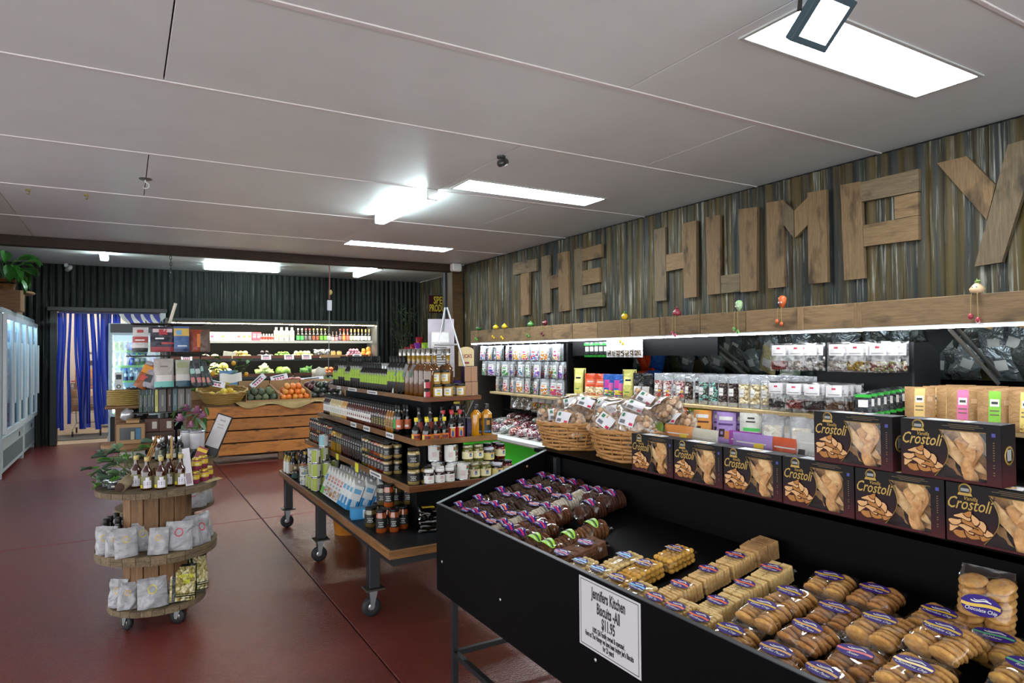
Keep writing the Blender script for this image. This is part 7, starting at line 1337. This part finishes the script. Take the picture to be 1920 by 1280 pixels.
# eucalyptus and driftwood
eu = empty('foliage_spray', 'spray of grey green eucalyptus leaves hanging over the front spool edge', 'plant', (.0, 4.42, SZ)); pts = []
for k, (dx, dy, dz) in enumerate([(-.18, -.02, .07), (-.13, .05, .14), (-.06, -.05, .2), (-.16, -.10, .0), (.06, .03, .19), (-.09, -.16, .03)]):
    ob('stem', MB().tube([(.06, .06, .02), (dx*.3+.02, dy*.3, dz*.6+.07), (dx, dy, dz)], .004, 5), mat('#4f6a2f', .6), eu)
    for q in range(5): t = .45+.55*q/4; pts.append(((.02+dx*t, dy*t, .03+dz*t+.03*(1-t)), math.atan2(dy, dx)+R.uniform(-1.3, 1.3), R.uniform(-.6, .5)))
foliage(eu, pts, .068, .062, mats=[mat(c, .5, var=.2) for c in ('#3a5240', '#46604a', '#54704a', '#4a7a2f')], curl=.3)
o = ob('driftwood', MB().tube([(-.04, -.12, .03), (-.02, -.04, .035), (.01, .04, .045), (.05, .12, .05)], [.026, .03, .033, .028], 10), mat('#8f7f62', .85, var=.4, sc=40, bump=.5), None, (.02, 4.24, SZ)); tag(o, 'short pale driftwood log with sawn end on the front spool', 'wood'); ob('sawn_end', MB().lathe([(0, 0), (.0245, 0), (.0245, .003), (0, .003)], 12, 0, True, 0, TR(-.0435, -.1225, .03, PI/2-.1, 0, -.2)), mat('#3e261a', .8), o)
bjr = jar_kit('black_jar', .045, .032, mat('#15151a', .3), mat('#b8bcc0', .25, .7), (.1, .7, mat('#1c1c22', .4)), [(0, .8, .3, .6, WHT)], .012)
for k, (x, y) in enumerate([(-.075, 4.36), (-.05, 4.28), (-.105, 4.43), (-.03, 4.46), (-.02, 4.40)]): bjr.put('squat black jar with silver lid under the leaves, %s' % nth(k), 'jar', (x, y, SZ), 0, 'black jars on the front spool')
yj = jar_kit('honey_jar', .07, .026, mat('#7a2a44', .25, var=.4), mat('#b89a3a', .3, .5), (.35, .72, mat('#c9a82a', .5)), [(0, .9, .2, .6, mat('#d8c88a', .5))], .016)
for k, (x, y, z) in enumerate([(.345, 4.20, 0), (.40, 4.26, 0), (.375, 4.33, 0), (.43, 4.34, 0), (.36, 4.24, .0705), (.40, 4.31, .0705)]): yj.put('small gold-lidded pink jar with yellow label, %s' % ('%s in the lower group' % nth(k) if z == 0 else '%s stacked on the others' % nth(k-4)), 'jar', (x, y, SZ+z), R.uniform(-.4, .2), 'gold-lidded jars on the front spool')
o = ob('display_card', MB().box(-.02, .02, -.0015, .0015, 0, .21, 0), mat('#b8b4b8', .5), None, (.315, 4.13, SZ+.002), (rad(-8), rad(-9), -.4)); tag(o, 'narrow white printed card leaning beside the syrup bottles', 'card'); ob('printed_panel', MB().box(-.014, .014, -.0022, -.0015, .01, .07), mat('#8a7a82', .6), o)
tag(ob('gift_packet', MB().box(-.03, .03, -.006, .006, 0, .11, 0, .002).box(-.03, .03, -.0068, -.006, .08, .1, 1), [mat('#7a1f2a', .4), YEL], None, (.37, 4.40, SZ+.075), (rad(-14), .35, -.5)), 'tilted dark red and yellow packet behind the gold-lidded jars', 'packet')
tag(ob('recipe_card', MB().box(-.05, .05, -.03, .03, 0, .0015), mat('#b0a070', .5), None, (.44, 4.23, SZ+.003), (0, -.15, .3)), 'small tan card lying at the right edge of the front spool', 'card')
# white pouches
WP = foil('#98979a', .45, .05, .9, 9)
def wpouch(c, seed, w_=.12, h=.15): 
    p = pouch_kit('white_pouch', w_, h, .055, WP, [('print', .38, .62, .30, .33, mat('#8a8a90', .5), .0015), ('print', .40, .60, .38, .405, mat('#8a8a90', .5), .0015)], True, .014, seed, seal=.1, nu=12, nv=14, taper=.06); F, _ = pouch_fn(w_, h, .055, True, .014, seed, .06)
    mb = MB(); n = 18
    for q in range(n):
        a0, a1 = 2*PI*q/n, 2*PI*(q+.75)/n; v = []
        for rr_ in (.115, .16): 
            for a in (a0, a1): v.append(F(.5+rr_*math.cos(a), .62+rr_*.85*math.sin(a)*w_/h*1.2, .002))
        mb.add([v[0], v[1], v[3], v[2]], [(0, 1, 2, 3)])
    p.part('wreath_print', mb, mat(c, .5)); return p
WPK = [wpouch('#c9b03a', 1), wpouch('#c0a234', 2, .11), wpouch('#b8283a', 3, .14, .155), wpouch('#c9a03a', 4, .10, .14), wpouch('#c9b83a', 5, .15, .16)]
for k, (x, y, z, rz, s_, lb) in enumerate([(.01, 4.08, MZ, .1, 1, 'second from the aisle end of the middle tier'), (.085, 4.17, MZ, .0, 0, 'behind two others on the middle tier'), (.155, 4.05, MZ, -.2, 3, 'third along the middle tier front'), (.255, 4.08, MZ, -.15, 2, 'with red wreath on the middle tier'), (.375, 4.155, MZ, .7, 2, 'turned sideways at the right of the middle tier'), (-.085, 4.19, MZ, -.5, 0, 'at the left edge of the middle tier'), (-.04, 4.14, MZ, -.2, 3, 'small one tucked at left of the middle tier'), (.33, 4.20, MZ, .3, 0, 'behind the red-wreath pouch'), (.42, 4.27, MZ, .9, 1, 'at the far right edge of the middle tier'),
  (.015, 4.18, BZ, -.1, 3, 'slim one on the bottom tier'), (.135, 4.135, BZ, .0, 4, 'wide one on the bottom tier'), (-.03, 4.24, BZ, -.6, 1, 'at the left edge of the bottom tier')]):
    WPK[s_].put('white matte pouch %s, front spool' % lb, 'pouch', (x, y, z), (rad(R.uniform(-10, -3)), rad(R.uniform(-4, 4)), rz), 'white pouches on the front spool')
for k, (x, y, z, rz) in enumerate([(.44, 5.0, .4715, .5), (.50, 5.10, .4715, .8), (.40, 4.98, .4715, .2)]): WPK[k].put('white matte pouch on the rear spool middle tier, %s' % nth(k), 'pouch', (x, y, z), (rad(-5), 0, rz), 'white pouches on the rear spool')
tall = bottle_kit('tall_bottle', .17, .024, .013, .62, mat('#1a1614', .2, 0, .4), BLK, .03, 0, (.2, .6, mat('#8a8a8c', .5)), (), 12)
for k, (x, y) in enumerate([(-.07, 4.36), (-.03, 4.30), (-.04, 4.42), (.0, 4.37), (-.09, 4.30)]): tall.put('dark bottle with black cap behind the left white pouches, %s' % nth(k), 'bottle', (x, y, MZ), 0, 'dark bottles on the middle tier')
PCN = food(['#b8a86a', '#c9bc8a', '#9a8a4a', '#d0c8a0'], 45, .4)
pc = pouch_kit('popcorn_bag', .15, .2, .05, foil('#14140f', .3, .1, .4), [('print', .22, .95, .02, .93, PCN, .0012), ('print', .05, .11, .02, .9, PCN, .0012), ('band', .2, 1, .13, .16, BLK, .0024), ('band', .2, 1, .19, .21, BLK, .0024)], True, .006, 31)
pcw = MB(); text_into(pcw, 'POPCORN\nTIME', TR(.012, -.0235, .118, PI/2-.14), 0, size=.029, bold=.0010, shear=.12, sx=.62, ext=.0006); pc.part('lettering', pcw, mat('#c9c82a', .4))
pc.put('black and popcorn-print bag with yellow lettering on the front spool bottom tier', 'bag', (.275, 4.15, BZ), (rad(-14), rad(8), .25), 'popcorn bags on the front spool')
pc.parts.pop()
pc.put('popcorn-print bag turned sideways behind the lettered one', 'bag', (.375, 4.24, BZ+.02), (rad(-14), rad(10), .75), 'popcorn bags on the front spool')
# ---- rear spool goods
riser = empty('round_board', 'round timber board on a block holding the kraft box, rear spool', 'board', (.05, 5.35, 0)); ob('disc', MB().lathe([(0, .86), (.19, .86), (.195, .885), (.19, .90), (0, .90)], 26), STV, riser); ob('block', MB().box(-.08, .08, -.08, .08, UZ, .86), mat('#b8b4ac', .6), riser)
kb = empty('kraft_box', 'brown kraft gift box with dark window on the round board', 'box', (.035, 5.24, .9015), rad(-6)); ob('carton', MB().box(-.085, .085, 0, .12, 0, .135, 0, .002), mat('#8a6a44', .6), kb); ob('window', MB().box(-.066, .062, -.0012, 0, .028, .112), mat('#10191a', .2), kb); ob('window_content', MB().box(.0, .022, -.002, -.001, .03, .085, 0).box(.03, .06, -.002, -.001, .03, .105, 1), [mat('#9a8f7a', .6), mat('#2a5a7a', .5)], kb); ob('lid_flap', MB().box(-.03, .05, .04, .10, .135, .155, 0, .002, TR(0, 0, 0, .15)), mat('#94744c', .6), kb)
st = tag(ob('timber_block', MB().box(-.06, .09, 5.46, 5.56, .9015, 1.13, 0, .004), STV), 'upright timber block behind the kraft box', 'block'); tag(ob('timber_board', MB().box(-.12, .12, 5.40, 5.60, 1.131, 1.152, 0, .004), STV), 'rough timber board under the wicker basket', 'board')
wk = empty('wicker_basket', 'small tan wicker basket on the rough board by the book stand', 'basket', (-.0, 5.49, 1.153)); 
for i in range(8): ob('cane_strand', MB().tube([((.105+.003*math.sin(a*9+i*PI))*math.cos(a), (.08+.003*math.sin(a*9+i*PI))*math.sin(a), .008+.0135*i) for a in [2*PI*j/32 for j in range(32)]], .0078, 5, closed=True), mat('#8a7238', .6, var=.35, sc=60), wk)
ob('lining', MB().lathe([(0, .09), (.07, .10), (.095, .105)], 16, T=Matrix.Diagonal((1, .75, 1, 1))), mat('#a88a54', .7), wk)
# carousel stand
cs = empty('wire_display_stand', 'black wire display stand with hooks and book shelf on the rear spool', 'stand', (.265, 5.36, UZ)); BW = mat('#0e0e10', .4)
ob('pole', MB().lathe([(.02, 0), (.02, .93)], 10), BW, cs); ob('base_plate', MB().lathe([(.13, 0), (.13, .012), (0, .014)], 20), BW, cs); ob('top_stick', MB().tube([(.01, -.02, .93), (.05, -.02, 1.08)], .011, 6), mat('#c9c2b0', .6), cs); ob('book_shelf', MB().box(-.22, .22, -.10, .14, .30, .306), BW, cs)
for z, rr_ in ((.925, .24), (.70, .27), (.475, .27)):
    ring = MB().tube([(rr_*.95*math.cos(a), -.05+rr_*.45*math.sin(a), z) for a in [2*PI*j/24 for j in range(24)]], .005, 4, closed=True)
    for k in range(6): ring.tube([(0, 0, z), ((-.20+.08*k)*1.15, -.15, z), ((-.20+.08*k)*1.2, -.19, z+.015)], .0038, 4)
    ob('hook_ring', ring, BW, cs)
def gift(c, bands, w_, h, seed): return pouch_kit('gift_pouch', w_, h, .04, foil(c, .35, .05, .3), [('print', a, b, e, f, mat(m_, .45), .0012+.0004*i) for i, (a, b, e, f, m_) in enumerate(bands)], True, .005, seed)
TOPR = [(.09, gift('#b8b4b4', [(0, 1, .0, .16, '#1a1a1c'), (0, 1, .38, .62, '#9a3a3a'), (.2, .8, .45, .5, '#d8d0d0'), (.3, .7, .78, .9, '#9a3a3a')], .095, .17, 51), 'red and grey'), (.225, gift('#1c1a2c', [(0, 1, .0, .2, '#8a2a34'), (.45, 1, .3, .38, '#a83a40'), (.2, .55, .5, .56, '#d8d8dc'), (.1, .9, .78, .92, '#c4b0b4'), (.35, .7, .68, .9, '#a83a40')], .15, .175, 52), 'navy and red'), (.345, gift('#3a5a8a', [(0, 1, .62, .92, '#c9a54a'), (.1, .5, .66, .85, '#6a9ac0'), (.2, .8, .2, .25, '#c9d0d8'), (0, 1, .02, .12, '#26385a')], .10, .18, 53), 'blue and yellow'), (.435, gift('#8a3218', [(0, .3, .0, .9, '#6a2010'), (.6, .9, .2, .8, '#c9702a')], .085, .16, 54), 'burnt orange'), (.49, gift('#5a4438', [], .08, .16, 55), 'brown')]
for x, p_, c_ in TOPR: p_.put('%s pouch hanging on the wire stand top row' % c_, 'pouch', (x, 5.19+.03*(x > .4), 1.53), (rad(-4), 0, rad(R.uniform(-15, 10))), 'pouches on the wire stand top row')
MIDR = [(.06, gift('#8a4a20', [(0, 1, .6, .9, '#c9852a'), (.2, .7, .3, .5, '#b83a2a')], .08, .18, 61), 'orange and brown', .45), (.115, gift('#8f8a94', [(.1, .6, .2, .5, '#2a2a30')], .11, .18, 62), 'grey lilac', .3), (.235, gift('#a8a09c', [(0, 1, .0, .2, '#6ab0aa'), (.1, .9, .2, .42, '#c9c4c0'), (.3, .7, .7, .74, '#7a6a64')], .125, .2, 63), 'pink-grey and teal', 0), (.355, gift('#9a9a8a', [(0, 1, .0, .22, '#2a4a5a'), (0, 1, .22, .45, '#b4b0ac'), (.1, .8, .7, .9, '#8a8f6a')], .095, .19, 64), 'sage and slate', 0), (.43, gift('#26302e', [(.2, .7, .15, .35, '#b06a6a'), (.2, .8, .5, .7, '#8ab0a8')], .05, .18, 65), 'dark first', -.1), (.47, gift('#2a2a30', [(.2, .7, .15, .35, '#b06a6a'), (.2, .8, .5, .7, '#a8b0b0')], .05, .18, 66), 'dark second', -.15), (.51, gift('#26302e', [(.2, .7, .15, .35, '#b87a6a'), (.2, .8, .6, .8, '#8ab0a8')], .05, .18, 67), 'dark third', -.25), (.55, gift('#2a3430', [(.2, .7, .15, .35, '#b06a6a')], .05, .18, 68), 'dark outermost', -.35)]
for x, p_, c_, ry in MIDR: p_.put('%s pouch hanging on the wire stand middle row' % c_, 'pouch', (x+.05*ry, 5.19, 1.285), (rad(-5), ry, rad(R.uniform(-20, 15))), 'pouches on the wire stand middle row')
BKS = [('#26382f', .022), ('#26382f', .022), ('#2a3c34', .02), ('#24342e', .02), ('#b8b86a', .02), ('#55504e', .05), ('#3a1f14', .03), ('#3f5a60', .032), ('#6a6460', .045), ('#5a5450', .04)]
x = .085
for k, (c_, t_) in enumerate(BKS):
    b = empty('book', '%s book on the wire stand shelf, %s along' % (('dark green', 'dark green', 'dark green', 'dark green', 'lime', 'charcoal', 'brown', 'teal', 'grey linen', 'grey brown')[k], nth(k)), 'book', (x+t_/2, 5.33, 1.109), R.uniform(-.02, .02), 'books on the wire stand'); ob('cover', MB().box(-t_/2+.001, t_/2-.001, -.06, .06, 0, .165, 0, .002), mat(c_, .5), b); ob('pages', MB().box(-t_/2+.003, t_/2-.003, -.05, .058, .16, .1655), PAP, b); ob('spine_print', MB().box(-t_*.12, t_*.12, -.0608, -.06, .04, .12), mat('#7c807a' if k not in (4,) else '#8a8a4a', .6), b); x += t_+.003
for k, (x, y) in enumerate([(.255, 5.20), (.165, 5.22)]): tag(ob('gift_carton', MB().box(-.045, .045, -.03, .03, 0, .09, 0, .002).box(.0, .03, -.031, -.03, .02, .07, 1), [mat('#4a2a1c', .6), mat('#b0a8a0', .5)], None, (x, y+.10, UZ+.17), 0), 'brown carton under the book shelf, %s' % nth(k), 'carton', 'brown cartons under the shelf')
tag(ob('carton_stack', MB().box(.12, .31, 5.27, 5.37, UZ+.013, UZ+.168, 0, .003), mat('#3a2418', .6)), 'dark brown carton under the small brown cartons', 'carton')
blkb = bottle_kit('extract_bottle', .15, .026, .011, .58, glass('#0f0a08'), mat('#c4c8cc', .2, .7), .025, 0, (.08, .5, mat('#4a5040', .5)), [(0, .9, .05, .5, WHT), (0, .5, .55, .95, mat('#9a9a8a', .5))], 14)
for k, (x, y) in enumerate([(.175, 5.17), (.22, 5.09), (.27, 5.17), (.325, 5.09), (.28, 5.04), (.20, 5.02), (.345, 5.17)]): blkb.put('dark extract bottle with silver top on the rear spool, %s' % nth(k), 'bottle', (x, y, UZ), R.uniform(-.3, .3), 'dark extract bottles on the rear spool')
cj_ = Proto('candle_jar'); cj_.part('glass', MB().lathe([(.045, 0), (.05, .005), (.05, .11)], 18), mat('#c4c2c4', .25, 0, .4)); cj_.part('lid', MB().lathe([(.05, .11), (.053, .112), (.053, .124), (.0, .128)], 18), mat('#9a9ca0', .25, .6)); label_part(cj_, .0508, .03, .09, mat('#b4b0b8', .5), (), 0, 8, -PI/2-.5, -PI/2+.5)
cj_.put('white candle jar with silver lid by the picture frame', 'candle', (.435, 5.10, UZ+.055), -.3, 'white candle jars'); cj_.put('white candle jar behind the first one', 'candle', (.385, 5.18, UZ+.055), .2, 'white candle jars')
for k, (x, y, r_, h_, c_) in enumerate([(.435, 5.10, .06, .054, '#26262a'), (.385, 5.18, .055, .054, '#1c1c20')]): tag(ob('candle_tin', MB().lathe([(r_*.95, 0), (r_, .004), (r_, h_-.003), (0, h_)], 18), mat(c_, .3, .2)), 'dark round candle tin under a white candle jar, %s' % ('by the frame', 'behind')[k], 'tin', 'candle tins'); place(COL.objects[-1], (x, y, UZ))
tag(ob('small_black_jar', MB().lathe([(.03, 0), (.032, .004), (.032, .05), (.028, .055), (0, .055)], 16), mat('#141416', .25)), 'small black jar between the extract bottles and candles', 'jar'); place(COL.objects[-1], (.385, 5.03, UZ))
fr = empty('picture_frame', 'black framed white notice leaning on an easel at the rear spool edge', 'picture frame', (.505, 5.10, UZ+.002), (rad(-16), rad(18), rad(-28))); ob('backing', MB().box(-.055, .055, 0, .014, 0, .30, 0, .003), mat('#121214', .4), fr); ob('sheet', MB().box(-.047, .047, -.001, 0, .06, .29), mat('#b8b4b4', .5), fr); ob('printed_lines', MB().box(-.02, .02, -.0015, -.001, .25, .26).box(-.025, .02, -.0015, -.001, .22, .226).box(-.02, .025, -.0015, -.001, .20, .206), GRY, fr); ob('easel_leg', MB().tube([(.0, .014, .2), (.0, .12, 0)], .005, 4), mat('#6a5a3a', .5), fr)
fl = empty('flower_bunch', 'bunch of pink artificial roses with green leaves beside the candles', 'flowers', (.40, 5.24, UZ+.19), None)
fl.scale = (1.35, 1.35, 1.35); pts = []
for k, (x, y, z, r_) in enumerate([(-.05, -.05, .05, .036), (.03, -.05, .085, .038), (.06, -.02, .06, .03), (-.02, .0, .10, .03), (.0, -.07, .02, .024)]):
    mb = MB()
    for q in range(4):
        for j in range(6): a = j*PI/3+q*.5; rr_ = r_*(.3+.25*q); mb.grid(lambda u, v: (x+(rr_*(.4+.6*v))*math.cos(a+(u-.5)*1.3), y+(rr_*(.4+.6*v))*math.sin(a+(u-.5)*1.3), z+r_*(.8-.25*q)*v-.004*q), 3, 2)
    ob('rose', mb, mat('#8a5470' if k % 2 else '#a87490', .6, var=.3), fl)
for k in range(16): pts.append(((R.uniform(-.06, .1), R.uniform(-.06, .06), R.uniform(.0, .12)), R.uniform(0, 6.3), R.uniform(-1.2, -.2)))
foliage(fl, pts, .09, .02, mats=[mat(c, .5) for c in ('#3f6a30', '#547a40', '#7a9a7a')]); ob('pot', MB().lathe([(.05, -.138), (.06, -.01), (.0, -.01)], 14), mat('#4a3a30', .6), fl)
tag(ob('silver_packet', MB().box(-.028, .028, -.008, .008, 0, .11, 0, .004), mat('#b4b8bc', .2, .8)), 'silver foil packet standing behind the extract bottles', 'packet'); place(COL.objects[-1], (.345, 5.24, UZ+.02), (0, .1, .2)); tag(ob('packet_riser', MB().box(-.04, .04, -.03, .03, 0, .019, 0, .002), BLK), 'flat black base under the silver packet', 'base'); place(COL.objects[-1], (.345, 5.24, UZ))
for k, (x0, x1, c_) in enumerate([(.125, .195, '#b87a2a'), (.14, .21, '#a86a20'), (.115, .18, '#c08a3a')]): tag(ob('incense_stick', MB().tube([(x0, 4.99, UZ+.006), (x1, 5.08, UZ+.16)], .004, 5), mat(c_, .7)), 'orange incense stick leaning by the kraft box, %s' % nth(k), 'stick', 'incense sticks')
tag(ob('wooden_stick', MB().tube([(.27, 4.975, UZ+.008), (.272, 5.0, UZ+.16)], .008, 6), mat('#b08a54', .7)), 'pale wooden stick standing in front of the extract bottles', 'stick')
for k in range(2): blk_ = tag(ob('ribbon_jar', MB().ball((0, 0, .05), .05, 0, 12, 8, (1, 1, .9), lump=.5, seed=k), mat('#26262a' if k else '#b0b0b4', .2, .5, var=.5), None, (.02+.08*k, 5.42, 1.04)), 'crinkled %s wrapped item on the kraft box' % ('black', 'silver')[1-k], 'gift', 'wrapped items on the kraft box')
